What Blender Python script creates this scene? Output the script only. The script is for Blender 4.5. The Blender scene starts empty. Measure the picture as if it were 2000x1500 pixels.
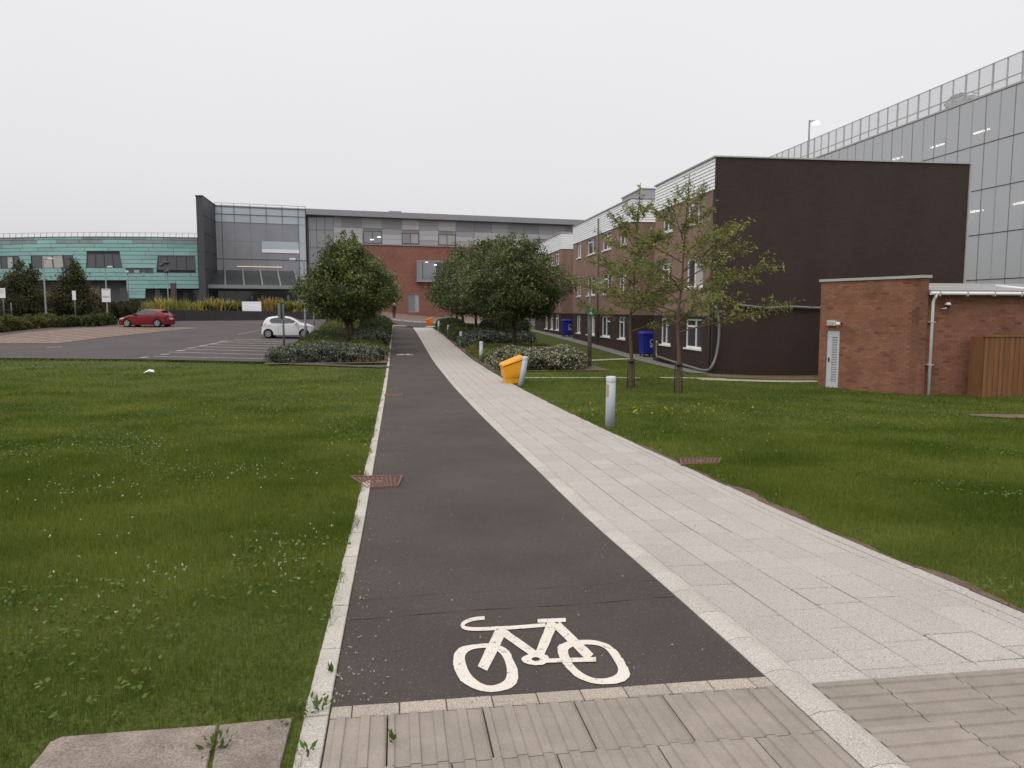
import bpy, math, random
import numpy as np
from mathutils import Vector, Matrix

random.seed(7)
RNG = np.random.default_rng(7)
S = bpy.context.scene
COL = S.collection

# ------------------------------------------------------------------ camera
CAMZ = 1.70
FPX = 1500.0                       # focal length in photo pixels (photo 2000 x 1500)
PITCH = math.atan(145 / 1500)
cam_d = bpy.data.cameras.new('camera')
cam_d.sensor_width = 36.0
cam_d.lens = 36.0 * FPX / 2000.0
cam_d.clip_start = 0.05
cam_d.clip_end = 3000
cam = bpy.data.objects.new('camera', cam_d)
cam.location = (0, 0, CAMZ)
cam.rotation_euler = (math.pi / 2 - PITCH, 0, 0)
COL.objects.link(cam)
S.camera = cam

# ------------------------------------------------------------------ overcast sky
SUN_EL, SUN_AZ = math.radians(58), math.radians(215)
W = bpy.data.worlds.new('World')
S.world = W
W.use_nodes = True
nt = W.node_tree
nt.nodes.clear()
wo = nt.nodes.new('ShaderNodeOutputWorld')
add = nt.nodes.new('ShaderNodeAddShader')
sky = nt.nodes.new('ShaderNodeTexSky')
sky.sky_type = 'NISHITA'
sky.sun_disc = False
sky.sun_elevation = SUN_EL
sky.sun_rotation = SUN_AZ
sky.dust_density = 4.0
hs = nt.nodes.new('ShaderNodeHueSaturation')
hs.inputs['Saturation'].default_value = 0.08
nt.links.new(sky.outputs[0], hs.inputs['Color'])
bg1 = nt.nodes.new('ShaderNodeBackground')
bg1.inputs['Strength'].default_value = 0.05
nt.links.new(hs.outputs[0], bg1.inputs['Color'])
tc = nt.nodes.new('ShaderNodeTexCoord')
sx = nt.nodes.new('ShaderNodeSeparateXYZ')
nt.links.new(tc.outputs['Generated'], sx.inputs[0])
rmp = nt.nodes.new('ShaderNodeValToRGB')
rmp.color_ramp.elements[0].position = 0.0
rmp.color_ramp.elements[0].color = (0.545, 0.535, 0.550, 1)
rmp.color_ramp.elements[1].position = 1.0
rmp.color_ramp.elements[1].color = (1.0, 0.985, 0.985, 1)
e = rmp.color_ramp.elements.new(0.36)
e.color = (0.69, 0.68, 0.70, 1)
nt.links.new(sx.outputs['Z'], rmp.inputs[0])
cn = nt.nodes.new('ShaderNodeTexNoise')
cn.inputs['Scale'].default_value = 2.2
cn.inputs['Detail'].default_value = 3
nt.links.new(tc.outputs['Generated'], cn.inputs['Vector'])
mr = nt.nodes.new('ShaderNodeMapRange')
mr.inputs[1].default_value = 0.3
mr.inputs[2].default_value = 0.7
mr.inputs[3].default_value = 0.985
mr.inputs[4].default_value = 1.015
nt.links.new(cn.outputs['Fac'], mr.inputs[0])
bg2 = nt.nodes.new('ShaderNodeBackground')
nt.links.new(rmp.outputs[0], bg2.inputs['Color'])
nt.links.new(mr.outputs[0], bg2.inputs['Strength'])
nt.links.new(bg1.outputs[0], add.inputs[0])
nt.links.new(bg2.outputs[0], add.inputs[1])
nt.links.new(add.outputs[0], wo.inputs['Surface'])

sun_d = bpy.data.lights.new('sun', 'SUN')
sun_d.energy = 0.6
sun_d.angle = math.radians(40)
sun_d.color = (1.0, 0.97, 0.93)
sun = bpy.data.objects.new('sun', sun_d)
# light comes from azimuth SUN_AZ (clockwise from +Y) at elevation SUN_EL
sdir = Vector((math.sin(SUN_AZ) * math.cos(SUN_EL), math.cos(SUN_AZ) * math.cos(SUN_EL), math.sin(SUN_EL)))
sun.rotation_euler = sdir.to_track_quat('Z', 'Y').to_euler()
sun.location = (0, 0, 60)
COL.objects.link(sun)
S.view_settings.view_transform = 'Standard'
S.view_settings.look = 'None'
S.view_settings.exposure = 0.0
S.view_settings.gamma = 1.0
S.view_settings.use_curve_mapping = False
S.render.resolution_x, S.render.resolution_y = 1024, 768


# ------------------------------------------------------------------ terrain heights
DK = [(-30, 1.60), (0, 1.63), (3.4, 1.705), (4.4, 1.75), (6.9, 1.88), (9.9, 1.97), (16.5, 2.16), (25, 2.31), (35, 2.35),
      (45, 2.2), (55, 2.02), (65, 1.88), (76, 1.78), (90, 1.38), (100, 1.05), (130, 0.9), (1500, 0.9)]


def depth0(y):
    n = len(DK)
    if y <= DK[0][0]: return DK[0][1]
    if y >= DK[-1][0]: return DK[-1][1]
    for i in range(n - 1):
        if y <= DK[i + 1][0]: break
    def sl(i):
        if i <= 0 or i >= n - 1: return 0.0
        a = (DK[i][1] - DK[i - 1][1]) / (DK[i][0] - DK[i - 1][0])
        b = (DK[i + 1][1] - DK[i][1]) / (DK[i + 1][0] - DK[i][0])
        return 0.0 if a * b <= 0 else 2 * a * b / (a + b)
    (x0, y0), (x1, y1) = DK[i], DK[i + 1]
    h = x1 - x0
    t = (y - x0) / h
    return ((2*t**3 - 3*t*t + 1) * y0 + (t**3 - 2*t*t + t) * h * sl(i) + (-2*t**3 + 3*t*t) * y1 + (t**3 - t*t) * h * sl(i + 1))


def sm(t):
    t = min(1.0, max(0.0, t))
    return t * t * (3 - 2 * t)


def gz(x, y):
    z = CAMZ - depth0(y)
    z += 0.70 * sm((-x - 9) / 9) * sm((y - 42) / 30)
    z -= 0.24 * sm((x - 4) / 7) * sm((y - 8) / 14)
    return z


CT, ST = math.cos(PITCH), math.sin(PITCH)


def ray(px, py):
    a, b = (px - 1000) / FPX, (750 - py) / FPX
    dy = CT + b * ST
    return a / dy, (-ST + b * CT) / dy          # x and z per metre of y


def G(px, py):
    """the ground point seen at a photo pixel"""
    rx, rz = ray(px, py)
    lo, hi = 1.0, 200.0
    y = lo
    while y < hi:
        if CAMZ + rz * y < gz(rx * y, y): break
        y += 0.05 + y * 0.004
    a, b = y - 0.05 - y * 0.004, y
    for _ in range(30):
        m = (a + b) / 2
        if CAMZ + rz * m < gz(rx * m, m): b = m
        else: a = m
    y = (a + b) / 2
    return rx * y, y


def P(px, py, y):
    rx, rz = ray(px, py)
    return Vector((rx * y, y, CAMZ + rz * y))


CU, SU = 0.98883, 0.14903        # path direction: u across, v along


def UV(u, v):
    return -0.301 + u * CU - v * SU, u * SU + v * CU


def toUV(x, y):
    x += 0.301
    return x * CU + y * SU, -x * SU + y * CU


PATH_ROT = math.atan2(SU, CU)


# ------------------------------------------------------------------ materials
def srgb(r, g, b):
    f = lambda c: (c / 255 / 12.92) if c / 255 <= 0.04045 else ((c / 255 + 0.055) / 1.055) ** 2.4
    return (f(r), f(g), f(b), 1)


def sc(c, k):
    return (min(1, c[0] * k), min(1, c[1] * k), min(1, c[2] * k), 1)


MATS = {}


def mat(name, col, rough=0.7, var=0.15, scale=3.0, detail=5, bump=0.0, bscale=None, metal=0.0, spec=0.5, rnd=0.0,
        fine=0.0, fscale=200.0, col2=None, attr=None, stretch=None):
    """principled material; colour varies by noise over position, by object and by fine grain"""
    m = bpy.data.materials.new(name)
    m.use_nodes = True
    n = m.node_tree
    b = n.nodes['Principled BSDF']
    b.inputs['Roughness'].default_value = rough
    b.inputs['Metallic'].default_value = metal
    b.inputs['Specular IOR Level'].default_value = spec
    geo = n.nodes.new('ShaderNodeNewGeometry')
    vec = geo.outputs['Position']
    if stretch:
        mp = n.nodes.new('ShaderNodeMapping')
        mp.inputs['Scale'].default_value = stretch
        n.links.new(vec, mp.inputs['Vector'])
        vec = mp.outputs[0]
    nz = n.nodes.new('ShaderNodeTexNoise')
    nz.inputs['Scale'].default_value = scale
    nz.inputs['Detail'].default_value = detail
    nz.inputs['Roughness'].default_value = 0.62
    n.links.new(vec, nz.inputs['Vector'])
    mr_ = n.nodes.new('ShaderNodeMapRange')
    mr_.inputs[1].default_value, mr_.inputs[2].default_value = 0.3, 0.7
    n.links.new(nz.outputs['Fac'], mr_.inputs[0])
    mx = n.nodes.new('ShaderNodeMixRGB')
    if col2 is None:
        mx.inputs[1].default_value, mx.inputs[2].default_value = sc(col, 1 - var), sc(col, 1 + var)
    else:
        mx.inputs[1].default_value, mx.inputs[2].default_value = col, col2
    n.links.new(mr_.outputs[0], mx.inputs[0])
    out = mx.outputs[0]
    if attr:
        at = n.nodes.new('ShaderNodeAttribute')
        at.attribute_name = attr
        mu = n.nodes.new('ShaderNodeMixRGB')
        mu.blend_type = 'MULTIPLY'
        mu.inputs[0].default_value = 1
        n.links.new(out, mu.inputs[1])
        n.links.new(at.outputs['Color'], mu.inputs[2])
        out = mu.outputs[0]
    if rnd:
        oi = n.nodes.new('ShaderNodeObjectInfo')
        r2 = n.nodes.new('ShaderNodeMapRange')
        r2.inputs[3].default_value, r2.inputs[4].default_value = 1 - rnd, 1 + rnd
        n.links.new(oi.outputs['Random'], r2.inputs[0])
        hv = n.nodes.new('ShaderNodeHueSaturation')
        n.links.new(out, hv.inputs['Color'])
        n.links.new(r2.outputs[0], hv.inputs['Value'])
        out = hv.outputs[0]
    fz = None
    if fine:
        fz = n.nodes.new('ShaderNodeTexNoise')
        fz.inputs['Scale'].default_value = fscale
        fz.inputs['Detail'].default_value = 2
        n.links.new(geo.outputs['Position'], fz.inputs['Vector'])
        r3 = n.nodes.new('ShaderNodeMapRange')
        r3.inputs[1].default_value, r3.inputs[2].default_value = 0.32, 0.68
        r3.inputs[3].default_value, r3.inputs[4].default_value = 1 - fine, 1 + fine
        n.links.new(fz.outputs['Fac'], r3.inputs[0])
        hv = n.nodes.new('ShaderNodeHueSaturation')
        n.links.new(out, hv.inputs['Color'])
        n.links.new(r3.outputs[0], hv.inputs['Value'])
        out = hv.outputs[0]
    n.links.new(out, b.inputs['Base Color'])
    if bump:
        bz = n.nodes.new('ShaderNodeTexNoise')
        bz.inputs['Scale'].default_value = bscale or scale * 6
        bz.inputs['Detail'].default_value = 4
        n.links.new(vec, bz.inputs['Vector'])
        bp = n.nodes.new('ShaderNodeBump')
        bp.inputs['Strength'].default_value = bump
        bp.inputs['Distance'].default_value = 0.02
        n.links.new(bz.outputs['Fac'], bp.inputs['Height'])
        n.links.new(bp.outputs[0], b.inputs['Normal'])
    MATS[name] = m
    return m


def emis(name, col, k):
    m = bpy.data.materials.new(name)
    m.use_nodes = True
    b = m.node_tree.nodes['Principled BSDF']
    b.inputs['Base Color'].default_value = col
    b.inputs['Emission Color'].default_value = col
    b.inputs['Emission Strength'].default_value = k
    MATS[name] = m
    return m


def leafmat(name, c1, c2, scale=2.0, rough=0.55, trans=0.25, c3=None, spec=0.3, vscale=60.0):
    """foliage: colour wanders between clumps and from leaf to leaf; thin leaves pass some light"""
    m = bpy.data.materials.new(name)
    m.use_nodes = True
    n = m.node_tree
    b = n.nodes['Principled BSDF']
    b.inputs['Roughness'].default_value = rough
    b.inputs['Specular IOR Level'].default_value = spec
    geo = n.nodes.new('ShaderNodeNewGeometry')
    nz = n.nodes.new('ShaderNodeTexNoise')
    nz.inputs['Scale'].default_value = scale
    nz.inputs['Detail'].default_value = 4
    n.links.new(geo.outputs['Position'], nz.inputs['Vector'])
    r = n.nodes.new('ShaderNodeMapRange')
    r.inputs[1].default_value, r.inputs[2].default_value = 0.35, 0.65
    n.links.new(nz.outputs['Fac'], r.inputs[0])
    mx = n.nodes.new('ShaderNodeMixRGB')
    mx.inputs[1].default_value, mx.inputs[2].default_value = c1, c2
    n.links.new(r.outputs[0], mx.inputs[0])
    out = mx.outputs[0]
    ri = geo.outputs['Random Per Island']
    if c3 is not None:
        gt = n.nodes.new('ShaderNodeMath')
        gt.operation = 'GREATER_THAN'
        gt.inputs[1].default_value = 0.62
        n.links.new(ri, gt.inputs[0])
        m2 = n.nodes.new('ShaderNodeMixRGB')
        n.links.new(gt.outputs[0], m2.inputs[0])
        n.links.new(out, m2.inputs[1])
        m2.inputs[2].default_value = c3
        out = m2.outputs[0]
    r2 = n.nodes.new('ShaderNodeMapRange')
    r2.inputs[3].default_value, r2.inputs[4].default_value = 0.65, 1.35
    n.links.new(ri, r2.inputs[0])
    hv = n.nodes.new('ShaderNodeHueSaturation')
    n.links.new(out, hv.inputs['Color'])
    n.links.new(r2.outputs[0], hv.inputs['Value'])
    n.links.new(hv.outputs[0], b.inputs['Base Color'])
    if trans:
        tr = n.nodes.new('ShaderNodeBsdfTranslucent')
        n.links.new(hv.outputs[0], tr.inputs['Color'])
        ms = n.nodes.new('ShaderNodeMixShader')
        ms.inputs[0].default_value = trans
        n.links.new(b.outputs[0], ms.inputs[1])
        n.links.new(tr.outputs[0], ms.inputs[2])
        n.links.new(ms.outputs[0], n.nodes['Material Output'].inputs['Surface'])
    MATS[name] = m
    return m


mat('asphalt', srgb(82, 75, 72), 0.9, 0.17, 0.8, 8, bump=0.6, bscale=190, fine=0.42, fscale=260, spec=0.25)
mat('carpark_asphalt', srgb(86, 79, 79), 0.9, 0.14, 0.35, 6, bump=0.3, bscale=60, fine=0.25, fscale=90, spec=0.25)
mat('granite', srgb(180, 172, 165), 0.85, 0.05, 1.2, 4, fine=0.34, fscale=170, rnd=0.05, bump=0.25, bscale=150, spec=0.3)
mat('granite_kerb', srgb(186, 179, 170), 0.85, 0.07, 2.0, 4, fine=0.3, fscale=150, rnd=0.07, bump=0.25, bscale=120, spec=0.3)
mat('granite_border', srgb(172, 160, 148), 0.85, 0.07, 2.0, 4, fine=0.4, fscale=190, rnd=0.08, bump=0.25, bscale=120, spec=0.3)
mat('tactile', srgb(152, 142, 132), 0.9, 0.12, 6, 6, fine=0.16, fscale=260, rnd=0.07, bump=0.2, bscale=90, spec=0.25)
mat('old_slab', srgb(140, 128, 118), 0.92, 0.24, 7, 8, fine=0.3, fscale=120, rnd=0.06, bump=0.8, bscale=30, spec=0.2)
mat('joint', srgb(72, 64, 56), 0.95, 0.2, 8)
mat('soil', srgb(104, 84, 70), 0.95, 0.3, 5, 7, bump=0.8, bscale=30, fine=0.3, fscale=60)
mat('red_soil', srgb(112, 90, 76), 0.95, 0.25, 2.5, 7, bump=0.8, bscale=20)
mat('lawn', srgb(68, 78, 34), 0.95, 0.3, 1.2, 7, col2=srgb(86, 92, 46), spec=0.1, fine=0.3, fscale=40)
mat('far_ground', srgb(70, 78, 44), 0.95, 0.2, 0.2)
mat('paint', srgb(226, 216, 204), 0.7, 0.05, 6, 6, fine=0.1, fscale=160, bump=0.3, bscale=150)
mat('road_paint', srgb(205, 200, 192), 0.75, 0.14, 3, 6)
mat('cream_paint', srgb(170, 152, 126), 0.8, 0.12, 3, 6)
mat('brick_paving', srgb(120, 100, 92), 0.9, 0.2, 1.2, 6)
mat('rust', srgb(118, 86, 75), 0.85, 0.22, 14, 6, bump=0.3, bscale=70)
mat('rust_dark', srgb(78, 54, 46), 0.9, 0.2, 14)
mat('pale_path', srgb(168, 160, 142), 0.9, 0.1, 2)
mat('yellow', srgb(232, 162, 36), 0.5, 0.05, 3, spec=0.45, bump=0.05, bscale=120)
mat('orange', srgb(226, 122, 22), 0.5, 0.05, 3, spec=0.45)
mat('grey_post', srgb(170, 176, 183), 0.45, 0.05, 3, spec=0.5)
mat('post_cap', srgb(198, 203, 208), 0.4, 0.04, 3)
mat('galv', srgb(120, 122, 122), 0.5, 0.08, 5, metal=0.3)
mat('dark_post', srgb(94, 96, 92), 0.6, 0.1, 5)
mat('white_plastic', srgb(232, 232, 231), 0.4, 0.03, 3)
mat('white_board', srgb(244, 244, 246), 0.5, 0.03, 1.5, rnd=0.03, stretch=(1, 1, 6))
mat('dark_brown', srgb(60, 46, 41), 0.75, 0.13, 0.7, 7, bump=0.25, bscale=14, spec=0.35, stretch=(1, 1, 0.5))
mat('brown_panel', srgb(138, 112, 101), 0.85, 0.13, 0.8, 6, bump=0.15, bscale=25, spec=0.3, stretch=(1, 1, 0.3))
mat('roof_grey', srgb(150, 148, 146), 0.8, 0.1, 1.0)
mat('trim_grey', srgb(176, 174, 172), 0.6, 0.08, 2.0)
mat('plant_grey', srgb(158, 157, 162), 0.7, 0.1, 1.0)
mat('mortar', srgb(124, 100, 88), 0.95, 0.15, 6)
mat('brick', srgb(148, 104, 83), 0.9, 0.14, 1.6, 6, attr='tint', spec=0.2, bump=0.2, bscale=60)
mat('timber', srgb(124, 84, 52), 0.8, 0.25, 1.0, 6, rnd=0.16, stretch=(9, 9, 0.8), bump=0.2, bscale=10)
mat('door_grey', srgb(200, 202, 204), 0.55, 0.05, 4)
mat('louvre', srgb(104, 106, 108), 0.6, 0.05, 4)
mat('black', srgb(22, 22, 24), 0.6, 0.1, 4)
mat('rubber', srgb(24, 24, 25), 0.85, 0.1, 10)
mat('glass_dark', srgb(74, 75, 80), 0.06, 0.1, 0.5, spec=0.7)
mat('glass_mid', srgb(138, 139, 144), 0.08, 0.1, 0.3, spec=0.7)
mat('glass_pale', srgb(178, 188, 193), 0.12, 0.06, 0.3, spec=0.6, rnd=0.05)
mat('ground_floor', srgb(96, 92, 92), 0.8, 0.1, 0.6)
mat('panel_gap', srgb(112, 114, 116), 0.7, 0.1, 2)
mat('flake', srgb(150, 138, 118), 0.9, 0.35, 30)
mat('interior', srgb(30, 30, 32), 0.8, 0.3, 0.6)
mat('blind', srgb(176, 172, 168), 0.8, 0.08, 1.2, stretch=(12, 12, 0.5))
mat('slate', srgb(66, 66, 70), 0.6, 0.12, 0.5, 5, stretch=(1, 1, 0.2))
mat('charcoal', srgb(52, 50, 52), 0.75, 0.1, 0.6)
mat('copper', srgb(126, 170, 163), 0.75, 0.12, 0.5, 6, col2=srgb(152, 190, 184), rnd=0.09, stretch=(0.5, 0.5, 2.0))
mat('copper_worn', srgb(134, 148, 146), 0.75, 0.2, 0.8, 6, rnd=0.08)
mat('clad_light', srgb(186, 186, 186), 0.6, 0.04, 0.6, rnd=0.02)
mat('clad_mid', srgb(164, 163, 165), 0.6, 0.04, 0.6, rnd=0.02)
mat('clad_dark', srgb(144, 143, 147), 0.6, 0.04, 0.6, rnd=0.02)
mat('fascia', srgb(148, 146, 153), 0.6, 0.05, 0.6)
mat('far_brick', srgb(140, 98, 85), 0.9, 0.1, 0.5, 7, fine=0.12, fscale=6, spec=0.2)
mat('steel', srgb(140, 143, 144), 0.45, 0.06, 2, metal=0.2)
mat('dark_steel', srgb(78, 80, 83), 0.5, 0.06, 2)
mat('concrete', srgb(120, 116, 112), 0.85, 0.1, 1)
mat('pillar_brown', srgb(92, 78, 70), 0.8, 0.1, 2)
mat('bin_blue', srgb(24, 40, 140), 0.45, 0.08, 4)
mat('bin_label', srgb(200, 205, 215), 0.6, 0.04, 4)
mat('sign_green', srgb(14, 92, 60), 0.5, 0.04, 4)
mat('navy', srgb(36, 42, 74), 0.5, 0.04, 4)
mat('print', srgb(96, 98, 102), 0.7, 0.05, 4)
mat('car_red', srgb(116, 12, 24), 0.25, 0.03, 2, spec=0.6)
mat('car_white', srgb(222, 222, 222), 0.25, 0.02, 2, spec=0.6)
mat('alloy', srgb(170, 172, 174), 0.35, 0.05, 5, metal=0.4)
mat('lamp_red', srgb(150, 20, 20), 0.2, 0.05, 5)
mat('lamp_clear', srgb(205, 208, 212), 0.15, 0.05, 5)
mat('bark', srgb(72, 58, 48), 0.95, 0.25, 8, 6, bump=0.8, bscale=30, stretch=(1, 1, 0.3))
mat('bark_young', srgb(98, 80, 66), 0.9, 0.2, 8, 6, bump=0.6, bscale=25, stretch=(1, 1, 2.5))
mat('hedge_core', srgb(30, 34, 20), 0.95, 0.3, 4)
mat('hedge_core_pale', srgb(44, 44, 34), 0.95, 0.3, 4)
mat('person_dark', srgb(34, 34, 40), 0.9, 0.1, 6)
mat('cap_white', srgb(214, 212, 208), 0.8, 0.05, 6)
mat('skin', srgb(190, 142, 116), 0.6, 0.05, 6)
mat('litter', srgb(232, 232, 230), 0.8, 0.04, 10)
emis('tube_lit', (1.0, 0.97, 0.9, 1), 14.0)
emis('lamp_lit', (1.0, 0.93, 0.86, 1), 4.0)
emis('warm_lit', (1.0, 0.78, 0.5, 1), 0.35)
leafmat('grass', srgb(84, 102, 35), srgb(122, 132, 60), 0.5, 0.8, 0.4, spec=0.1)
leafmat('clover', srgb(158, 156, 122), srgb(190, 186, 160), 5, 0.8, 0.1)
leafmat('buttercup', srgb(140, 136, 52), srgb(168, 160, 66), 5, 0.8, 0.1)
leafmat('clover_leaf', srgb(76, 98, 38), srgb(102, 120, 54), 3, 0.7, 0.25)
leafmat('weed', srgb(62, 82, 30), srgb(94, 112, 50), 9, 0.7, 0.2)
leafmat('oak', srgb(68, 80, 40), srgb(120, 127, 72), 1.0, 0.5, 0.2, spec=0.35)
leafmat('hornbeam', srgb(62, 73, 40), srgb(110, 117, 70), 1.0, 0.5, 0.2, spec=0.35)
leafmat('evergreen', srgb(58, 60, 36), srgb(86, 86, 54), 1.1, 0.6, 0.15)
leafmat('cherry', srgb(104, 114, 54), srgb(148, 150, 86), 1.6, 0.5, 0.35)
leafmat('hedge_green', srgb(88, 98, 38), srgb(124, 130, 56), 1.0, 0.6, 0.2)
leafmat('hedge_dark', srgb(56, 68, 30), srgb(82, 90, 42), 1.0, 0.6, 0.2)
leafmat('variegated', srgb(70, 76, 54), srgb(104, 108, 84), 1.5, 0.6, 0.15, c3=srgb(164, 160, 132))
leafmat('variegated_dull', srgb(58, 68, 54), srgb(86, 94, 76), 1.5, 0.6, 0.15, c3=srgb(124, 130, 112))
leafmat('phormium', srgb(124, 128, 58), srgb(176, 166, 88), 0.5, 0.5, 0.2)
leafmat('phormium_rust', srgb(136, 116, 66), srgb(170, 146, 88), 0.5, 0.5, 0.2)
leafmat('ornamental', srgb(104, 92, 62), srgb(140, 122, 88), 0.7, 0.7, 0.2)
leafmat('mixed_bed', srgb(66, 72, 34), srgb(104, 100, 50), 0.6, 0.7, 0.2)
leafmat('shrub_dark', srgb(52, 54, 34), srgb(76, 74, 46), 0.8, 0.7, 0.2)


# brick coursing for brown gable: fine relief only
def add_courses(name, bw, bh, strength):
    m = MATS[name]
    n = m.node_tree
    b = n.nodes['Principled BSDF']
    tcn = n.nodes.new('ShaderNodeTexCoord')
    sp = n.nodes.new('ShaderNodeSeparateXYZ')
    n.links.new(tcn.outputs['Object'], sp.inputs[0])
    ad = n.nodes.new('ShaderNodeMath')
    ad.operation = 'ADD'
    n.links.new(sp.outputs['X'], ad.inputs[0])
    n.links.new(sp.outputs['Y'], ad.inputs[1])
    cb = n.nodes.new('ShaderNodeCombineXYZ')
    n.links.new(ad.outputs[0], cb.inputs[0])
    n.links.new(sp.outputs['Z'], cb.inputs[1])
    bt = n.nodes.new('ShaderNodeTexBrick')
    bt.inputs['Scale'].default_value = 1.0
    bt.inputs['Brick Width'].default_value = bw
    bt.inputs['Row Height'].default_value = bh
    bt.inputs['Mortar Size'].default_value = bh * 0.07
    n.links.new(cb.outputs[0], bt.inputs['Vector'])
    old = b.inputs['Base Color'].links[0].from_socket
    mx = n.nodes.new('ShaderNodeMixRGB')
    mx.blend_type = 'MULTIPLY'
    mx.inputs[0].default_value = strength
    bt.inputs['Color1'].default_value = (0.8, 0.8, 0.8, 1)
    bt.inputs['Color2'].default_value = (1.15, 1.1, 1.1, 1)
    bt.inputs['Mortar'].default_value = (1.3, 1.25, 1.2, 1)
    n.links.new(old, mx.inputs[1])
    n.links.new(bt.outputs['Color'], mx.inputs[2])
    n.links.new(mx.outputs[0], b.inputs['Base Color'])


add_courses('dark_brown', 0.225, 0.075, 0.35)
add_courses('brown_panel', 0.6, 2.6, 0.25)
add_courses('far_brick', 0.225, 0.075, 0.6)


def add_speckle(name, scale, thr, col, k):
    """pale or dark stone chips in a surface"""
    m = MATS[name]
    n = m.node_tree
    b = n.nodes['Principled BSDF']
    geo = n.nodes.new('ShaderNodeNewGeometry')
    v = n.nodes.new('ShaderNodeTexVoronoi')
    v.inputs['Scale'].default_value = scale
    n.links.new(geo.outputs['Position'], v.inputs['Vector'])
    sp = n.nodes.new('ShaderNodeSeparateColor')
    n.links.new(v.outputs['Color'], sp.inputs[0])
    gt = n.nodes.new('ShaderNodeMath')
    gt.operation = 'GREATER_THAN'
    gt.inputs[1].default_value = thr
    n.links.new(sp.outputs[0], gt.inputs[0])
    lt = n.nodes.new('ShaderNodeMath')
    lt.operation = 'LESS_THAN'
    lt.inputs[1].default_value = 0.42 / 1.0
    n.links.new(v.outputs['Distance'], lt.inputs[0])
    mu = n.nodes.new('ShaderNodeMath')
    mu.operation = 'MULTIPLY'
    n.links.new(gt.outputs[0], mu.inputs[0])
    n.links.new(lt.outputs[0], mu.inputs[1])
    m2 = n.nodes.new('ShaderNodeMath')
    m2.operation = 'MULTIPLY'
    m2.inputs[1].default_value = k
    n.links.new(mu.outputs[0], m2.inputs[0])
    old = b.inputs['Base Color'].links[0].from_socket
    mx = n.nodes.new('ShaderNodeMixRGB')
    n.links.new(m2.outputs[0], mx.inputs[0])
    n.links.new(old, mx.inputs[1])
    mx.inputs[2].default_value = col
    n.links.new(mx.outputs[0], b.inputs['Base Color'])


add_speckle('asphalt', 130, 0.972, srgb(150, 143, 138), 0.6)
add_speckle('granite', 150, 0.86, srgb(118, 110, 106), 0.7)
add_speckle('granite_border', 150, 0.8, srgb(118, 108, 100), 0.7)
add_speckle('old_slab', 130, 0.9, srgb(168, 154, 142), 0.45)


# worn paint: the asphalt shows through where the paint has flaked
def add_wear(name, under, scale, lo, hi):
    m = MATS[name]
    n = m.node_tree
    b = n.nodes['Principled BSDF']
    geo = n.nodes.new('ShaderNodeNewGeometry')
    a1 = n.nodes.new('ShaderNodeTexNoise')
    a1.inputs['Scale'].default_value = scale
    a1.inputs['Detail'].default_value = 8
    a1.inputs['Roughness'].default_value = 0.8
    n.links.new(geo.outputs['Position'], a1.inputs['Vector'])
    r = n.nodes.new('ShaderNodeMapRange')
    r.inputs[1].default_value, r.inputs[2].default_value = lo, hi
    n.links.new(a1.outputs['Fac'], r.inputs[0])
    old = b.inputs['Base Color'].links[0].from_socket
    mx = n.nodes.new('ShaderNodeMixRGB')
    n.links.new(r.outputs[0], mx.inputs[0])
    n.links.new(old, mx.inputs[1])
    mx.inputs[2].default_value = under
    n.links.new(mx.outputs[0], b.inputs['Base Color'])


add_wear('paint', srgb(92, 83, 79), 26, 0.565, 0.64)
add_wear('road_paint', srgb(92, 84, 84), 2.0, 0.5, 0.75)
add_wear('cream_paint', srgb(118, 100, 92), 2.0, 0.5, 0.75)

# bare asphalt joints across the cycle path are built as geometry below


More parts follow.
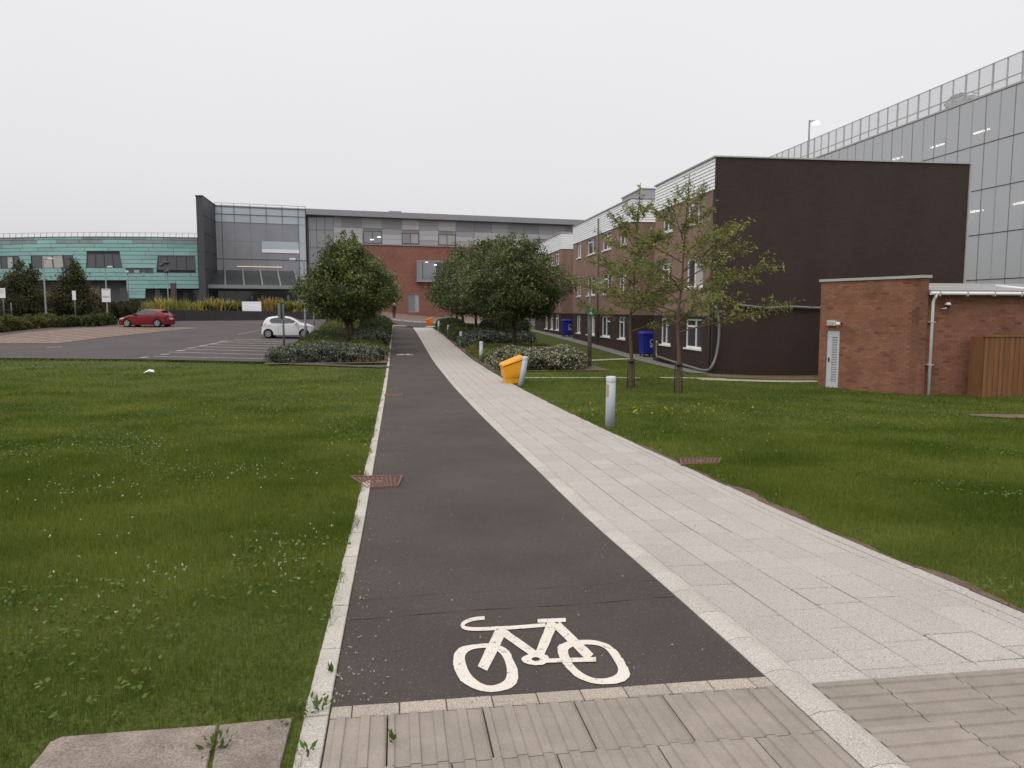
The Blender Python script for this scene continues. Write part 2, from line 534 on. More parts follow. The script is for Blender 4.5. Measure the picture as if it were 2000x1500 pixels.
# ------------------------------------------------------------------ mesh helpers
class MB:
    """collects shapes for one mesh object"""

    def __init__(self):
        self.v, self.f, self.m, self.mats, self.smooth = [], [], [], [], []

    def _mi(self, mname):
        if mname is None: return 0
        if mname not in self.mats: self.mats.append(mname)
        return self.mats.index(mname)

    def face(self, pts, mname=None, smooth=False):
        b = len(self.v)
        self.v += [tuple(p) for p in pts]
        self.f.append(tuple(range(b, b + len(pts))))
        self.m.append(self._mi(mname))
        self.smooth.append(smooth)

    def hexa(self, c, mname=None, skip=()):
        """8 corners: bottom 0-3 counter-clockwise, top 4-7"""
        b = len(self.v)
        self.v += [tuple(p) for p in c]
        fs = [(3, 2, 1, 0), (4, 5, 6, 7), (0, 1, 5, 4), (1, 2, 6, 5), (2, 3, 7, 6), (3, 0, 4, 7)]
        for i, q in enumerate(fs):
            if i in skip: continue
            self.f.append(tuple(b + k for k in q))
            self.m.append(self._mi(mname))
            self.smooth.append(False)

    def box(self, x0, x1, y0, y1, z0, z1, mname=None, skip=()):
        self.hexa([(x0, y0, z0), (x1, y0, z0), (x1, y1, z0), (x0, y1, z0), (x0, y0, z1), (x1, y0, z1), (x1, y1, z1), (x0, y1, z1)], mname, skip)

    def bar(self, p, q, w, h=None, mname=None, up=(0, 0, 1)):
        """rectangular bar from p to q"""
        h = h or w
        p, q = Vector(p), Vector(q)
        d = (q - p).normalized()
        s = d.cross(Vector(up))
        if s.length < 1e-4: s = d.cross(Vector((1, 0, 0)))
        s.normalize()
        t = s.cross(d).normalized()
        s, t = s * w / 2, t * h / 2
        self.hexa([p - s - t, p + s - t, q + s - t, q - s - t, p - s + t, p + s + t, q + s + t, q - s + t], mname)

    def tube(self, pts, rad, n=8, mname=None, cap=True, smooth=True):
        pts = [Vector(p) for p in pts]
        if not hasattr(rad, '__len__'): rad = [rad] * len(pts)
        b0 = len(self.v)
        ref = None
        for i, p in enumerate(pts):
            d = (pts[min(i + 1, len(pts) - 1)] - pts[max(i - 1, 0)])
            d = d.normalized() if d.length > 1e-9 else Vector((0, 0, 1))
            if ref is None:
                ref = Vector((1, 0, 0)) if abs(d.x) < 0.9 else Vector((0, 1, 0))
            s = (ref - d * ref.dot(d)).normalized()
            ref = s
            t = d.cross(s)
            for k in range(n):
                a = 2 * math.pi * k / n
                q = p + (s * math.cos(a) + t * math.sin(a)) * rad[i]
                self.v.append((q.x, q.y, q.z))
        mi = self._mi(mname)
        for i in range(len(pts) - 1):
            for k in range(n):
                a, b = b0 + i * n + k, b0 + i * n + (k + 1) % n
                self.f.append((a, b, b + n, a + n))
                self.m.append(mi)
                self.smooth.append(smooth)
        if cap:
            for base, rev in ((b0, True), (b0 + (len(pts) - 1) * n, False)):
                idx = list(range(base, base + n))
                self.f.append(tuple(reversed(idx)) if rev else tuple(idx))
                self.m.append(mi)
                self.smooth.append(False)

    def lathe(self, prof, n=16, mname=None, axis='z', c=(0, 0, 0)):
        """prof: list of (r, h)"""
        b0 = len(self.v)
        for r, h in prof:
            for k in range(n):
                a = 2 * math.pi * k / n
                if axis == 'z': q = (c[0] + r * math.cos(a), c[1] + r * math.sin(a), c[2] + h)
                else: q = (c[0] + r * math.cos(a), c[1] + h, c[2] + r * math.sin(a))
                self.v.append(q)
        mi = self._mi(mname)
        for i in range(len(prof) - 1):
            for k in range(n):
                a, b = b0 + i * n + k, b0 + i * n + (k + 1) % n
                f = (a, b, b + n, a + n)
                self.f.append(f if axis == 'z' else f[::-1])
                self.m.append(mi)
                self.smooth.append(True)
        for base, rev in ((b0, axis == 'z'), (b0 + (len(prof) - 1) * n, axis != 'z')):
            idx = list(range(base, base + n))
            self.f.append(tuple(reversed(idx)) if rev else tuple(idx))
            self.m.append(mi)
            self.smooth.append(False)

    def build(self, name, mname=None, parent=None, kind=None, label=None):
        me = bpy.data.meshes.new(name)
        me.from_pydata(self.v, [], self.f)
        names = self.mats or [mname]
        if mname and self.mats and None in [x for x in [None] if False]: pass
        for x in names: me.materials.append(MATS[x])
        if len(names) > 1: me.polygons.foreach_set('material_index', self.m)
        if any(self.smooth): me.polygons.foreach_set('use_smooth', self.smooth)
        me.update()
        return link(name, me, parent, kind, label)


def link(name, data, parent=None, kind=None, label=None):
    o = bpy.data.objects.new(name, data)
    COL.objects.link(o)
    if parent: o.parent = parent
    if kind: o['kind'] = kind
    if label: o['label'] = label
    return o


def thing(name, label, cat, loc=(0, 0, 0), rotz=0.0, group=None):
    o = bpy.data.objects.new(name, None)
    o.empty_display_size = 0.1
    COL.objects.link(o)
    o.location = loc
    o.rotation_euler = (0, 0, rotz)
    o['label'] = label
    o['category'] = cat
    if group: o['group'] = group
    return o


def tag(o, label, cat, group=None):
    o['label'] = label
    o['category'] = cat
    if group: o['group'] = group
    return o


def copy_tree(o, parent=None):
    c = o.copy()
    COL.objects.link(c)
    c.parent = parent
    for ch in list(o.children): copy_tree(ch, c)
    return c


def np_mesh(name, V, F, mname, parent=None, kind=None, smooth=False):
    """V (n,3) array, F (m,k) array of equal-sided faces"""
    me = bpy.data.meshes.new(name)
    V = np.ascontiguousarray(V, dtype=np.float32)
    F = np.ascontiguousarray(F, dtype=np.int32)
    m, k = F.shape
    me.vertices.add(len(V))
    me.vertices.foreach_set('co', V.ravel())
    me.loops.add(m * k)
    me.loops.foreach_set('vertex_index', F.ravel())
    me.polygons.add(m)
    me.polygons.foreach_set('loop_start', np.arange(0, m * k, k, dtype=np.int32))
    me.update(calc_edges=True)
    me.materials.append(MATS[mname])
    return link(name, me, parent, kind)


def leaves(C, size, aspect=0.5, upbias=0.3, rng=RNG, dirs=None, size_var=0.4):
    """diamond leaf faces at the points C"""
    n = len(C)
    ax = rng.normal(size=(n, 3)) if dirs is None else dirs + rng.normal(size=(n, 3)) * 0.35
    ax /= np.linalg.norm(ax, axis=1, keepdims=True) + 1e-9
    nr = rng.normal(size=(n, 3))
    nr[:, 2] += upbias * 3
    sd = np.cross(ax, nr)
    sd /= np.linalg.norm(sd, axis=1, keepdims=True) + 1e-9
    L = size * (1 + size_var * (rng.random(n) * 2 - 1))[:, None]
    w = L * aspect * 0.5
    V = np.empty((n, 4, 3))
    V[:, 0] = C - ax * L * 0.5
    V[:, 1] = C + sd * w - ax * L * 0.05
    V[:, 2] = C + ax * L * 0.5
    V[:, 3] = C - sd * w - ax * L * 0.05
    F = np.arange(n * 4).reshape(n, 4)
    return V.reshape(-1, 3), F


def patch(name, edgeL, edgeR, vs, nu, mname, dz=0.0, kind='structure', parent=None, uv=True):
    """a ground sheet between two edges (u as functions of v), following the ground"""
    V, F = [], []
    for v in vs:
        a, b = edgeL(v), edgeR(v)
        for i in range(nu + 1):
            u = a + (b - a) * i / nu
            x, y = UV(u, v) if uv else (u, v)
            V.append((x, y, gz(x, y) + dz))
    for j in range(len(vs) - 1):
        for i in range(nu):
            k = j * (nu + 1) + i
            F.append((k, k + 1, k + nu + 2, k + nu + 1))
    me = bpy.data.meshes.new(name)
    me.from_pydata(V, [], F)
    me.materials.append(MATS[mname])
    me.polygons.foreach_set('use_smooth', [True] * len(F))
    me.update()
    return link(name, me, parent, kind)


def steps(a, b, d0, d1):
    """values from a to b with a step growing from d0 to d1"""
    out = [a]
    while out[-1] < b:
        t = (out[-1] - a) / (b - a)
        out.append(out[-1] + d0 + (d1 - d0) * t)
    out[-1] = b
    return out

# ------------------------------------------------------------------ ground sheets
def sheet(name, xs, f0, f1, ny, mname, dz, kind='structure', parent=None):
    V, F = [], []
    for x in xs:
        a, b = f0(x), f1(x)
        for j in range(ny + 1):
            y = a + (b - a) * j / ny
            V.append((x, y, gz(x, y) + dz))
    for i in range(len(xs) - 1):
        for j in range(ny):
            k = i * (ny + 1) + j
            F.append((k, k + ny + 1, k + ny + 2, k + 1))
    me = bpy.data.meshes.new(name)
    me.from_pydata(V, [], F)
    me.materials.append(MATS[mname])
    me.polygons.foreach_set('use_smooth', [True] * len(F))
    me.update()
    return link(name, me, parent, kind)


def lin(a, b, n):
    return [a + (b - a) * i / n for i in range(n + 1)]


def interp(pts):
    xs = [p[0] for p in pts]
    ys = [p[1] for p in pts]
    return lambda x: float(np.interp(x, xs, ys))


xs_far = [-1500, -600, -250, -120] + lin(-90, 90, 60) + [120, 250, 600, 1500]
ys_far = [-60, -20] + lin(-6, 12, 24) + lin(13, 110, 64) + [150, 300, 700, 1500]
V, F = [], []
for y in ys_far:
    for x in xs_far: V.append((x, y, gz(x, y) - 0.09))
nx = len(xs_far)
for j in range(len(ys_far) - 1):
    for i in range(nx - 1):
        k = j * nx + i
        F.append((k, k + 1, k + nx + 1, k + nx))
me = bpy.data.meshes.new('ground')
me.from_pydata(V, [], F)
me.materials.append(MATS['far_ground'])
link('ground', me, None, 'structure')

lawn_pts = [G(-500, 692), G(0, 700), G(300, 703), G(530, 708), G(640, 712), G(752, 717)]
lawn_front = interp(lawn_pts)
LX = lambda y: -0.301 - 0.1507 * y            # left asphalt edge

VS = steps(0.2, 78, 0.25, 1.0)
patch('left_lawn', lambda v: -36 - v * 0.2, lambda v: -0.10, steps(0.2, 33.4, 0.25, 0.8), 34, 'lawn', 0.0)
patch('right_lawn', lambda v: 3.86, lambda v: 40, VS, 34, 'lawn', 0.0)

FV = 3.175
# asphalt cycle path and the bed under the paving
path = patch('cycle_path', lambda v: 0.0, lambda v: 1.98, steps(FV, 77.2, 0.2, 1.0), 6, 'asphalt', 0.0)
walk = patch('paved_footpath', lambda v: -0.12, lambda v: 3.90, steps(0.2, FV, 0.2, 0.3), 8, 'joint', -0.02)
walk2 = patch('footpath_bed', lambda v: 1.98, lambda v: 3.86, steps(FV, 77.2, 0.25, 1.0), 4, 'joint', -0.012)
patch('kerb_bed', lambda v: -0.105, lambda v: 0.0, steps(FV, 77.2, 0.25, 1.0), 1, 'joint', -0.012)

# tar joint lines where the asphalt was laid in strips
mb = MB()
for v, w in ((4.28, 0.006), (4.62, 0.003), (10.9, 0.010)):
    n = 24
    for i in range(n):
        u0, u1 = 1.96 * i / n + 0.01, 1.96 * (i + 1) / n + 0.01
        vv = lambda u: v + 0.012 * math.sin(u * 5 + v) + 0.05 * (u - 1)
        q = []
        for (u, d) in ((u0, -w), (u1, -w), (u1, w), (u0, w)):
            x, y = UV(u, vv(u) + d * (0.5 + 0.4 * math.sin(u * 17)))
            q.append((x, y, gz(x, y) + 0.004))
        mb.face(q, 'joint')
mb.build('asphalt_seam', None, path)


def slab(u0, u1, v0, v1, top, gap=0.003, jit=0.0015, th=0.05, bev=0.004):
    """one paving stone with chamfered arrises, following the ground"""
    u0, u1, v0, v1 = u0 + gap, u1 - gap, v0 + gap, v1 - gap
    j = [random.uniform(-jit, jit) for _ in range(4)]
    mb_ = MB()
    cs = [(u0, v0), (u1, v0), (u1, v1), (u0, v1)]
    ins = [(u0 + bev, v0 + bev), (u1 - bev, v0 + bev), (u1 - bev, v1 - bev), (u0 + bev, v1 - bev)]
    def pt(c, dz):
        x, y = UV(*c)
        return (x, y, gz(x, y) + dz)
    bot = [pt(c, top - th) for c in cs]
    mid = [pt(c, top - bev + j[i]) for i, c in enumerate(cs)]
    tp = [pt(c, top + j[i]) for i, c in enumerate(ins)]
    mb_.v = bot + mid + tp
    for k in range(4):
        l = (k + 1) % 4
        mb_.f.append((k, l, l + 4, k + 4))
        mb_.f.append((k + 4, l + 4, l + 8, k + 8))
    mb_.f.append((8, 9, 10, 11))
    mb_.m = [0] * 9
    mb_.smooth = [False] * 9
    return mb_


def merge(dst, src):
    b = len(dst.v)
    dst.v += src.v
    dst.f += [tuple(b + k for k in f) for f in src.f]
    dst.m += src.m
    dst.smooth += src.smooth


# granite footpath slabs: six courses, random lengths; near ones are single objects
far_slabs = MB()
rows = [2.15, 2.45, 2.75, 3.05, 3.35, 3.65]
rng = random.Random(3)
nslab = 0
for r, u0 in enumerate(rows):
    u1 = u0 + (0.30 if r < 5 else 0.10)
    v = FV
    first = True
    while v < 77:
        L = rng.choice([0.3, 0.45, 0.45, 0.6]) if r < 5 else rng.choice([0.6, 0.6, 0.8])
        if first:
            L = 0.15 + 0.07 * (r % 4)
            first = False
        v1 = min(v + L, 77.2)
        wide = rng.choice([0.002, 0.003, 0.004, 0.005]) + (0.005 if rng.random() < 0.08 else 0)
        s = slab(u0, u1, v, v1, 0.004, gap=wide if v < 30 else 0.003)
        if v < 15.5 and nslab < 290:
            s.build('granite_slab', 'granite', walk)
            nslab += 1
        else:
            merge(far_slabs, s)
        v = v1
# outermost trim course beside the lawn
v = FV
while v < 77:
    L = rng.choice([0.5, 0.6, 0.7])
    merge(far_slabs, slab(3.75, 3.86 + rng.uniform(-0.012, 0.012), v, min(77.2, v + L), 0.006))
    v += L
far_slabs.build('granite_slabs_beyond', 'granite', walk, 'stuff')


# raised rounded divider between cycle path and footpath
def divider(v0, v1):
    u0, u1 = 1.98 + 0.002, 2.15 - 0.002
    prof = [(u0, -0.04), (u0, 0.004), (u0 + 0.05, 0.019), (u1 - 0.05, 0.019), (u1, 0.004), (u1, -0.04)]
    m = MB()
    for v in (v0 + 0.0025, v1 - 0.0025):
        for u, z in prof:
            x, y = UV(u, v)
            m.v.append((x, y, gz(x, y) + z))
    n = len(prof)
    for i in range(n - 1): m.f.append((i, i + 1, i + 1 + n, i + n))
    m.f.append(tuple(range(n))[::-1])
    m.f.append(tuple(range(n, 2 * n)))
    m.m = [0] * len(m.f)
    m.smooth = [False] * len(m.f)
    return m


far_div = MB()
v = 1.6
while v < 77:
    v1 = v + 0.40
    d = divider(v, v1)
    if v < 22: d.build('divider_block', 'granite_kerb', path)
    else: merge(far_div, d)
    v = v1
far_div.build('divider_blocks_beyond', 'granite_kerb', path, 'stuff')

# left edging stones
far_k = MB()
v = 1.4
while v < 77:
    L = rng.choice([0.2, 0.3, 0.3, 0.45])
    s = slab(-0.105 + rng.uniform(-0.004, 0.004), -0.002, v, v + L, 0.012 + rng.uniform(-0.004, 0.004), th=0.06, gap=0.0025)
    if v < 24: s.build('edging_stone', 'granite_kerb', path)
    else: merge(far_k, s)
    v += L
far_k.build('edging_stones_beyond', 'granite_kerb', path, 'stuff')

# border setts at the front of the asphalt and cut slabs in front of the footpath
u = 0.0
L = 0.09
while u < 1.97:
    u1 = min(u + L, 1.98)
    slab(u, u1, FV - 0.1, FV, 0.006, gap=0.002).build('border_sett', 'granite_border', path)
    u, L = u1, 0.2
u = 2.15
while u < 3.85:
    u1 = min(u + 0.3, 3.86)
    slab(u, u1, FV - 0.1, FV, 0.004, gap=0.002).build('granite_slab', 'granite', walk)
    u = u1


def tactile(u0, v0, u1, v1, along):
    """ribbed warning slab: flat ribs along v (along=True) or across"""
    g = 0.003
    u0, u1, v0, v1 = u0 + g, u1 - g, v0 + g, v1 - g
    if along: a0, a1 = u0, u1
    else: a0, a1 = v0, v1
    prof = [(a0, -0.05), (a0, 0.0)]
    k = math.floor(a0 / 0.1)
    c = k * 0.1
    while c < a1 + 0.1:
        for da, z in ((0.026, 0.0), (0.031, 0.009), (0.067, 0.009), (0.072, 0.0)):
            p = c + da
            if a0 < p < a1: prof.append((p, z))
        c += 0.1
    prof += [(a1, 0.0), (a1, -0.05)]
    m = MB()
    b0, b1 = (v0, v1) if along else (u0, u1)
    jt = random.uniform(-0.001, 0.0015)
    for b in (b0, b1):
        for a, z in prof:
            x, y = UV(a, b) if along else UV(b, a)
            m.v.append((x, y, gz(x, y) + z + jt))
    n = len(prof)
    for i in range(n - 1):
        q = (i, i + 1, i + 1 + n, i + n)
        m.f.append(q if along else q[::-1])
    e1, e2 = tuple(range(n))[::-1], tuple(range(n, 2 * n))
    m.f += [e1 if along else e1[::-1], e2 if along else e2[::-1]]
    m.m = [0] * len(m.f)
    m.smooth = [False] * len(m.f)
    return m


for r in range(4):
    v1 = FV - 0.1 - 0.4 * r
    u = 0.0
    L = 0.24 if r % 2 == 0 else 0.08
    while u < 1.97:
        u1 = min(u + L, 1.98)
        if 1.98 - u1 < 0.06: u1 = 1.98
        tactile(u, v1 - 0.4, u1, v1, True).build('ribbed_slab', 'tactile', walk)
        u, L = u1, 0.4
    u = 2.15
    L = 0.30 if r % 2 == 0 else 0.5
    while u < 3.85:
        u1 = min(u + min(L, 0.4), 3.86)
        tactile(u, v1 - 0.4, u1, v1, False).build('ribbed_slab', 'tactile', walk)
        u, L = u1, 0.4

# worn concrete slabs at the lower left
old = link('old_slab_path', None, None, 'structure')


def poly_slab(pts, top, mname, parent, name):
    m = MB()
    n = len(pts)
    for dz in (top - 0.06, top - 0.006, top):
        c = (sum(p[0] for p in pts) / n, sum(p[1] for p in pts) / n)
        k = 0.012 if dz == top else 0
        for u, v in pts:
            x, y = UV(u + (c[0] - u) * k, v + (c[1] - v) * k)
            m.v.append((x, y, gz(x, y) + dz))
    for j in range(2):
        for i in range(n):
            l = (i + 1) % n
            m.f.append((j * n + i, j * n + l, (j + 1) * n + l, (j + 1) * n + i))
    m.f.append(tuple(range(2 * n, 3 * n)))
    m.m = [0] * len(m.f)
    m.smooth = [False] * len(m.f)
    return m.build(name, mname, parent)


def uvpx(px, py):
    return toUV(*G(px, py))


poly_slab([uvpx(418, 1500), (uvpx(418, 1500)[0] + 0.06, 2.2), uvpx(545, 1640), uvpx(552, 1500), uvpx(572, 1407), uvpx(560, 1405), uvpx(428, 1421)][::-1][::-1] if False else
          [uvpx(405, 1640), uvpx(530, 1640), uvpx(548, 1500), uvpx(571, 1408), uvpx(429, 1422), uvpx(415, 1500)], 0.016, 'old_slab', old, 'worn_slab')
poly_slab([uvpx(-60, 1640), uvpx(395, 1640), uvpx(405, 1500), uvpx(424, 1423), uvpx(330, 1430), uvpx(230, 1437), uvpx(120, 1446), uvpx(98, 1456), uvpx(84, 1475), uvpx(55, 1510)],
          0.016, 'old_slab', old, 'worn_slab')

# ------------------------------------------------------------------ painted bicycle on the asphalt


def catmull(p, k=5, closed=False):
    n_ = len(p)
    out = []
    for i in range(n_ if closed else n_ - 1):
        g = (lambda j: p[j % n_]) if closed else (lambda j: p[max(0, min(n_ - 1, j))])
        a, b, c, d = g(i - 1), g(i), g(i + 1), g(i + 2)
        for j in range(k):
            t = j / k
            out.append(tuple(0.5 * (2 * b[q] + (c[q] - a[q]) * t + (2 * a[q] - 5 * b[q] + 4 * c[q] - d[q]) * t * t + (3 * b[q] - a[q] - 3 * c[q] + d[q]) * t ** 3) for q in (0, 1)))
    if not closed: out.append(p[-1])
    return out


def bicycle(place, name, parent):
    m = MB()
    lev = [0.0]

    def poly(pts, hole=None):
        lev[0] += 0.0002
        z = 0.004 + lev[0]
        q = [place(*p, z) for p in pts]
        if hole is None:
            m.face(q[::-1])
        else:
            h = [place(*p, z) for p in hole]
            n = len(q)
            for i in range(n):
                k = (i + 1) % n
                m.face([q[i], h[i], h[k], q[k]])

    def resample(pts, n):
        pts = pts + [pts[0]]
        d = [0]
        for a, b in zip(pts, pts[1:]): d.append(d[-1] + math.dist(a, b))
        out = []
        for i in range(n):
            t = d[-1] * i / n
            out.append((float(np.interp(t, d, [p[0] for p in pts])), float(np.interp(t, d, [p[1] for p in pts]))))
        return out

    def ring(cx, cy, o, i, n=64):
        def byang(pts):
            res = []
            ang = sorted([(math.atan2((p[1] - cy) * 2, p[0] - cx), p) for p in resample(pts, 120)])
            A = [a for a, _ in ang]
            A2 = [a - 2 * math.pi for a in A] + A + [a + 2 * math.pi for a in A]
            X = [p[0] for _, p in ang] * 3
            Y = [p[1] for _, p in ang] * 3
            for k in range(n):
                t = -math.pi + 2 * math.pi * k / n
                res.append((float(np.interp(t, A2, X)), float(np.interp(t, A2, Y))))
            return res
        oo, ii = byang(catmull(o, 5, True)), byang(catmull(i, 5, True))
        oo = [(x + random.uniform(-2.6, 2.6), y + random.uniform(-1.6, 1.6)) for x, y in oo]
        poly(oo[::-1], ii[::-1])

    def stroke(a, b, wa, wb=None):
        wb = wb or wa
        n = 5
        L, R = [], []
        dx, dy = b[0] - a[0], b[1] - a[1]
        l = math.hypot(dx, dy)
        nx_, ny_ = -dy / l, dx / l
        for i in range(n + 1):
            t = i / n
            w = (wa + (wb - wa) * t) / 2 + random.uniform(-1.2, 1.2)
            x, y = a[0] + dx * t, a[1] + dy * t
            L.append((x + nx_ * w, y + ny_ * w))
            R.append((x - nx_ * w, y - ny_ * w))
        poly(L + R[::-1] if ny_ * dx - nx_ * dy > 0 else (L + R[::-1])[::-1])

    def line(pts, w):
        lev[0] += 0.0002
        z = 0.004 + lev[0]
        pts = catmull(pts, 6)
        L, R = [], []
        for i, p in enumerate(pts):
            a, b = pts[max(0, i - 1)], pts[min(len(pts) - 1, i + 1)]
            dx, dy = b[0] - a[0], b[1] - a[1]
            l = math.hypot(dx, dy) or 1
            ww = w / 2
            L.append(place(p[0] - dy / l * ww, p[1] + dx / l * ww, z))
            R.append(place(p[0] + dy / l * ww, p[1] - dx / l * ww, z))
        for i in range(len(pts) - 1): m.face([L[i], L[i + 1], R[i + 1], R[i]])

    ring(995, 445, [(815, 400), (830, 352), (880, 322), (980, 310), (1060, 315), (1120, 345), (1150, 400), (1168, 440), (1178, 500), (1150, 550), (1080, 575), (1010, 580), (930, 560), (860, 520), (825, 460)],
         [(880, 395), (892, 360), (930, 340), (1000, 333), (1050, 345), (1090, 380), (1112, 440), (1110, 500), (1080, 530), (1020, 545), (960, 525), (905, 470)])
    ring(1600, 415, [(1395, 340), (1420, 310), (1500, 290), (1600, 292), (1690, 320), (1750, 380), (1795, 460), (1795, 500), (1740, 530), (1640, 537), (1540, 515), (1470, 470), (1420, 410)],
         [(1455, 352), (1480, 328), (1540, 315), (1620, 320), (1670, 345), (1710, 400), (1735, 450), (1720, 485), (1660, 505), (1590, 500), (1530, 470), (1480, 420)])
    stroke((1088, 225), (978, 450), 64, 60)
    line([(990, 167), (935, 172), (890, 186), (866, 206), (886, 224), (950, 229), (1050, 225), (1150, 220), (1330, 206)], 20)
    stroke((1286, 184), (1443, 178), 22)
    stroke((1372, 190), (1296, 372), 58, 52)
    stroke((1392, 205), (1580, 388), 46, 52)
    stroke((1098, 250), (1272, 372), 42, 40)
    ring(1275, 397, [(1195, 400), (1215, 378), (1265, 368), (1320, 370), (1350, 390), (1340, 415), (1310, 430), (1260, 430), (1215, 420)],
         [(1252, 398), (1258, 391), (1275, 387), (1292, 391), (1298, 399), (1292, 406), (1275, 410), (1258, 405)], 24)
    stroke((1335, 407), (1612, 400), 22, 26)
    return m.build(name, 'paint', parent)


def place_near(cx, cy, z):
    x, y = G(600 + cx * 0.35, 1150 + cy * 0.35)
    return (x, y, gz(x, y) + z)


bicycle(place_near, 'bicycle_marking', path)
near_c = toUV(*G(600 + 1300 * 0.35, 1150 + 400 * 0.35))
far_c = toUV(*G(791, 693))


def place_far(cx, cy, z):
    u, v = toUV(*G(600 + cx * 0.35, 1150 + cy * 0.35))
    x, y = UV(far_c[0] + (u - near_c[0]), far_c[1] + (v - near_c[1]))
    return (x, y, gz(x, y) + z)


bicycle(place_far, 'bicycle_marking', path)


# ------------------------------------------------------------------ access covers
def cover(name, label, quad, raised, group=None, sunk=False):
    """cast iron cover: a frame, a plate and rows of raised studs"""
    c = [sum(p[0] for p in quad) / 4, sum(p[1] for p in quad) / 4]
    z = gz(*c)
    t = thing(name, label, 'access cover', (c[0], c[1], z), 0, group)
    at = lambda s, r, dz: (lambda x, y: (x - c[0], y - c[1], gz(x, y) + dz - z))(
        quad[0][0] * (1 - s) * (1 - r) + quad[1][0] * s * (1 - r) + quad[2][0] * s * r + quad[3][0] * (1 - s) * r,
        quad[0][1] * (1 - s) * (1 - r) + quad[1][1] * s * (1 - r) + quad[2][1] * s * r + quad[3][1] * (1 - s) * r)
    fr = MB()
    k = 0.045
    for (s0, s1, r0, r1) in ((0, 1, 0, k), (0, 1, 1 - k, 1), (0, k, k, 1 - k), (1 - k, 1, k, 1 - k)):
        fr.hexa([at(s0, r0, 0.0), at(s1, r0, 0), at(s1, r1, 0), at(s0, r1, 0), at(s0, r0, raised), at(s1, r0, raised), at(s1, r1, raised), at(s0, r1, raised)])
    fr.build('frame', 'rust', t)
    pl = MB()
    h = raised - 0.008
    pl.hexa([at(k, k, 0), at(1 - k, k, 0), at(1 - k, 1 - k, 0), at(k, 1 - k, 0), at(k, k, h), at(1 - k, k, h), at(1 - k, 1 - k, h), at(k, 1 - k, h)])
    pl.build('plate', 'rust_dark', t)
    st = MB()
    n = 9
    for i in range(n):
        for j in range(n):
            s, r = 0.1 + 0.8 * (i + 0.5) / n, 0.1 + 0.8 * (j + 0.5) / n
            if 0.4 < s < 0.6 and 0.4 < r < 0.6: continue
            a, b = 0.036, 0.022
            if (i + j) % 2: a, b = b, a
            st.hexa([at(s - a, r - b, h), at(s + a, r - b, h), at(s + a, r + b, h), at(s - a, r + b, h),
                     at(s - a * .8, r - b * .8, h + 0.007), at(s + a * .8, r - b * .8, h + 0.007), at(s + a * .8, r + b * .8, h + 0.007), at(s - a * .8, r + b * .8, h + 0.007)])
    st.hexa([at(.41, .41, h), at(.59, .41, h), at(.59, .59, h), at(.41, .59, h), at(.42, .42, h + .006), at(.58, .42, h + .006), at(.58, .58, h + .006), at(.42, .58, h + .006)])
    st.build('studs', 'rust', t)
    return t


cover('access_cover', 'rusty rectangular access cover straddling the left kerb of the cycle path', [G(716, 955), G(779, 951), G(787, 931), G(682, 932)], 0.02)
cover('access_cover', 'faint rusty strip cover on the cycle path, farther of the two by the kerb', [G(750, 775), G(786, 774), G(786, 769), G(752, 769.5)], 0.012)
cover('access_cover', 'rusty access cover sunk in the right lawn beside the footpath', [G(1330, 911), G(1404, 909), G(1410, 898), G(1326, 898)], 0.03)

# bare earth: worn strip along the footpath edge and a round patch by the fence
def bare(v): return 0.13 * sm((v - 3) / 2) * (1 - sm((v - 8) / 5)) * max(0.0, 0.45 + 0.4 * math.sin(v * 1.9 + 0.6) + 0.3 * math.sin(v * 6.1))


patch('soil_strip', lambda v: 3.855, lambda v: 3.872 + bare(v), steps(0.3, 40, 0.12, 0.5), 2, 'soil', 0.006)
sx_, sy_ = G(1968, 815)
mb = MB()
ring_ = [(sx_ + 0.75 * math.cos(a) * (1 + 0.12 * math.sin(3 * a)), sy_ + 0.5 * math.sin(a) * (1 + 0.1 * math.cos(2 * a))) for a in [2 * math.pi * i / 24 for i in range(24)]]
mb.face([(x, y, gz(x, y) + 0.03) for x, y in ring_], 'red_soil')
mb.build('soil_patch', None, None, 'structure')


def strip(name, a, b, w, mname, dz=0.015, n=14):
    """a straight narrow path between two ground points"""
    mb_ = MB()
    d = Vector((b[0] - a[0], b[1] - a[1]))
    nrm = Vector((-d.y, d.x)).normalized() * w / 2
    P_ = []
    for i in range(n + 1):
        t = i / n
        for s in (-1, 1):
            x, y = a[0] + d.x * t + nrm.x * s, a[1] + d.y * t + nrm.y * s
            P_.append((x, y, gz(x, y) + dz))
    for i in range(n):
        mb_.face([P_[2 * i], P_[2 * i + 2], P_[2 * i + 3], P_[2 * i + 1]], mname)
    return mb_.build(name, None, None, 'structure')


strip('cross_path', G(985, 738), G(1250, 738.5), 0.35, 'pale_path', 0.012)
strip('cross_path', G(1290, 738.5), G(1420, 741), 0.4, 'pale_path', 0.02)
strip('cross_path', G(1362, 741), G(1600, 745), 0.75, 'pale_path', 0.016)
strip('side_path', G(1126, 706), G(1290, 701), 0.6, 'pale_path', 0.018)
strip('wall_foot_soil', G(1380, 733), G(1598, 738), 1.3, 'red_soil', 0.006)

# ------------------------------------------------------------------ car park and road
cp_front = interp([(p[0], p[1] - 0.02) for p in lawn_pts])
hb_x = lambda y: LX(y) - 0.12
carpark = sheet('car_park', lin(-95, -10.3, 60), lambda x: cp_front(x), lambda x: max(cp_front(x) + 0.3, min(83 + (x + 40) * 0.1, (-x - 5.4) / 0.1507)), 56, 'carpark_asphalt', 0.03)
sheet('road', lin(-95, 45, 50), lambda x: (83 + (x + 40) * 0.1 - 0.3) if x < -13 else 76.2 + (x + 12) * 0.15, lambda x: 95 + 0.15 * x if x < 60 else 95, 14, 'carpark_asphalt', 0.045)
strip('grit_path', G(528, 710.5), G(756, 719), 0.75, 'carpark_asphalt', 0.05)


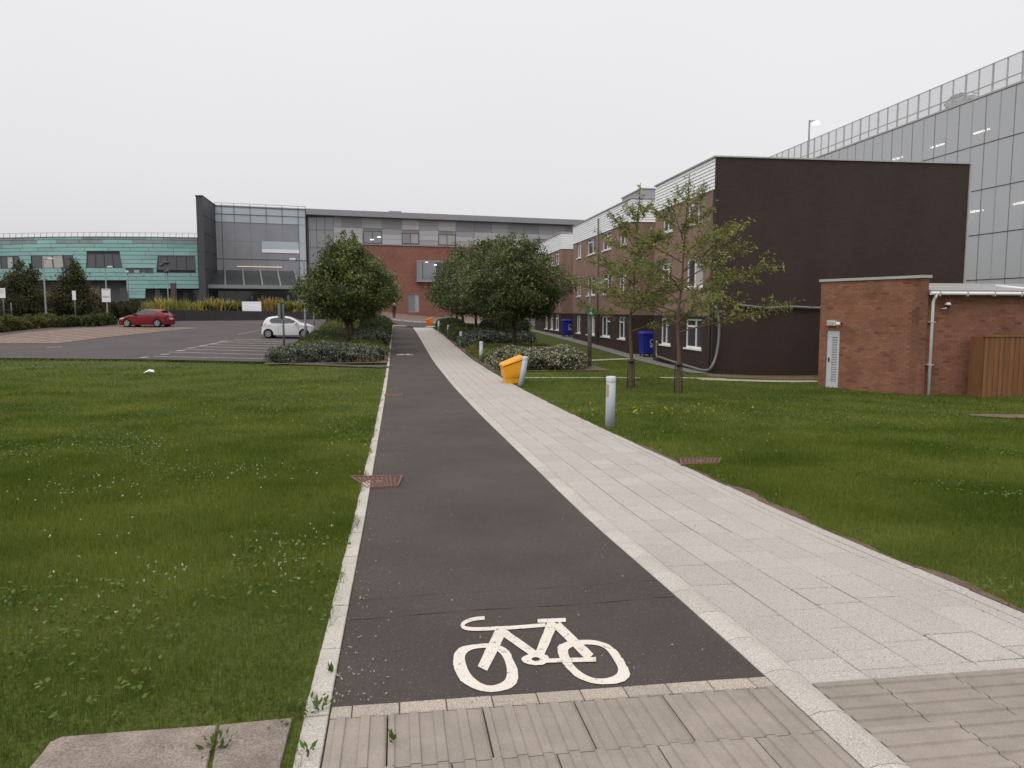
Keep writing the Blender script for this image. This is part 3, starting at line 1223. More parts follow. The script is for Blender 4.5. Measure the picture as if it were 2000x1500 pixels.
def paint_poly(mb_, pts, mname, dz=0.05):
    mb_.face([(x, y, gz(x, y) + dz) for x, y in pts], mname)


def paint_line(name, a, b, w, mname, dz=0.05, parent=None, n=6):
    mb_ = MB()
    d = Vector((b[0] - a[0], b[1] - a[1]))
    nrm = Vector((-d.y, d.x)).normalized() * w / 2
    for i in range(n):
        q = []
        for t, s in ((i / n, -1), ((i + 1) / n, -1), ((i + 1) / n, 1), (i / n, 1)):
            x, y = a[0] + d.x * t + nrm.x * s, a[1] + d.y * t + nrm.y * s
            q.append((x, y, gz(x, y) + dz))
        mb_.face(q, mname)
    return mb_.build(name, None, parent or carpark)


# white bay lines by the hedge
for (x0, y0, x1, y1) in ((300, 697.8, 528, 703), (330, 689.3, 540, 694.8), (358, 683.5, 545, 688.5), (382, 678.6, 552, 682.5), (402, 674.6, 560, 677.8),
                         (424, 670.6, 568, 673.6), (440, 667.4, 575, 669.6), (458, 664.2, 580, 666)):
    paint_line('bay_line', G(x0, y0), G(x1, y1), 0.11, 'road_paint')
for (x, y, k) in ((282, 700, 1), (322, 694, 1), (353, 686.5, 1), (375, 681, 1), (397, 676.6, 1), (418, 672.6, 1), (436, 668.4, 1)):
    a, b = G(x - 8, y + 0.8), G(x + 8, y - 0.8)
    paint_line('bay_mark', a, b, 0.22, 'road_paint', 0.055)
paint_line('bay_line', G(516, 703.5), G(531, 698), 0.16, 'cream_paint')
paint_line('bay_line', G(464, 655), G(508, 646), 0.12, 'cream_paint')
paint_line('bay_line', G(92, 680), G(122, 679), 0.12, 'road_paint')
# brick-paved bays on the left with cream lines
bp = MB()
bay_far = [G(-260, 655), G(0, 657), G(60, 649), G(140, 642.5), G(240, 638.5), G(330, 638.6), G(384, 641)]
bay_near = [G(-260, 672), G(0, 671.5), G(110, 671.5), G(200, 660), G(240, 656), G(330, 646.5), G(388, 641.3)]
for i in range(len(bay_far) - 1):
    n = 6
    for j in range(n):
        q = []
        for (k, t) in ((i, j / n), (i + 1, j / n), (i + 1, (j + 1) / n), (i, (j + 1) / n)):
            x = bay_near[k][0] * (1 - t) + bay_far[k][0] * t
            y = bay_near[k][1] * (1 - t) + bay_far[k][1] * t
            q.append((x, y, gz(x, y) + 0.04))
        bp.face(q, 'brick_paving')
bp.build('brick_bays', None, carpark)
for i in range(len(bay_near) - 1): paint_line('bay_edge_line', bay_near[i], bay_near[i + 1], 0.13, 'cream_paint', 0.05, n=4)
for k in range(15):
    x = 20 + 24 * k
    yn = float(np.interp(x, [0, 110, 200, 240, 330, 388], [671.5, 671.5, 660, 656, 646.5, 641.3]))
    yf = float(np.interp(x - 110, [-260, 0, 60, 140, 240, 330], [655, 657, 649, 642.5, 638.5, 638.6]))
    paint_line('bay_line', G(x, yn - .5), G(x - 95, max(yf + 1, yn - 11)), 0.11, 'cream_paint', 0.052)
for k in range(6):
    x = 60 + 45 * k
    yn = float(np.interp(x, [0, 110, 200, 240, 330, 388], [667, 665, 657, 653, 645, 641.3]))
    paint_line('bay_cross_line', G(x - 30, yn), G(x + 34, yn - 3.2), 0.1, 'cream_paint', 0.053)
# zebra stripes behind the red car
for k in range(5):
    paint_line('zebra_stripe', G(206 + k, 617 + k * 4.2), G(252 + k * 2, 617 + k * 4.2), 0.5, 'road_paint', 0.06)
paint_line('edge_line', G(330, 627.5), G(520, 632), 0.12, 'cream_paint', 0.055)

# far kerb and pavement across the road at the end of the path
ka, kb = G(735, 622.5), G(1000, 632)
mb = MB()
n = 30
a, b = Vector((ka[0], ka[1])), Vector((kb[0], kb[1]))
a = a - (b - a) * 1.2
d = b - a
nr = Vector((-d.y, d.x)).normalized()
for i in range(n):
    c8 = []
    for dz in (0.04, 0.17):
        for t, w in ((i / n + 0.001, 0), ((i + 1) / n - 0.001, 0), ((i + 1) / n - 0.001, 0.3), (i / n + 0.001, 0.3)):
            p = a + d * t + nr * w
            c8.append((p.x, p.y, gz(p.x, p.y) + dz))
    mb.hexa(c8, 'granite_kerb')
mb.build('far_kerb', None, None, 'structure')
mb = MB()
for i in range(n):
    q = []
    for t, w in ((i / n, 0.3), ((i + 1) / n, 0.3), ((i + 1) / n, 12), (i / n, 12)):
        p = a + d * t + nr * w
        q.append((p.x, p.y, gz(p.x, p.y) + (0.165 if w < 1 else 0.2)))
    mb.face(q, 'brick_paving')
mb.build('far_pavement', None, None, 'structure')
# pale crossing slabs at the end of the path
mb = MB()
for (u0, u1, v0, v1) in ((0, 1.98, 77.2, 78.6), (1.98, 5.2, 77.2, 79.4)):
    for i in range(4):
        q = []
        for (u, v) in ((u0 + (u1 - u0) * i / 4, v0), (u0 + (u1 - u0) * (i + 1) / 4, v0), (u0 + (u1 - u0) * (i + 1) / 4, v1), (u0 + (u1 - u0) * i / 4, v1)):
            x, y = UV(u, v)
            q.append((x, y, gz(x, y) + 0.06))
        mb.face(q, 'pale_path')
mb.build('crossing_paving', None, None, 'structure')

# ------------------------------------------------------------------ building helpers
def holed(mb_, a0, a1, z0, z1, holes, mp, mname, depth=0.12, rev=None, flip=False):
    """a wall face with real openings; holes (a0,a1,z0,z1); mp(a,z,d) -> point, d inwards"""
    A = sorted(set([a0, a1] + [h[0] for h in holes] + [h[1] for h in holes]))
    Z = sorted(set([z0, z1] + [h[2] for h in holes] + [h[3] for h in holes]))
    A = [a for a in A if a0 <= a <= a1]
    Z = [z for z in Z if z0 <= z <= z1]
    fl = (lambda q: q[::-1]) if flip else (lambda q: q)
    for i in range(len(A) - 1):
        for j in range(len(Z) - 1):
            ca, cz = (A[i] + A[i + 1]) / 2, (Z[j] + Z[j + 1]) / 2
            if any(h[0] < ca < h[1] and h[2] < cz < h[3] for h in holes): continue
            mb_.face(fl([mp(A[i], Z[j], 0), mp(A[i + 1], Z[j], 0), mp(A[i + 1], Z[j + 1], 0), mp(A[i], Z[j + 1], 0)]), mname)
    for (b0, b1, y0, y1) in holes:
        for (p, q) in (((b0, y0), (b1, y0)), ((b1, y0), (b1, y1)), ((b1, y1), (b0, y1)), ((b0, y1), (b0, y0))):
            mb_.face(fl([mp(q[0], q[1], 0), mp(p[0], p[1], 0), mp(p[0], p[1], depth), mp(q[0], q[1], depth)]), rev or mname)


def mbox(mb_, mp, a0, a1, z0, z1, d0, d1, mname):
    """a box in facade coordinates"""
    mb_.hexa([mp(a0, z0, d0), mp(a1, z0, d0), mp(a1, z0, d1), mp(a0, z0, d1), mp(a0, z1, d0), mp(a1, z1, d0), mp(a1, z1, d1), mp(a0, z1, d1)], mname)


def window(parent, mp, a0, a1, z0, z1, d=0.06, frame='white_plastic', glass='glass_dark', mull=(0.5,), trans=(), fw=0.06, sill=True, blind=None, name='window', sillmat=None):
    f = MB()
    for (p0, p1, q0, q1) in ((a0, a1, z0, z0 + fw), (a0, a1, z1 - fw, z1), (a0, a0 + fw, z0 + fw, z1 - fw), (a1 - fw, a1, z0 + fw, z1 - fw)):
        mbox(f, mp, p0, p1, q0, q1, d, d + 0.06, frame)
    for t in mull:
        c = a0 + (a1 - a0) * t
        mbox(f, mp, c - fw * 0.55, c + fw * 0.55, z0 + fw, z1 - fw, d - 0.003, d + 0.057, frame)
    for (t0, t1, h) in trans:
        mbox(f, mp, a0 + (a1 - a0) * t0 + fw, a0 + (a1 - a0) * t1 - fw * 0.5, z0 + (z1 - z0) * h - fw / 2, z0 + (z1 - z0) * h + fw / 2, d - 0.006, d + 0.054, frame)
    w = f.build(name, None, parent)
    cuts = [0.0] + sorted(mull) + [1.0]
    for i in range(len(cuts) - 1):
        g = MB()
        p0 = a0 + (a1 - a0) * cuts[i] + fw * (1 if i == 0 else 0.55)
        p1 = a0 + (a1 - a0) * cuts[i + 1] - fw * (1 if i == len(cuts) - 2 else 0.55)
        g.face([mp(p0, z0 + fw, d + 0.03), mp(p1, z0 + fw, d + 0.03), mp(p1, z1 - fw, d + 0.03), mp(p0, z1 - fw, d + 0.03)], glass if not (blind and i in blind) else 'blind')
        g.build('pane', None, w)
    if sill:
        s = MB()
        mbox(s, mp, a0 - 0.05, a1 + 0.05, z0 - 0.07, z0 - 0.002, -0.06, d + 0.02, sillmat or frame)
        s.build('sill', None, w)
    return w


def xf(o, ex, ey):
    """facade frame: origin o=(x,y), a along ex, d inwards along ey, in world coordinates"""
    return lambda a, z, d: (o[0] + ex[0] * a + ey[0] * d, o[1] + ex[1] * a + ey[1] * d, z)


# ------------------------------------------------------------------ brown three-storey block
BX, BY = P(1389, 725, 29.8).x, 29.8
B_ROT = math.atan(0.139)
BZ = gz(BX, BY) - 0.12
bb = thing('brown_block', 'three-storey brown block with white boarded parapet and blank dark gable', 'building', (BX, BY, BZ), B_ROT)
HB = P(1390, 304, 29.8).z - BZ
BAND = P(1389, 369, 29.8).z - BZ
DARK = P(1385, 619, 30.0).z - BZ
mpL = lambda a, z, d: (d, a, z)              # left facade: a goes away from the camera


def yl(px, py):
    """distance along the left facade for a photo pixel"""
    rx = ray(px, py)[0]
    c_, s_ = math.cos(B_ROT), math.sin(B_ROT)
    return (BX - rx * BY) / (rx * c_ + s_)


blocks = [(0.0, yl(1281, 380)), (yl(1233.5, 400), yl(1119.7, 455)), (yl(1097, 460), 41.0)]
wins = {0: [(yl(1376, 405), yl(1343, 405)), (yl(1314, 425), yl(1294, 425))],
        1: [(yl(1224, 450), yl(1210, 450)), (yl(1194, 460), yl(1176.5, 460)), (yl(1163, 480), yl(1147, 480)), (yl(1135, 485), yl(1127, 485))],
        2: [(yl(1092, 500), yl(1085, 500)), (yl(1081, 500), yl(1075, 500)), (yl(1070, 500), yl(1065, 500))]}
zw = lambda py: P(1360, py, 31.5).z - BZ
levels = [(zw(681), min(zw(622.5), DARK - 0.05)), (zw(561), zw(502)), (zw(435), BAND - 0.006)]
BW = 10.58
for bi, (y0, y1) in enumerate(blocks):
    holes = [(a0, a1, z0, z1) for (a0, a1) in wins[bi] for (z0, z1) in levels]
    w = MB()
    hl = [(a, b, c, min(d, DARK)) for a, b, c, d in holes if c < DARK]
    holed(w, y0, y1, 0, DARK, hl, mpL, 'dark_brown', 0.14, flip=True)
    holed(w, y0, y1, DARK, BAND, [h for h in holes if h[2] > DARK], mpL, 'brown_panel', 0.14, flip=True)
    # end faces (the gable of the near block is all dark)
    ztop = BAND
    if bi == 0:
        w.face([(0, y0, 0), (BW, y0, 0), (BW, y0, HB - 0.06), (0, y0, HB - 0.06)], 'dark_brown')
    else:
        w.face([(0, y0, 0), (BW, y0, 0), (BW, y0, DARK), (0, y0, DARK)], 'dark_brown')
        w.face([(0, y0, DARK), (BW, y0, DARK), (BW, y0, ztop), (0, y0, ztop)], 'brown_panel')
    w.face([(BW, y1, 0), (0, y1, 0), (0, y1, ztop), (BW, y1, ztop)], 'brown_panel')
    w.face([(BW, y0, 0), (BW, y1, 0), (BW, y1, HB - 0.06), (BW, y0, HB - 0.06)], 'dark_brown')
    wall = w.build('wall', None, bb)
    # dark rooms behind the glass
    it = MB()
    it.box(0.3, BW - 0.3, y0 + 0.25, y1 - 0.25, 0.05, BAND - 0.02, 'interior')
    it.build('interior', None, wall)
    lip = MB()
    lip.box(-0.03, 0.03, y0 - 0.0 if bi else y0 + 0.0, y1, DARK - 0.035, DARK + 0.035, 'charcoal')
    lip.build('storey_line', None, wall)
    # white parapet boards, each a piece
    n = 9
    h = (HB - 0.05 - BAND) / n
    for k in range(n):
        z0, z1 = BAND + k * h, BAND + (k + 1) * h
        b = MB()
        ys = y0 + (0.02 if bi == 0 else -0.035)
        b.hexa([(-0.042, ys, z0), (0.03, ys, z0), (0.03, y1, z0), (-0.042, y1, z0), (-0.012, ys, z1 - 0.004), (0.03, ys, z1 - 0.004), (0.03, y1, z1 - 0.004), (-0.012, y1, z1 - 0.004)], 'white_board')
        b.build('parapet_board', None, bb)
        if bi:
            b = MB()
            b.hexa([(0.035, y0 - 0.042, z0), (BW, y0 - 0.042, z0), (BW, y0 + 0.03, z0), (0.035, y0 + 0.03, z0), (0.035, y0 - 0.012, z1 - 0.004), (BW, y0 - 0.012, z1 - 0.004), (BW, y0 + 0.03, z1 - 0.004), (0.035, y0 + 0.03, z1 - 0.004)], 'white_board')
            b.build('parapet_board', None, bb)
    r = MB()
    r.box(-0.09, BW + 0.05, y0 - (0.05 if bi == 0 else 0.09), y1 + 0.05, HB - 0.05, HB, 'trim_grey')
    roof = r.build('roof', None, bb)
    if bi == 1:
        r = MB()
        r.box(0.75, 4.2, y0 + 0.8, y0 + 4.4, HB, HB + 0.58, 'plant_grey')
        r.box(0.7, 4.3, y0 + 0.75, y0 + 4.5, HB + 0.58, HB + 0.63, 'plant_grey')
        r.build('plant_room', None, roof)
    for wi, (a0, a1) in enumerate(wins[bi]):
        for li, (z0, z1) in enumerate(levels):
            mull = (0.42,) if (wi + li) % 2 == 0 else (0.55,)
            tr = ((mull[0], 1.0, 0.74),) if (wi + li) % 2 == 0 else ((0.0, mull[0], 0.74),)
            bl = None
            if (wi * 3 + li) % 5 == 1: bl = [0]
            window(bb, mpL, a0 + 0.004, a1 - 0.004, z0 + 0.004, z1 - 0.004, 0.07, mull=mull, trans=tr, fw=0.075, blind=bl)
# recessed links between the blocks
for (y0, y1) in ((blocks[0][1], blocks[1][0]), (blocks[1][1], blocks[2][0])):
    l = MB()
    l.face([(2.6, y1, 0), (2.6, y0, 0), (2.6, y0, BAND), (2.6, y1, BAND)], 'dark_brown')
    l.face([(2.6, y0, BAND), (BW, y0, BAND), (BW, y1, BAND), (2.6, y1, BAND)], 'roof_grey')
    l.build('link_wall', None, bb)
dp = MB()
dp.tube([(-0.07, 17.75, HB - 0.3), (-0.07, 17.75, 0.1)], 0.045, 8, 'dark_post')
dp.build('downpipe', None, bb)
dp = MB()
dp.tube([(-0.06, 0.12, 0.05), (-0.06, 0.12, BAND)], 0.05, 8, 'pillar_brown')
dp.build('downpipe', None, bb)
# gable edge capping
gc = MB()
gc.bar((-0.02, -0.03, 0.0), (-0.02, -0.03, HB - 0.06), 0.05, 0.05, 'charcoal')
gc.build('corner_trim', None, bb)
gc = MB()
gc.bar((BW + 0.02, -0.02, 0.0), (BW + 0.02, -0.02, HB - 0.06), 0.08, 0.08, 'trim_grey')
gc.build('corner_trim', None, bb)


def BL(x, y, z):
    """point of the brown block frame in the world"""
    c, s = math.cos(B_ROT), math.sin(B_ROT)
    return Vector((BX + x * c - y * s, BY + x * s + y * c, BZ + z))


# pale service pipe that wanders round the corner of the block
hp = MB()
pts = [(-0.09, 6.3, 1.15), (-0.09, 6.3, 0.45), (-0.10, 5.8, 0.40), (-0.12, 3.5, 0.30), (-0.14, 1.2, 0.22), (-0.16, 0.3, 0.22), (-0.10, -0.14, 0.32), (0.10, -0.16, 0.75), (0.22, -0.13, 1.5), (0.2, -0.12, 2.2), (0.05, -0.12, 2.75)]
def smooth_pts(p, k=4):
    p = [Vector(q) for q in p]
    out = []
    for i in range(len(p) - 1):
        a, b, c, d = p[max(0, i - 1)], p[i], p[i + 1], p[min(len(p) - 1, i + 2)]
        for j in range(k):
            t = j / k
            out.append(0.5 * ((2 * b) + (c - a) * t + (2 * a - 5 * b + 4 * c - d) * t * t + (3 * b - a - 3 * c + d) * t ** 3))
    out.append(p[-1])
    return out


hp.tube([BL(*q) - Vector((BX, BY, BZ)) for q in smooth_pts(pts)], 0.055, 8, 'galv')
o = thing('service_pipe', 'pale grey pipe looping round the near corner of the brown block', 'pipe', (BX, BY, BZ))
hp.build('pipe_run', None, o)
hp = MB()
pts = [(0.95, -0.1, 2.78), (1.5, -0.1, 2.72), (2.2, -0.1, 2.66), (3.2, -0.1, 2.70), (4.2, -0.1, 2.66), (5.2, -0.1, 2.70), (6.2, -0.1, 2.68), (7.5, -0.1, 2.68)]
hp.tube([BL(*q) - BL(0.9, -0.1, 2.6) for q in smooth_pts(pts)], 0.055, 8, 'galv')
for x in (1.2, 2.6, 4.0, 5.4):
    hp.bar(BL(x, -0.16, 2.7) - BL(0.9, -0.1, 2.6), BL(x, 0.0, 2.7) - BL(0.9, -0.1, 2.6), 0.03, 0.03, 'galv')
o = thing('service_pipe', 'pale pipe running level across the dark gable to the brick shed', 'pipe', BL(0.9, -0.1, 2.6))
hp.build('pipe_run', None, o)
# concrete margin along the foot of the block
for (y0, y1) in ((-0.3, 41.0),):
    mb = MB()
    n = 20
    for i in range(n):
        q = []
        for (x, y) in ((-0.95, y0 + (y1 - y0) * i / n), (-0.02, y0 + (y1 - y0) * i / n), (-0.02, y0 + (y1 - y0) * (i + 1) / n), (-0.95, y0 + (y1 - y0) * (i + 1) / n)):
            p = BL(x, y, 0)
            q.append((p.x, p.y, gz(p.x, p.y) + 0.02))
        mb.face(q, 'concrete')
    mb.build('wall_margin_path', None, None, 'structure')
# floor of the recesses
mb = MB()
for (y0, y1) in ((blocks[0][1] + .02, blocks[1][0] - .02), (blocks[1][1] + .02, blocks[2][0] - .02)):
    q = []
    for (x, y) in ((-0.02, y0), (2.6, y0), (2.6, y1), (-0.02, y1)):
        p = BL(x, y, 0)
        q.append((p.x, p.y, gz(p.x, p.y) + 0.024))
    mb.face(q, 'concrete')
mb.build('recess_paving', None, None, 'structure')

# ------------------------------------------------------------------ glass-fronted car park
gp = thing('glazed_car_park', 'tall grey multi-storey car park clad in glass panels with open rooftop screen', 'building', (0, 0, 0))
GD = Vector((-0.139, 1.0)).normalized()
g0 = Vector((40.0 - 0.139 * 30, 30.0))
GN = Vector((GD.y, -GD.x))         # into the building (to the right)
mpG = lambda a, z, d: (g0.x + GD.x * a + GN.x * d, g0.y + GD.y * a + GN.y * d, z)
gys = lambda y: (y - 30.0) / GD.y
# storey lines from the photo at the right frame edge (y about 49.9 m)
Yr = 40.0 / (0.6667 / 1.0 + 0.139)
zr = [P(2000, py, 40.0 / (ray(2000, py)[0] + 0.139)).z for py in (95, 160, 258, 353, 447, 542, 637)]
m_step = 2.58
a_first = gys(51.6) - m_step * 9
cols = 26
back = MB()
for k in range(2, 7):
    z = zr[k - 1]
    mbox(back, mpG, a_first, a_first + cols * m_step, z - 0.45, z - 0.12, 0.35, 16, 'concrete')
mbox(back, mpG, a_first, a_first + cols * m_step, zr[6] - 0.5, zr[6] - 0.1, 0.35, 16, 'concrete')
mbox(back, mpG, a_first, a_first + cols * m_step, 0, zr[1] - 0.4, 16, 16.3, 'concrete')
mbox(back, mpG, a_first, a_first + cols * m_step, -1.0, zr[6] - 0.5, 0.4, 0.8, 'concrete')
back.build('floor_slabs', None, gp)
cm = MB()
for i in range(0, cols + 1, 3):
    a = a_first + i * m_step
    mbox(cm, mpG, a - 0.2, a + 0.2, -0.8, zr[1] - 0.5, 3.0, 3.4, 'concrete')
cm.build('column_row', None, gp, 'stuff')

# translucent screen panels
m = bpy.data.materials.new('screen_glass')
m.use_nodes = True
n = m.node_tree
b = n.nodes['Principled BSDF']
b.inputs['Base Color'].default_value = srgb(200, 202, 206)
b.inputs['Roughness'].default_value = 0.35
b.inputs['Specular IOR Level'].default_value = 0.4
tr = n.nodes.new('ShaderNodeBsdfTransparent')
mxs = n.nodes.new('ShaderNodeMixShader')
mxs.inputs[0].default_value = 0.80
n.links.new(tr.outputs[0], mxs.inputs[1])
n.links.new(b.outputs[0], mxs.inputs[2])
n.links.new(mxs.outputs[0], n.nodes['Material Output'].inputs['Surface'])
MATS['screen_glass'] = m
m2 = m.copy()
m2.name = 'rail_glass'
for nd in m2.node_tree.nodes:
    if nd.type == 'MIX_SHADER': nd.inputs[0].default_value = 0.30
    if nd.type == 'BSDF_PRINCIPLED': nd.inputs['Base Color'].default_value = srgb(196, 197, 200)
MATS['rail_glass'] = m2

seen_cols = range(0, cols)
for i in seen_cols:
    a0, a1 = a_first + i * m_step, a_first + (i + 1) * m_step
    for k in range(1, 6):
        if i > 16 and k > 2: continue
        p = MB()
        mbox(p, mpG, a0 + 0.02, a1 - 0.02, zr[k + 1] + 0.025, zr[k] - 0.025, 0.0, 0.03, 'screen_glass')
        o = p.build('glass_panel', None, gp)
        q = MB()
        c = (a0 + a1) / 2
        mbox(q, mpG, c - 0.035, c + 0.035, zr[k + 1] + 0.03, zr[k] - 0.03, -0.03, -0.002, 'trim_grey')
        q.build('mullion', None, o)
fr = MB()
for k in range(1, 7):
    mbox(fr, mpG, a_first, a_first + cols * m_step, zr[k] - 0.019, zr[k] + 0.019, -0.025, 0.1, 'charcoal')
for i in range(cols + 1):
    a = a_first + i * m_step
    mbox(fr, mpG, a - 0.019, a + 0.019, zr[6], zr[1] - 0.05, -0.02, 0.12, 'panel_gap')
fr.build('frame', None, gp)
# rooftop screen
for i in range(cols):
    a0, a1 = a_first + i * m_step, a_first + (i + 1) * m_step
    p = MB()
    mbox(p, mpG, a0 + 0.03, a1 - 0.03, zr[1] + 0.06, zr[0] - 0.05, 0.3, 0.32, 'rail_glass')
    s = p.build('screen_pane', None, gp)
    q = MB()
    mbox(q, mpG, a0 - 0.05, a0 + 0.05, zr[1] + 0.02, zr[0], 0.33, 0.43, 'trim_grey')
    mbox(q, mpG, a0 + m_step / 2 - 0.035, a0 + m_step / 2 + 0.035, zr[1] + 0.02, zr[0], 0.33, 0.41, 'trim_grey')
    q.build('screen_post', None, gp)
q = MB()
A1 = a_first + cols * m_step
mbox(q, mpG, a_first, A1, zr[0] - 0.03, zr[0] + 0.03, 0.28, 0.329, 'trim_grey')
mbox(q, mpG, a_first, A1, zr[1] + 0.8, zr[1] + 0.87, 0.44, 0.5, 'trim_grey')
mbox(q, mpG, a_first, A1, zr[1] + 0.03, zr[1] + 0.25, 0.25, 0.44, 'trim_grey')
mbox(q, mpG, a_first, A1, zr[1] - 0.3, zr[1] - 0.025, 0.2, 16, 'concrete')
q.build('top_rail', None, gp)
# lit fluorescent tubes on the deck ceilings
for (px, py, k, d) in ((1917, 257, 1, 0.9), (1831, 285, 1, 0.9), (1752, 310, 1, 0.9), (1905, 413, 3, 1.0), (1997, 396, 3, 1.0)):
    y = 40.0 / ((px - 1000) / 1500 / 1.0 + 0.139)
    for _ in range(3):
        pt = P(px, py, y + 1.2)
    rx, rz = ray(px, py)
    # intersect the ray with the plane 0.8 m behind the glass
    den = rx * GN.x + GN.y
    yy = ((g0.x * GN.x + g0.y * GN.y) + 0.8) / den
    pt = Vector((rx * yy, yy, CAMZ + rz * yy))
    t = MB()
    dv = Vector((GD.x, GD.y, 0)) * 0.75
    t.tube([pt - dv, pt + dv], 0.06, 8, 'tube_lit')
    l = t.build('ceiling_tube', None, gp)
    t = MB()
    up = Vector((0, 0, 0.11))
    t.bar(pt - dv + up, pt + dv + up, 0.16, 0.08, 'white_plastic')
    t.build('tube_housing', None, l)
    for zc in zr[1:]:
        pass
    zc = min([z for z in zr[1:] if z - 0.4 > pt.z] or [pt.z + 1])
    t = MB()
    t.bar(pt + up, Vector((pt.x, pt.y, max(pt.z + 0.2, zc - 0.4))), 0.03, 0.03, 'galv', up=(1, 0, 0))
    t.build('hanger', None, l)


# ------------------------------------------------------------------ brick shed with lower wing
def brick_face(mb_, tints, mp, a0, a1, z0, z1, holes, rngb, dark=lambda a, z: 0.0):
    bw, bh, g = 0.225, 0.075, 0.010
    nrow = int((z1 - z0) / bh)
    for r in range(nrow):
        za, zb = z0 + r * bh + g / 2, z0 + (r + 1) * bh - g / 2
        a = a0 - (bw / 2 if r % 2 else 0)
        while a < a1 - 0.02:
            p, q = max(a + g / 2, a0), min(a + bw - g / 2, a1)
            a += bw
            if q - p < 0.03: continue
            if any(p < h[1] and q > h[0] and za < h[3] and zb > h[2] for h in holes):
                cl = [h for h in holes if p < h[1] and q > h[0] and za < h[3] and zb > h[2]][0]
                if p < cl[0] - 0.03: q = cl[0]
                elif q > cl[1] + 0.03: p = cl[1]
                else: continue
            k = len(mb_.v)
            pr = -0.006 + rngb.uniform(-0.002, 0.002)
            mb_.v += [mp(p, za, 0.004), mp(q, za, 0.004), mp(q, zb, 0.004), mp(p, zb, 0.004), mp(p, za, pr), mp(q, za, pr), mp(q, zb, pr), mp(p, zb, pr)]
            for f in ((4, 5, 6, 7), (0, 1, 5, 4), (1, 2, 6, 5), (2, 3, 7, 6), (3, 0, 4, 7)):
                mb_.f.append(tuple(k + i for i in f))
                mb_.m.append(0)
                mb_.smooth.append(False)
            t = rngb.gauss(1.0, 0.07)
            if rngb.random() < 0.05: t *= 0.7
            t *= 1 - dark((p + q) / 2, za)
            tints += [(t, t * rngb.uniform(0.92, 1.06), t * rngb.uniform(0.9, 1.1), 1)] * 8


def tinted(mb_, tints, name, mname, parent):
    o = mb_.build(name, mname, parent, 'stuff')
    at = o.data.color_attributes.new('tint', 'FLOAT_COLOR', 'POINT')
    at.data.foreach_set('color', np.array(tints, dtype=np.float32).ravel())
    return o


SA = P(1597, 757, 25.6)
SB = P(1787, 779, 22.45)
SZ = gz(SB.x, SB.y) - 0.05
shed = thing('brick_shed', 'red brick plant room with louvred grey door and flat parapet', 'building', (SB.x, SB.y, SZ))
ea = Vector((SA.x - SB.x, SA.y - SB.y))
LA = ea.length
ea = ea / LA
na = Vector((-ea.y, ea.x)) if False else Vector((ea.y, -ea.x))      # inwards, to the right
HS = P(1787, 537.5, 22.45).z - SZ
mpA = lambda a, z, d: (ea.x * a + na.x * d, ea.y * a + na.y * d, z)      # left face, a from the near corner
door_a = lambda px: (lambda t: t)(0)
def a_at(px):
    """distance along the left face for a photo column"""
    k = (px - 1000) / 1500 / 1.0
    # solve (SB + ea a).x = k' * y
    rx = ray(px, 700)[0]
    return (rx * SB.y - SB.x) / (ea.x - rx * ea.y)


d0, d1 = a_at(1638.5), a_at(1613)
zd = gz(SA.x, SA.y) - SZ
dz0, dz1 = P(1626, 757, 25.2).z - SZ, P(1626, 645, 25.2).z - SZ
hole = [(d0, d1, dz0, dz1)]
w = MB()
holed(w, 0, LA, -0.2, HS - 0.08, hole, mpA, 'mortar', 0.1, flip=True)
RX = 0.27                                        # short return face towards the wing
eb = Vector((0.985, 0.17)).normalized()
nb = Vector((-eb.y, eb.x))
mpB = lambda a, z, d: (eb.x * a + nb.x * d, eb.y * a + nb.y * d, z)
w.face([mpB(0, -0.2, 0), mpB(RX, -0.2, 0), mpB(RX, HS - 0.08, 0), mpB(0, HS - 0.08, 0)], 'mortar')
w.face([mpB(RX, -0.2, 0), mpB(RX, -0.2, 4), mpB(RX, HS - 0.08, 4), mpB(RX, HS - 0.08, 0)], 'brick' if False else 'mortar')
p1, p2 = Vector(mpA(LA, 0, 0)), Vector(mpB(RX, 0, 4))
w.face([(p1.x, p1.y, -0.2), (p1.x, p1.y, HS - 0.08), (p1.x + 2.5, p1.y + 0.4, HS - 0.08), (p1.x + 2.5, p1.y + 0.4, -0.2)], 'mortar')
wl = w.build('wall', None, shed)
rngb = random.Random(11)
bm_, tn = MB(), []
stain = lambda a, z: 0.28 * math.exp(-((a - 0.12) / 0.16) ** 2) + (0.16 if math.sin(a * 3.1 + z * 2.0) * math.sin(a * 1.7 - z * 3.3) > 0.45 else 0)
brick_face(bm_, tn, mpA, 0.0, LA, -0.2, HS - 0.09, hole, rngb, stain)
for f in range(len(bm_.f)): bm_.f[f] = bm_.f[f][::-1]
brick_face(bm_, tn, mpB, 0.0, RX, -0.2, HS - 0.09, [], rngb, lambda a, z: 0.25 if z > 1 else 0.1)
tinted(bm_, tn, 'bricks', 'brick', wl)
c = MB()
mbox(c, mpA, -0.05, LA + 0.05, HS - 0.08, HS, -0.06, 0.35, 'trim_grey')
mbox(c, mpB, -0.05, RX + 0.05, HS - 0.075, HS + 0.005, -0.06, 2.5, 'trim_grey')
c.build('coping', None, shed)
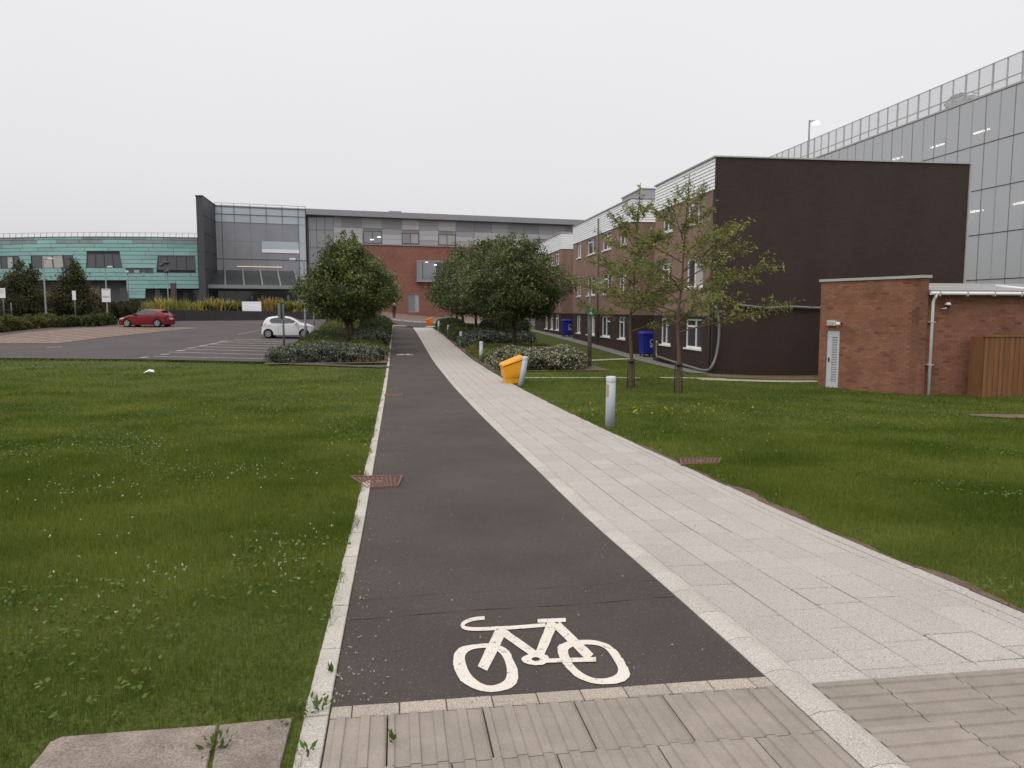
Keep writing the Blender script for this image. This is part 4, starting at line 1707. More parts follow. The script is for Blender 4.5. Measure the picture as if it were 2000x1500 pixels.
# louvred door
dr = MB()
fw = 0.05
for (p0, p1, q0, q1) in ((d0, d1, dz0, dz0 + 0.22), (d0, d1, dz1 - 0.22, dz1), (d0, d0 + 0.11, dz0 + 0.22, dz1 - 0.22), (d1 - 0.2, d1, dz0 + 0.22, dz1 - 0.22)):
    mbox(dr, mpA, p0 + 0.004, p1 - 0.004, q0 + 0.003, q1 - 0.003, 0.03, 0.075, 'door_grey')
door = dr.build('door', None, shed)
bk = MB()
mbox(bk, mpA, d0 + 0.1, d1 - 0.19, dz0 + 0.2, dz1 - 0.2, 0.078, 0.09, 'black')
bk.build('louvre_backing', None, door)
ns = 26
for k in range(ns):
    z = dz0 + 0.23 + (dz1 - dz0 - 0.46) * (k + 0.5) / ns
    s = MB()
    s.hexa([mpA(d0 + 0.115, z - 0.022, 0.035), mpA(d1 - 0.205, z - 0.022, 0.035), mpA(d1 - 0.205, z + 0.010, 0.075), mpA(d0 + 0.115, z + 0.010, 0.075),
            mpA(d0 + 0.115, z - 0.012, 0.03), mpA(d1 - 0.205, z - 0.012, 0.03), mpA(d1 - 0.205, z + 0.02, 0.07), mpA(d0 + 0.115, z + 0.02, 0.07)], 'door_grey')
    s.build('slat', None, door)
h = MB()
mbox(h, mpA, d1 - 0.12, d1 - 0.08, (dz0 + dz1) / 2 - 0.09, (dz0 + dz1) / 2 + 0.05, 0.0, 0.03, 'black')
h.build('handle', None, door)
lm = MB()
z = P(1624, 631, 25.2).z - SZ
mbox(lm, mpA, a_at(1632), a_at(1617), z - 0.08, z + 0.08, -0.11, -0.008, 'white_plastic')
mbox(lm, mpA, a_at(1631), a_at(1618), z - 0.06, z + 0.055, -0.125, -0.112, 'blind')
lm.build('bulkhead_light', None, shed)
lm = MB()
q0 = Vector(mpA(a_at(1641), z, -0.0))
q1 = Vector(mpA(a_at(1641), z, -0.16))
lm.tube([q0, q1], 0.025, 6, 'black')
lm.tube([q1 + Vector((0, 0, -0.07)), q1 + Vector((0, 0, -0.04)), q1 + Vector((0, 0, 0.04))], [0.05, 0.075, 0.06], 10, 'white_plastic')
lm.build('sensor', None, shed)

# lower wing with gutter
wing = thing('brick_wing', 'lower brick wing with white gutter and sloping grey roof edge', 'building', (SB.x, SB.y, SZ))
HW = P(1812, 571, 22.6).z - SZ
WO = 0.5                                       # wing wall stands slightly behind the shed corner
LWN = 9.0
mpW = lambda a, z, d: (eb.x * (RX + 0.006 + a) + nb.x * (0.12 + d), eb.y * (RX + 0.006 + a) + nb.y * (0.12 + d), z)
w = MB()
w.face([mpW(0, -0.2, 0), mpW(LWN, -0.2, 0), mpW(LWN, HW, 0), mpW(0, HW, 0)], 'mortar')
w.face([mpW(LWN, -0.2, 0), mpW(LWN, -0.2, 4), mpW(LWN, HW, 4), mpW(LWN, HW, 0)], 'mortar')
wl = w.build('wall', None, wing)
bm_, tn = MB(), []
brick_face(bm_, tn, mpW, 0.0, 6.2, -0.2, HW, [], rngb, lambda a, z: (0.22 if z > HW - 0.35 else 0) + (0.22 if math.sin(a * 2.3 + 1) * math.sin(z * 2.6 + a) > 0.5 else 0.06))
tinted(bm_, tn, 'bricks', 'brick', wl)
r = MB()
r.hexa([mpW(0, HW, -0.22), mpW(LWN, HW, -0.22), mpW(LWN, HW, 4), mpW(0, HW, 4), mpW(0, HW + 0.06, -0.22), mpW(LWN, HW + 0.06, -0.22), mpW(LWN, HW + 0.42, 4), mpW(0, HW + 0.42, 4)], 'roof_grey')
r.build('roof', None, wing)
g = MB()
g.tube([mpW(-0.06, HW - 0.03, -0.28), mpW(LWN, HW - 0.05, -0.28)], 0.05, 10, 'white_plastic')
gut = g.build('gutter', None, wing)
for k in range(10):
    b = MB()
    mbox(b, mpW, 0.9 * k + 0.2, 0.9 * k + 0.225, HW - 0.115, HW + 0.025, -0.35, -0.22, 'trim_grey')
    b.build('bracket', None, gut)
dpx = 0.12
g = MB()
g.tube([mpW(dpx, HW - 0.06, -0.28), mpW(dpx, HW - 0.14, -0.26), mpW(dpx, HW - 0.2, -0.2), mpW(dpx, HW - 0.3, -0.17), mpW(dpx, -0.05, -0.17)], 0.042, 10, 'white_plastic')
d_ = g.build('downpipe', None, wing)
for z in (0.95, 2.2):
    b = MB()
    mbox(b, mpW, dpx - 0.09, dpx + 0.09, z, z + 0.03, -0.215, -0.005, 'trim_grey')
    b.build('clip', None, d_)
cmr = MB()
pc = Vector(mpW(0.62, P(1826, 596, 22.6).z - SZ, -0.15))
cmr.tube([Vector(mpW(0.50, pc.z - 0.1, 0)), Vector(mpW(0.54, pc.z - 0.1, -0.14)), pc + Vector((0, 0, -0.05))], 0.02, 6, 'white_plastic')
cmr.tube([pc + Vector((0, 0, 0.08)), pc + Vector((0, 0, 0.03)), pc], [0.05, 0.085, 0.085], 12, 'white_plastic')
cmr.tube([pc + Vector((0, 0, -0.002)), pc + Vector((0, 0, -0.05)), pc + Vector((0, 0, -0.08))], [0.078, 0.065, 0.02], 12, 'black')
cmr.build('dome_camera', None, wing)
# white flue lying on the roof
fl = MB()
fl.tube([P(1945, 559, 25.0) - Vector((SB.x, SB.y, SZ)), P(2010, 566, 24.0) - Vector((SB.x, SB.y, SZ)), P(2080, 578, 23.4) - Vector((SB.x, SB.y, SZ))], 0.06, 8, 'white_plastic')
fl.build('flue_pipe', None, wing)

# timber fence: every board a piece
FA, FB_ = P(1916, 780, 22.0), P(2090, 786, 22.6)
FZ = gz(FA.x, FA.y)
fe = thing('timber_fence', 'brown close-boarded timber fence beside the brick wing', 'fence', (FA.x, FA.y, FZ))
df = Vector((FB_.x - FA.x, FB_.y - FA.y))
LF = df.length
df = df / LF
HF = P(1916, 656, 22.0).z - FZ
nf = Vector((-df.y, df.x))
mpF = lambda a, z, d: (df.x * a + nf.x * d, df.y * a + nf.y * d, z)
k = 0
a = 0.0
while a < LF:
    b = MB()
    wbd = 0.09 + random.uniform(-0.006, 0.006)
    mbox(b, mpF, a + 0.003, a + wbd, -0.05, HF - 0.03 + random.uniform(-0.004, 0.004), -0.012 if k % 2 else -0.024, 0.0 if k % 2 else -0.0125, 'timber')
    b.build('board', None, fe)
    a += wbd - 0.012 if k % 2 == 0 else wbd
    k += 1
b = MB()
mbox(b, mpF, -0.04, LF, HF - 0.028, HF + 0.01, -0.05, 0.04, 'timber')
b.build('top_rail', None, fe)
# short return panel that runs back to the wing
b = MB()
mbox(b, mpF, -0.02, 0.0, -0.05, HF - 0.03, 0.005, 0.5, 'timber')
b.build('side_board', None, fe)
for q in (0.05, LF * 0.55, LF - 0.05):
    b = MB()
    mbox(b, mpF, q - 0.045, q + 0.045, -0.05, HF - 0.03, 0.002, 0.09, 'timber')
    b.build('post', None, fe)

# ------------------------------------------------------------------ far hospital wing of red brick and grey panels
rngd = random.Random(21)
QA, QB = P(603, 600, 95.5), P(1135, 600, 107.5)
RZ = gz(QA.x, QA.y)
rw = thing('brick_wing_far', 'long far wing of red brick with grey panelled top storey', 'building', (QA.x, QA.y, RZ - 0.3))
er = Vector((QB.x - QA.x, QB.y - QA.y)).normalized()
nr_ = Vector((-er.y, er.x))
Z0 = RZ - 0.3
mpR = lambda a, z, d: (er.x * a + nr_.x * d, er.y * a + nr_.y * d, z - Z0)


def ar(px):
    rx = ray(px, 560)[0]
    return (rx * QA.y - QA.x) / (er.x - rx * er.y)


def yr(px): return QA.y + er.y * ar(px)


def zr_(px, py): return P(px, py, yr(px)).z


ztop = zr_(603, 409)
zfas = zr_(603, 421)
zbr = zr_(749, 478)
LR = 58.0
brk_holes = []
wd = [(796, 819, 573.6, 610)]
for (p0, p1, y0, y1) in wd: brk_holes.append((ar(p0), ar(p1), zr_(p0, y1), zr_(p0, y0)))
w = MB()
aw = ar(654)
holed(w, 0, LR, Z0, zbr, brk_holes, mpR, 'far_brick', 0.25)
w.face([mpR(0, zbr, 0.05), mpR(LR, zbr, 0.05), mpR(LR, zfas, 0.05), mpR(0, zfas, 0.05)], 'clad_dark')
w.face([mpR(LR, Z0, 0), mpR(LR, Z0, 14), mpR(LR, ztop, 14), mpR(LR, ztop, 0)], 'far_brick')
w.face([mpR(0, Z0, 14), mpR(0, Z0, 0), mpR(0, ztop, 0), mpR(0, ztop, 14)], 'far_brick')
wallr = w.build('wall', None, rw)
f = MB()
f.hexa([mpR(-0.1, zfas + 0.05, -0.9), mpR(LR, zfas + 0.05, -0.9), mpR(LR, zfas + 0.05, 14), mpR(-0.1, zfas + 0.05, 14), mpR(-0.1, ztop, -0.9), mpR(LR, ztop, -0.9), mpR(LR, ztop + 0.2, 14), mpR(-0.1, ztop + 0.2, 14)], 'fascia')
rf = f.build('roof', None, rw)
f = MB()
mbox(f, mpR, ar(768), ar(792), ztop + 0.02, ztop + 0.5, 2, 4, 'fascia')
f.build('roof_upstand', None, rf)
f = MB()
mbox(f, mpR, aw, LR, zbr - 0.06, zbr + 0.06, -0.12, 0.0, 'fascia')
f.build('sill_band', None, wallr)
# panels of the top storey
gw = [(711, 748, 450, 475), (786, 819.5, 454.5, 476), (857, 890.6, 457, 478.5), (1040, 1066, 465, 484)]
gwh = [(ar(p0), ar(p1), zr_(p0, y1), zr_(p0, y0)) for p0, p1, y0, y1 in gw]
colx = [654, 670, 709, 748, 786, 820, 857, 891, 927, 960, 992, 1024, 1052, 1078, 1104, 1130, 1160, 1200, 1260]
rows_n = 5
for i in range(len(colx) - 1):
    a0, a1 = ar(colx[i]), ar(colx[i + 1])
    run = 0
    k = 0
    top2 = rngd.choice(['clad_dark', 'clad_mid', 'clad_dark', 'clad_light'])
    while k < rows_n:
        z0 = zbr + 0.07 + (zfas - zbr - 0.1) * k / rows_n
        z1 = zbr + 0.07 + (zfas - zbr - 0.1) * (k + 1) / rows_n
        mname = rngd.choice(['clad_light', 'clad_light', 'clad_mid']) if k < 3 else top2
        segs = [(a0, a1)]
        for h in gwh:
            if z0 < h[3] - 0.1 and z1 > h[2] + 0.1:
                ns_ = []
                for s in segs:
                    if s[1] <= h[0] + .05 or s[0] >= h[1] - .05: ns_.append(s)
                    else:
                        if h[0] - s[0] > 0.12: ns_.append((s[0], h[0]))
                        if s[1] - h[1] > 0.12: ns_.append((h[1], s[1]))
                segs = ns_
        for s in segs:
            b = MB()
            mbox(b, mpR, s[0] + 0.015, s[1] - 0.015, z0 + 0.012, z1 - 0.012, -0.03, 0.04, mname)
            b.build('cladding_panel', None, rw)
        k += 1
for j, h in enumerate(gwh):
    window(rw, mpR, h[0] + 0.02, h[1] - 0.02, h[2] + 0.02, h[3] - 0.02, 0.0, frame='dark_steel', glass='glass_mid', mull=(0.5,), fw=0.07, sill=False, blind={2: [0, 1], 1: [1]}.get(j))
for h in brk_holes:
    window(rw, mpR, h[0] + 0.01, h[1] - 0.01, h[2] + 0.01, h[3] - 0.01, 0.1, frame='fascia', glass='glass_mid', mull=(0.62,), fw=0.09, sill=False, blind=[1])
# tall glazing at the left end of the wing
for i, (x0, x1) in enumerate(((605, 621), (621, 637), (637, 654))):
    for (y0, y1) in ((424, 449), (449, 484), (484, 520), (520, 560), (560, 596)):
        b = MB()
        mbox(b, mpR, ar(x0) + 0.03, ar(x1) - 0.03, zr_(x0, y1) + 0.03, zr_(x0, y0) - 0.03, -0.06, -0.02, 'glass_mid')
        b.build('glazing_pane', None, rw)
b = MB()
mbox(b, mpR, ar(603), ar(655), Z0, zfas, -0.018, -0.002, 'dark_steel')
b.build('glazing_frame', None, rw)
# projecting bay window
bh_ = (ar(813), ar(862), zr_(813, 551), zr_(813, 509))
b = MB()
mbox(b, mpR, bh_[0], bh_[1], bh_[2], bh_[2] + 0.35, -0.8, 0.02, 'fascia')
mbox(b, mpR, bh_[0], bh_[1], bh_[3] - 0.2, bh_[3], -0.8, 0.02, 'fascia')
mbox(b, mpR, bh_[0], bh_[0] + 0.12, bh_[2] + 0.35, bh_[3] - 0.2, -0.8, 0.02, 'fascia')
mbox(b, mpR, bh_[1] - 0.12, bh_[1], bh_[2] + 0.35, bh_[3] - 0.2, -0.8, 0.02, 'fascia')
mbox(b, mpR, bh_[0] + 0.13, bh_[1] - 0.13, bh_[2] + 0.36, bh_[3] - 0.21, -0.1, 0.01, 'interior')
bay = b.build('bay_window', None, rw)
for (t0, t1, g) in ((0.04, 0.2, 'clad_dark'), (0.22, 0.74, 'glass_mid'), (0.76, 0.96, 'glass_dark')):
    p = MB()
    aa, ab = bh_[0] + (bh_[1] - bh_[0]) * t0, bh_[0] + (bh_[1] - bh_[0]) * t1
    mbox(p, mpR, aa, ab, bh_[2] + 0.37, bh_[3] - 0.22, -0.78, -0.74, g)
    p.build('pane', None, bay)
# ceiling lights seen through the upper glass
for (px, py) in ((742, 463), (728, 468)):
    p = MB()
    mbox(p, mpR, ar(px) - 0.2, ar(px) + 0.2, zr_(px, py) - 0.025, zr_(px, py) + 0.025, -0.028, 0.028 - 0.001, 'lamp_lit')
    p.build('lit_ceiling_lamp', None, rw)
for (px, py) in ((831, 512.5), (848, 518)):
    p = MB()
    z = zr_(px, py)
    mbox(p, mpR, ar(px) - 0.18, ar(px) + 0.18, z - 0.025, z + 0.025, -0.795, -0.785, 'lamp_lit')
    p.build('lit_ceiling_lamp', None, rw)

# ------------------------------------------------------------------ dark blade wall
TA = P(389, 560, 84.0)
TB = P(402, 560, 84.0)
TC = P(426, 560, 91.5)
TZ = gz(TA.x, TA.y) - 0.3
bt = thing('blade_wall', 'tall dark slate blade wall standing between teal and glass fronts', 'wall', (TA.x, TA.y, TZ))
zt = P(395, 383.5, 84.0).z - TZ
o2 = lambda p: Vector((p.x - TA.x, p.y - TA.y))
q = [o2(TA), o2(TB), o2(TC), o2(TC) - Vector((0.8, -0.0))]
m_ = MB()
m_.hexa([(p.x, p.y, 0) for p in q] + [(p.x, p.y, zt) for p in q], 'slate')
m_.build('slate_wall', None, bt)
m_ = MB()
m_.hexa([(p.x + dx, p.y + dy, zt + 0.001) for p, dx, dy in zip(q, (-0.05, 0.05, 0.05, -0.05), (-0.05, -0.05, 0, 0))] + [(p.x + dx, p.y + dy, zt + 0.12) for p, dx, dy in zip(q, (-0.05, 0.05, 0.05, -0.05), (-0.05, -0.05, 0, 0))], 'black')
m_.build('coping', None, bt)
for k in range(1, 7):
    m_ = MB()
    z = zt * k / 7
    p = o2(TB) + (o2(TC) - o2(TB)) * 0.5
    m_.bar((q[1].x + 0.02, q[1].y, z), (q[2].x + 0.02, q[2].y, z), 0.06, 0.05, 'dark_steel')
    m_.build('joint_bar', None, bt)

# ------------------------------------------------------------------ glass atrium
AA, AB = P(424, 560, 91.3), P(601, 560, 94.9)
AZ = gz(AA.x, AA.y) - 0.3
at_ = thing('glass_atrium', 'glass entrance atrium with pale blue top band beside the slate blade', 'building', (AA.x, AA.y, AZ))
ea2 = Vector((AB.x - AA.x, AB.y - AA.y)).normalized()
na2 = Vector((-ea2.y, ea2.x))
mpT = lambda a, z, d: (ea2.x * a + na2.x * d, ea2.y * a + na2.y * d, z - AZ)


def aa_(px):
    rx = ray(px, 560)[0]
    return (rx * AA.y - AA.x) / (ea2.x - rx * ea2.y)


ya_ = lambda px: AA.y + ea2.y * aa_(px)
za = lambda px, py: P(px, py, ya_(px)).z
LA2 = aa_(601)
ztp = za(427, 399.5)
b = MB()
mbox(b, mpT, 0.02, LA2, AZ, ztp - 0.3, 0.5, 11, 'interior')
b.build('interior', None, at_)
b = MB()
mbox(b, mpT, -0.02, LA2 + 0.02, ztp - 0.29, ztp, 0.05, 11, 'clad_mid')
b.build('roof', None, at_)
mcols = [425, 438, 462, 493, 524, 555, 586, 600]
rows_y = [402, 417, 432, 470, 505, 540, 566, 592]
for i in range(len(mcols) - 1):
    for j in range(len(rows_y) - 1):
        z1_, z0_ = za(427, rows_y[j]), za(427, rows_y[j + 1])
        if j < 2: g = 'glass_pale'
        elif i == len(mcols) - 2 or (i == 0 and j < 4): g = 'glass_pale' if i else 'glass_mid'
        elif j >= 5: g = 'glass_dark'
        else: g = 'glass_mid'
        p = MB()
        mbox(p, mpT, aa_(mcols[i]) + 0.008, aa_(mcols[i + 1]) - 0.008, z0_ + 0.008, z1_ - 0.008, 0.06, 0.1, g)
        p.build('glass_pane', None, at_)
fr = MB()
for x in mcols: mbox(fr, mpT, aa_(x) - 0.025, aa_(x) + 0.025, AZ if x in (425, 438, 586, 600) else za(427, 432), ztp + 0.25, 0.0, 0.12, 'dark_steel')
for j, y in enumerate(rows_y):
    if j in (3, 5): continue
    mbox(fr, mpT, aa_(425), LA2, za(427, y) - 0.03, za(427, y) + 0.03, 0.005, 0.115, 'dark_steel' if j not in (2,) else 'trim_grey')
fr.build('frame', None, at_)
p = MB()
mbox(p, mpT, aa_(425), LA2, ztp + 0.2, ztp + 0.25, -0.01, 0.04, 'steel')
p.build('roof_rail', None, at_)
p = MB()
mbox(p, mpT, aa_(514), aa_(586), za(514, 493), za(514, 486), -0.01, 0.05, 'white_board')
p.build('balcony_band', None, at_)
p = MB()
mbox(p, mpT, aa_(514), aa_(586), za(514, 485.5), za(514, 471), 0.03, 0.055, 'glass_pale')
p.build('balcony_glass', None, at_)
p = MB()
mbox(p, mpT, aa_(464), aa_(552), za(464, 521), za(464, 519.6), -0.03, 0.03, 'warm_lit')
p.build('lit_strip', None, at_)
# doors and notices at the entrance
for (x0, x1) in ((518, 530), (531, 543), (544, 556)):
    d_ = MB()
    mbox(d_, mpT, aa_(x0), aa_(x1), AZ + 0.3, za(x0, 576), -0.06, -0.02, 'glass_dark')
    d = d_.build('door', None, at_)
    d_ = MB()
    mbox(d_, mpT, aa_(x0) - 0.02, aa_(x0) + 0.05, AZ + 0.3, za(x0, 576), -0.08, -0.05, 'dark_steel')
    d_.build('door_frame', None, d)
for (x0, x1, y0, y1) in ((560, 564, 577, 584), (490, 493.5, 578, 585), (510, 514, 577, 584), (537, 541, 580, 584)):
    d_ = MB()
    mbox(d_, mpT, aa_(x0), aa_(x1), za(x0, y1), za(x0, y0), -0.1, -0.085, 'blind')
    d_.build('notice', None, at_)
# sloping glass canopy
m3 = MATS['screen_glass'].copy()
m3.name = 'canopy_glass'
for nd in m3.node_tree.nodes:
    if nd.type == 'BSDF_PRINCIPLED':
        nd.inputs['Base Color'].default_value = srgb(78, 82, 82)
        nd.inputs['Specular IOR Level'].default_value = 0.25
    if nd.type == 'MIX_SHADER': nd.inputs[0].default_value = 0.6
MATS['canopy_glass'] = m3
can = thing('entrance_canopy', 'sloping glass and steel canopy over the atrium entrance', 'canopy', (AA.x, AA.y, AZ))
zb_, zf_ = P(415, 527, 90.5).z, P(425, 559.5, 85.5).z
OUT = 5.8
a_l, a_r = aa_(409) - 0.2, aa_(575)


def cpt(a, t, dz=0):
    """t = 0 at the back edge, 1 at the front edge"""
    return Vector(mpT(a, zb_ + (zf_ - zb_) * t + dz, -0.3 - OUT * t))


g = MB()
for i in range(5):
    for j in range(3):
        a0, a1 = a_l + (a_r - a_l) * i / 5 + 0.08, a_l + (a_r - a_l) * (i + 1) / 5 - 0.08
        t0, t1 = j / 3 + 0.01, (j + 1) / 3 - 0.01
        g = MB()
        g.hexa([cpt(a0, t1), cpt(a1, t1), cpt(a1, t0), cpt(a0, t0), cpt(a0, t1, 0.03), cpt(a1, t1, 0.03), cpt(a1, t0, 0.03), cpt(a0, t0, 0.03)], 'canopy_glass')
        g.build('glass_panel', None, can)
for i in range(6):
    a = a_l + (a_r - a_l) * i / 5
    g = MB()
    g.bar(cpt(a, -0.04, 0.05), cpt(a, 1.0, 0.05), 0.16, 0.24, 'steel')
    g.build('rib', None, can)
for t in (0.0, 0.33, 0.66):
    g = MB()
    g.bar(cpt(a_l, t, -0.08), cpt(a_r, t, -0.08), 0.08, 0.08, 'steel')
    g.build('purlin', None, can)
g = MB()
g.bar(cpt(a_l - 0.1, 1.0, 0.0), cpt(a_r + 0.1, 1.0, 0.0), 0.25, 0.4, 'steel')
g.build('front_beam', None, can)
for a in (a_l, a_r):
    p = cpt(a, 0.97)
    g = MB()
    g.tube([(p.x, p.y, 0.0), (p.x, p.y, p.z)], 0.22, 12, 'steel')
    g.build('column', None, can)

# ------------------------------------------------------------------ teal copper-clad building
TK = [(-420, 101), (-260, 95), (-120, 91), (0, 88.6), (100, 87.4), (200, 87.0), (300, 87.4), (396, 88.2)]
tD = interp(TK)
TZ0 = gz(*P(200, 600, 87).xy) - 0.3
tb = thing('copper_clad_building', 'low curved building clad in teal green copper panels with slanted windows', 'building', (0, 0, 0))


def tp(px, z, d=0.0):
    y = tD(px)
    p = P(px, 600, y)
    q = P(px + 4, 600, tD(px + 4))
    t = Vector((q.x - p.x, q.y - p.y)).normalized()
    n_ = Vector((-t.y, t.x))
    return (p.x + n_.x * d, p.y + n_.y * d, z)


tz = lambda py: CAMZ + (605 - py) / 1500 * 87.6
roof_z = tz(466)
W_ = [((6, 43), (6, 43), 501, 525), ((66, 148), (66, 150), 500, 525), ((175, 239), (172, 243), 499, 524.5), ((249, 303), (251, 302), 526.6, 534.5), ((312.5, 384.5), (309, 385), 501, 528),
      ((-70, -20), (-74, -20), 501, 525), ((-160, -100), (-160, -100), 501, 525)]


def wedge(w, z):
    zt_, zb2 = tz(w[2]), tz(w[3])
    t = (zt_ - z) / (zt_ - zb2)
    t = min(1, max(0, t))
    return w[0][0] + (w[1][0] - w[0][0]) * t, w[0][1] + (w[1][1] - w[0][1]) * t


b = MB()
pxs = lin(-420, 396, 68)
for i in range(len(pxs) - 1):
    b.face([tp(pxs[i], TZ0, 1.6), tp(pxs[i + 1], TZ0, 1.6), tp(pxs[i + 1], tz(548), 1.6), tp(pxs[i], tz(548), 1.6)], 'ground_floor')
    b.face([tp(pxs[i], tz(548.5), 1.6), tp(pxs[i + 1], tz(548.5), 1.6), tp(pxs[i + 1], tz(548.5), 0.1), tp(pxs[i], tz(548.5), 0.1)], 'charcoal')
    b.face([tp(pxs[i], tz(548.5), 0.10), tp(pxs[i + 1], tz(548.5), 0.10), tp(pxs[i + 1], roof_z - 0.02, 0.10), tp(pxs[i], roof_z - 0.02, 0.10)], 'charcoal')
    b.face([tp(pxs[i], roof_z, 0.0), tp(pxs[i + 1], roof_z, 0.0), tp(pxs[i + 1], roof_z, 14), tp(pxs[i], roof_z, 14)], 'roof_grey')
b.face([tp(285, tz(564), 0.1), tp(396, tz(564), 0.1), tp(396, tz(548), 0.1), tp(285, tz(548), 0.1)], 'charcoal')
wallt = b.build('wall', None, tb)
ys_rows = [466.3, 471, 478.5, 486, 493, 500.5, 508.5, 516.5, 525, 533.5, 541, 548.5]
low_rows = [548.5, 556, 564]
pier_rows = [564, 570, 576, 583]
rngt = random.Random(5)


def panel(x00, x01, x10, x11, zb2, zt_, mname):
    """slanted-ended copper tray: x00..x01 at the bottom, x10..x11 at the top"""
    n = max(1, int((x11 - x10) / 14))
    m_ = MB()
    for i in range(n):
        f0, f1 = i / n, (i + 1) / n
        l = lambda a, c, t: a + (c - a) * t
        m_.face([tp(l(x00, x01, f0), zb2, 0.0), tp(l(x00, x01, f1), zb2, 0.0), tp(l(x10, x11, f1), zt_, 0.0), tp(l(x10, x11, f0), zt_, 0.0)], mname)
        m_.face([tp(l(x00, x01, f0), zb2, 0.09), tp(l(x00, x01, f1), zb2, 0.09), tp(l(x00, x01, f1), zb2, 0.0), tp(l(x00, x01, f0), zb2, 0.0)], mname)
    m_.build('copper_panel', None, tb)


def copper_row(yt, yb, xl, xr, mname='copper'):
    zt_, zb2 = tz(yt) - 0.02, tz(yb) + 0.02
    zm = (zt_ + zb2) / 2
    segs = [((xl, xl), (xr, xr))]
    for w in W_:
        if yb > w[2] + 1.0 and yt < w[3] - 1.0:
            l0, r0 = wedge(w, zb2)
            l1, r1 = wedge(w, zt_)
            ns_ = []
            for (a, c) in segs:
                if c[0] <= l0 or a[0] >= r0: ns_.append((a, c))
                else:
                    if l0 - a[0] > 1: ns_.append((a, (l0, l1)))
                    if c[0] - r0 > 1: ns_.append(((r0, r1), c))
            segs = ns_
    for (a, c) in segs:
        x0, x1 = a
        while x0 < c[0] - 0.5:
            step = rngt.uniform(28, 62)
            e0, e1 = (x0 + step, x1 + step)
            if e0 > c[0] - 14: e0, e1 = c
            mm = 'copper_worn' if (yt < 472 and rngt.random() < 0.45) or (145 < x0 < 180 and yt < 486) or (x0 < 20 and yt < 492 and rngt.random() < .5) else mname
            panel(x0 + 0.25, e0 - 0.25, x1 + 0.25, e1 - 0.25, zb2, zt_, mm)
            x0, x1 = e0, e1


for i in range(len(ys_rows) - 1): copper_row(ys_rows[i], ys_rows[i + 1], -240, 390)
for i in range(2): copper_row(low_rows[i], low_rows[i + 1], 249, 390)
for i in range(3):
    panel(250.5 + 1.5 * i, 285 - i * 0.5, 249 + 1.5 * i, 286 - i * .5, tz(pier_rows[i + 1]) + .012, tz(pier_rows[i]) - .012, 'copper')
for wi, w in enumerate(W_):
    zt_, zb2 = tz(w[2]), tz(w[3])
    n = 4 if w[0][1] - w[0][0] > 50 else 3
    f = MB()
    for t in range(n + 1):
        xt = w[0][0] + (w[0][1] - w[0][0]) * t / n
        xb = w[1][0] + (w[1][1] - w[1][0]) * t / n
        f.bar(tp(xb, zb2, 0.04), tp(xt, zt_, 0.04), 0.09, 0.07, 'dark_steel', up=(0, 1, 0))
    f.bar(tp(w[1][0], zb2, 0.04), tp(w[1][1], zb2, 0.04), 0.09, 0.08, 'dark_steel')
    f.bar(tp(w[0][0], zt_, 0.04), tp(w[0][1], zt_, 0.04), 0.09, 0.08, 'dark_steel')
    wo_ = f.build('window', None, tb)
    for t in range(n):
        g = MB()
        xs4 = [w[1][0] + (w[1][1] - w[1][0]) * (t + .02) / n, w[1][0] + (w[1][1] - w[1][0]) * (t + .98) / n, w[0][0] + (w[0][1] - w[0][0]) * (t + .98) / n, w[0][0] + (w[0][1] - w[0][0]) * (t + .02) / n]
        g.face([tp(xs4[0], zb2 + .04, 0.07), tp(xs4[1], zb2 + .04, 0.07), tp(xs4[2], zt_ - .04, 0.07), tp(xs4[3], zt_ - .04, 0.07)], 'blind' if (wi == 1 and t in (1, 2)) or (wi == 0 and t == 1) or (wi == 3 and t == 1) else 'glass_dark')
        g.build('pane', None, wo_)
# ground floor openings under the overhang
for (x0, x1, y0) in ((97, 112, 560), (176, 182, 560), (224, 240, 562), (290, 306, 566), (312, 326, 566), (330, 350, 567), (362, 384, 566)):
    g = MB()
    g.face([tp(x0, TZ0 + 0.3, 1.5), tp(x1, TZ0 + 0.3, 1.5), tp(x1, tz(y0), 1.5), tp(x0, tz(y0), 1.5)], 'glass_dark')
    g.build('door_opening', None, tb)
# roof rail
rl = MB()
for i in range(len(pxs) - 1):
    if pxs[i] < -260: continue
    rl.bar(tp(pxs[i], roof_z + 0.5, 0.2), tp(pxs[i + 1], roof_z + 0.5, 0.2), 0.035, 0.035, 'steel')
    rl.bar(tp(pxs[i], roof_z + 0.0, 0.1), tp(pxs[i + 1], roof_z + 0.0, 0.1), 0.25, 0.08, 'dark_steel')
    rl.bar(tp(pxs[i], roof_z, 0.2), tp(pxs[i] + 1.5, roof_z + 0.5, 0.2), 0.035, 0.035, 'steel')
rl.build('roof_rail', None, tb)

